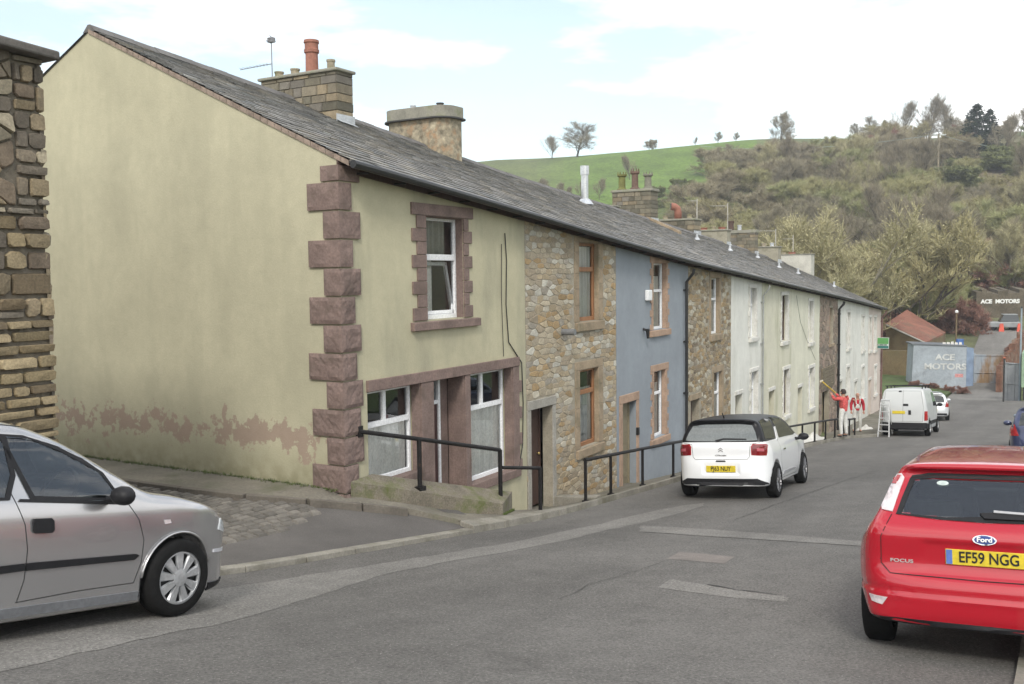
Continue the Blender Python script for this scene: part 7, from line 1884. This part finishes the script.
HV = dict(round=11, tall=13.5, dense=11, willow=9, willow2=8, yellow=13.5, brown=6.3, red=4.6, olive=10.5, bush=3, con=11)
def measure(root):
    z = max(v.co.z for c in root.children for v in c.data.vertices); return z
for k in V: HV[k] = measure(V[k])
used = set()
def tree(kind, X, Y, h, label, cat='tree', group=None, rz_=None, z=None, wide=1.0):
    src = V[kind]
    if kind not in used: o = src; used.add(kind)
    else: o = copy_tree(src)
    s = h/HV[kind]; o.location = (X, Y, (T(X, Y) if z is None else z)); o.scale = (s*wide, s*wide, s)
    o.rotation_euler.z = random.uniform(0, 6.28) if rz_ is None else rz_
    for kx in ('group',):
        if kx in o.keys(): del o[kx]
    tag(o, label, cat, group); return o
def tree_px(kind, px, pbase, ptop, label, d=None, **kw):
    """a tree whose foot shows at (px, pbase) and whose top reaches ptop"""
    p = onT(px, pbase) if d is None else at_d(px, pbase, d)
    z = T(p.x, p.y); dd = Vector((p.x, p.y, z)).dot(CF); top = ray(px, ptop)*dd
    return tree(kind, p.x, p.y, max(.8, top.z-z), label, z=z-.1, **kw)
# skyline trees
def sky_tree(kind, px, ptop, r_, label, **kw):
    rr_ = ray(px, 160); a = math.atan2(rr_.y, rr_.x); x, y = r_*math.cos(a), r_*math.sin(a); z = T(x, y); dd = Vector((x, y, z)).dot(CF); top = ray(px, ptop)*dd
    return tree(kind, x, y, max(1, top.z-z), label, z=z-.1, **kw)
sky_tree('round', 577, 118, 276, 'round bare oak standing on the left skyline, the largest there', wide=1.5)
sky_tree('tall', 552, 132, 276, 'small thin bare tree on the skyline just left of the round oak', wide=1.3)
sky_tree('brown', 651, 138, 284, 'low bushy tree on the skyline of the green field, right of the round oak', wide=.9)
sky_tree('tall', 695, 136, 287, 'tiny bare sapling on the skyline between two bushes')
sky_tree('dense', 718, 130, 287, 'small bare tree on the skyline at the upper right corner of the green field')
sky_tree('dense', 736, 131, 287, 'faint bare bush on the skyline left of the large purple grey tree')
sky_tree('dense', 782, 108, 262, 'large purple grey bare tree rising above the skyline behind the olive mound', wide=1.05)
sky_tree('round', 868, 113, 290, 'small dark round tree on the skyline')
sky_tree('dense', 855, 121, 290, 'short dark shrub on the skyline beside the small dark round tree')
sky_tree('dense', 886, 117, 288, 'grey bare tree on the skyline right of the small dark round tree')
sky_tree('tall', 901, 97, 276, 'tall feathery bare tree on the skyline left of the tallest pair', wide=1.15)
sky_tree('tall', 928, 91, 265, 'tallest feathery bare tree on the skyline, left one of a pair', wide=1.15)
sky_tree('tall', 943, 97, 264, 'feathery bare tree on the skyline, right one of the tallest pair', wide=1.15)
sky_tree('con', 976, 103, 226, 'dark conifer on the skyline, the taller of two standing together', wide=1.6)
sky_tree('con', 989, 108, 227, 'dark conifer on the skyline, the shorter and slimmer of two standing together', wide=1.35)
sky_tree('dense', 1005, 118, 285, 'faint bare tree on the skyline right of the conifers')
sky_tree('tall', 1019, 102, 262, 'tall bare tree at the right edge of the skyline', wide=1.1)
# scattered woodland
rn = random.Random(31)
LB = dict(willow=('olive twiggy willow mound in the hillside wood', 'willow mounds in the wood'), willow2=('green olive willow mound in the hillside wood', 'green willow mounds in the wood'), brown=('brown leafless scrub bush on the hillside', 'brown scrub on the hillside'),
          olive=('olive budding tree in the hillside wood', 'olive budding trees in the wood'), dense=('grey leafless tree in the hillside wood', 'grey bare trees in the wood'), tall=('tall thin bare tree in the hillside wood', 'thin bare trees in the wood'), red=('dark red leafless shrub on the bank', 'dark red shrubs on the bank'),
          yellow=('yellow olive budding tree behind the end of the terrace', 'yellow olive trees behind the terrace end'), bush=('low green bush on the hillside', 'low green bushes'))
def scat(kinds, n, px0, px1, r0, r1, h0, h1, keep=lambda px, r: True, wide=(1, 1.3)):
    c = 0; tries = 0
    while c < n and tries < n*20:
        tries += 1; px = rn.uniform(px0, px1); r_ = math.sqrt(rn.uniform(r0*r0, r1*r1)); rr_ = ray(px, 200); a = math.atan2(rr_.y, rr_.x)
        if not keep(px, r_) or (abs(px-938) < 12 and r_ > 150) or (abs(px-982) < 17 and r_ > 185): continue
        k = rn.choice(kinds); tree(k, r_*math.cos(a), r_*math.sin(a), rn.uniform(h0, h1)*(1 if k not in ('tall',) else 1.3), LB[k][0], 'bush' if k in ('bush', 'red', 'brown') else 'tree', LB[k][1], wide=rn.uniform(*wide)); c += 1
scat(['red', 'brown', 'olive', 'red', 'willow2'], 30, 940, 1055, 121, 141, 3, 5.5, wide=(1.2, 1.6))
scat(['red', 'brown', 'olive', 'willow2'], 22, 868, 950, 106, 140, 3.5, 6, wide=(1.2, 1.6))
scat(['olive', 'brown', 'willow', 'willow2', 'dense'], 26, 765, 885, 145, 215, 5, 8, wide=(1.2, 1.6))
scat(['brown', 'bush', 'willow'], 14, 940, 1055, 180, 225, 2.5, 5, wide=(1.3, 1.7))
scat(['tall', 'tall', 'yellow', 'dense'], 30, 760, 1050, 118, 215, 7, 10, wide=(.9, 1.2))
# olive mound left of the tall trees, top edge against the sky
for (px, pt, r_, k) in ((800, 146, 225, 'willow'), (815, 138, 232, 'willow2'), (832, 134, 236, 'willow'), (848, 133, 238, 'willow2'), (864, 136, 236, 'willow2'), (880, 141, 232, 'dense'), (787, 158, 215, 'willow'), (770, 168, 210, 'brown'), (822, 150, 215, 'willow'), (845, 150, 214, 'willow2'), (866, 152, 214, 'olive')):
    rr_ = ray(px, 160); a = math.atan2(rr_.y, rr_.x); x, y = r_*math.cos(a), r_*math.sin(a); z = T(x, y); dd = Vector((x, y, z)).dot(CF); top = ray(px, pt)*dd
    tree(k, x, y, max(3, top.z-z), LB[k][0], 'tree', LB[k][1], wide=1.35)
scat(['brown', 'dense', 'brown'], 20, 720, 800, 200, 262, 4, 7, wide=(1.2, 1.6))
scat(['brown', 'olive', 'dense', 'red'], 24, 875, 965, 196, 262, 5, 8, wide=(1.1, 1.5))
scat(['bush', 'red', 'brown'], 14, 955, 1050, 200, 262, 3, 5, wide=(1.2, 1.6))
scat(['willow', 'willow2', 'olive', 'dense'], 34, 800, 1055, 136, 180, 6, 9, wide=(1.2, 1.5))
scat(['brown', 'willow', 'dense', 'olive'], 26, 690, 800, 125, 205, 5, 8, wide=(1.2, 1.5))
scat(['willow', 'willow2', 'olive'], 18, 880, 1055, 176, 192, 5, 7, keep=lambda px, r: px < 940 or r < 172, wide=(1.1, 1.4))
scat(['willow2', 'brown'], 16, 560, 700, 120, 170, 3.5, 6, wide=(1.1, 1.5))
scat(['tall'], 9, 515, 640, 185, 225, 3, 5)
scat(['bush'], 8, 640, 735, 180, 200, 1.5, 2.6)
scat(['red', 'brown', 'red'], 26, 870, 1050, 128, 142, 3.5, 5, wide=(1.1, 1.5))
scat(['yellow', 'olive'], 8, 760, 872, 84, 108, 9, 12, wide=(1.0, 1.25))
scat(['red', 'olive', 'brown', 'willow2'], 14, 800, 945, 100, 116, 3, 6, keep=lambda px, r: True, wide=(1.1, 1.5))
tree_px('yellow', 822, 300, 196, 'tall pale yellow budding tree just past the last chimney of the terrace', d=82, wide=1.15)
tree_px('olive', 880, 300, 205, 'olive budding tree rising over the far end of the terrace roof', d=92, wide=1.1)
tree_px('red', 963, 330, 293, 'dark red ivy mound beside the white letters in the yard', d=96, cat='bush', wide=1.0)
tree_px('red', 1016, 347, 339, 'low rusty bramble by the brick wall at the yard entrance', d=84, cat='bush', wide=1.0)
tree_px('tall', 1001, 292, 216, 'pale trunked birch standing before the dark red bank', d=122, wide=1.1)
for (px, py, pt, d) in ((915, 381, 374, 69), (932, 383, 375, 69), (950, 385, 377, 68.5), (964, 386, 379, 68)):
    p = at_d(px, py, d); tree('red', p.x-.5, p.y, .6, 'rusty dead bramble along the foot of the lettered container', 'bush', 'brambles at the container foot', z=VZ(p.x, p.y)-.1, wide=1.6)
# utility pole and wires
p = onT(938, 176); z = T(p.x, p.y); zt = ray(938, 134).z*(Vector((p.x, p.y, z)).dot(CF))
up_ = thing('utility_pole', 'wooden utility pole with a cross arm standing in the wood on the right', 'pole', (p.x, p.y, z)); b = MB(); b.tube([(p.x, p.y, z-1), (p.x, p.y, zt)], [.22, .16], 8); b.build('shaft', mat('pale_pole_wood', (.22, .19, .13), .9), up_)
b = MB(); b.box(p.x-.1, p.x+.1, p.y-1.3, p.y+1.3, zt-.4, zt-.2); b.build('cross_arm', mat('pale_insulator', (.4, .42, .40), .7), up_)
for k, (pxe, pye, re_) in enumerate(((700, 146, 265), (1060, 146, 245))):
    rr_ = ray(pxe, pye); e = rr_*(re_*.9); pts = []
    for i in range(17): t = i/16; q = Vector((p.x, p.y, zt-.1)).lerp(e, t); q.z -= 4*t*(1-t)*1.6; pts.append(q)
    b = MB(); b.tube(pts, .045, 4); w_ = b.build('overhead_wire', mat('wire_pale', (.30, .36, .34), .6, bump=0), recalc=False); tag(w_, ('overhead wire running left from the utility pole', 'overhead wire running right from the utility pole')[k], 'wire')
# weeds along the foot of the gable and kerbs: uncountable small tufts
b = MB(); rw = random.Random(3)
def tuft(x, y, z, s):
    for _ in range(6):
        a = rw.uniform(0, 6.28); l = s*rw.uniform(.5, 1.2); d = Vector((math.cos(a)*.6, math.sin(a)*.6, 1)).normalized()*l; o_ = Vector((x+rw.uniform(-.02, .02), y+rw.uniform(-.02, .02), z)); sd_ = Vector((-math.sin(a), math.cos(a), 0))*.006
        b.add([o_-sd_, o_+sd_, o_+d], [(0, 1, 2)])
for _ in range(520): y = rw.uniform(8.9, 16); tuft(GX-.05-abs(rw.gauss(0, .05)), y, -3.03, .05*rw.uniform(.5, 1.6))
for _ in range(120): x = rw.uniform(13.0, 13.8); tuft(x, 7.72+(x-13)*.36-.03, FP(x, 7.75)-.01, .05)
for _ in range(160): x = rw.uniform(17, 26); tuft(x, FY-.04, FP(x, FY)+.0, .04)
tag(b.build('weeds', tmat('weed_green', (.09, .12, .035)), recalc=False), 'thin moss and weeds along the foot of the walls', 'weeds', kind='stuff')
for k in list(V):
    if k not in used: print('unused variant', k)

# thin damp air over the valley
hz = bpy.data.materials.new('haze_air'); nt = NT(hz); nt.nodes.remove(principled(nt)); pv = nt.nodes.new('ShaderNodeVolumePrincipled')
pv.inputs['Color'].default_value = (.88, .93, 1, 1); pv.inputs['Density'].default_value = .0006; pv.inputs['Anisotropy'].default_value = .2
nt.links.new(pv.outputs[0], [n for n in nt.nodes if n.type == 'OUTPUT_MATERIAL'][0].inputs['Volume'])
b = MB(); b.box(-60, 430, -260, 380, -25, 62); tag(b.build('haze', hz), 'thin pale haze softening the far hillside', 'haze', kind='stuff')
scene.cycles.volume_step_rate = 20
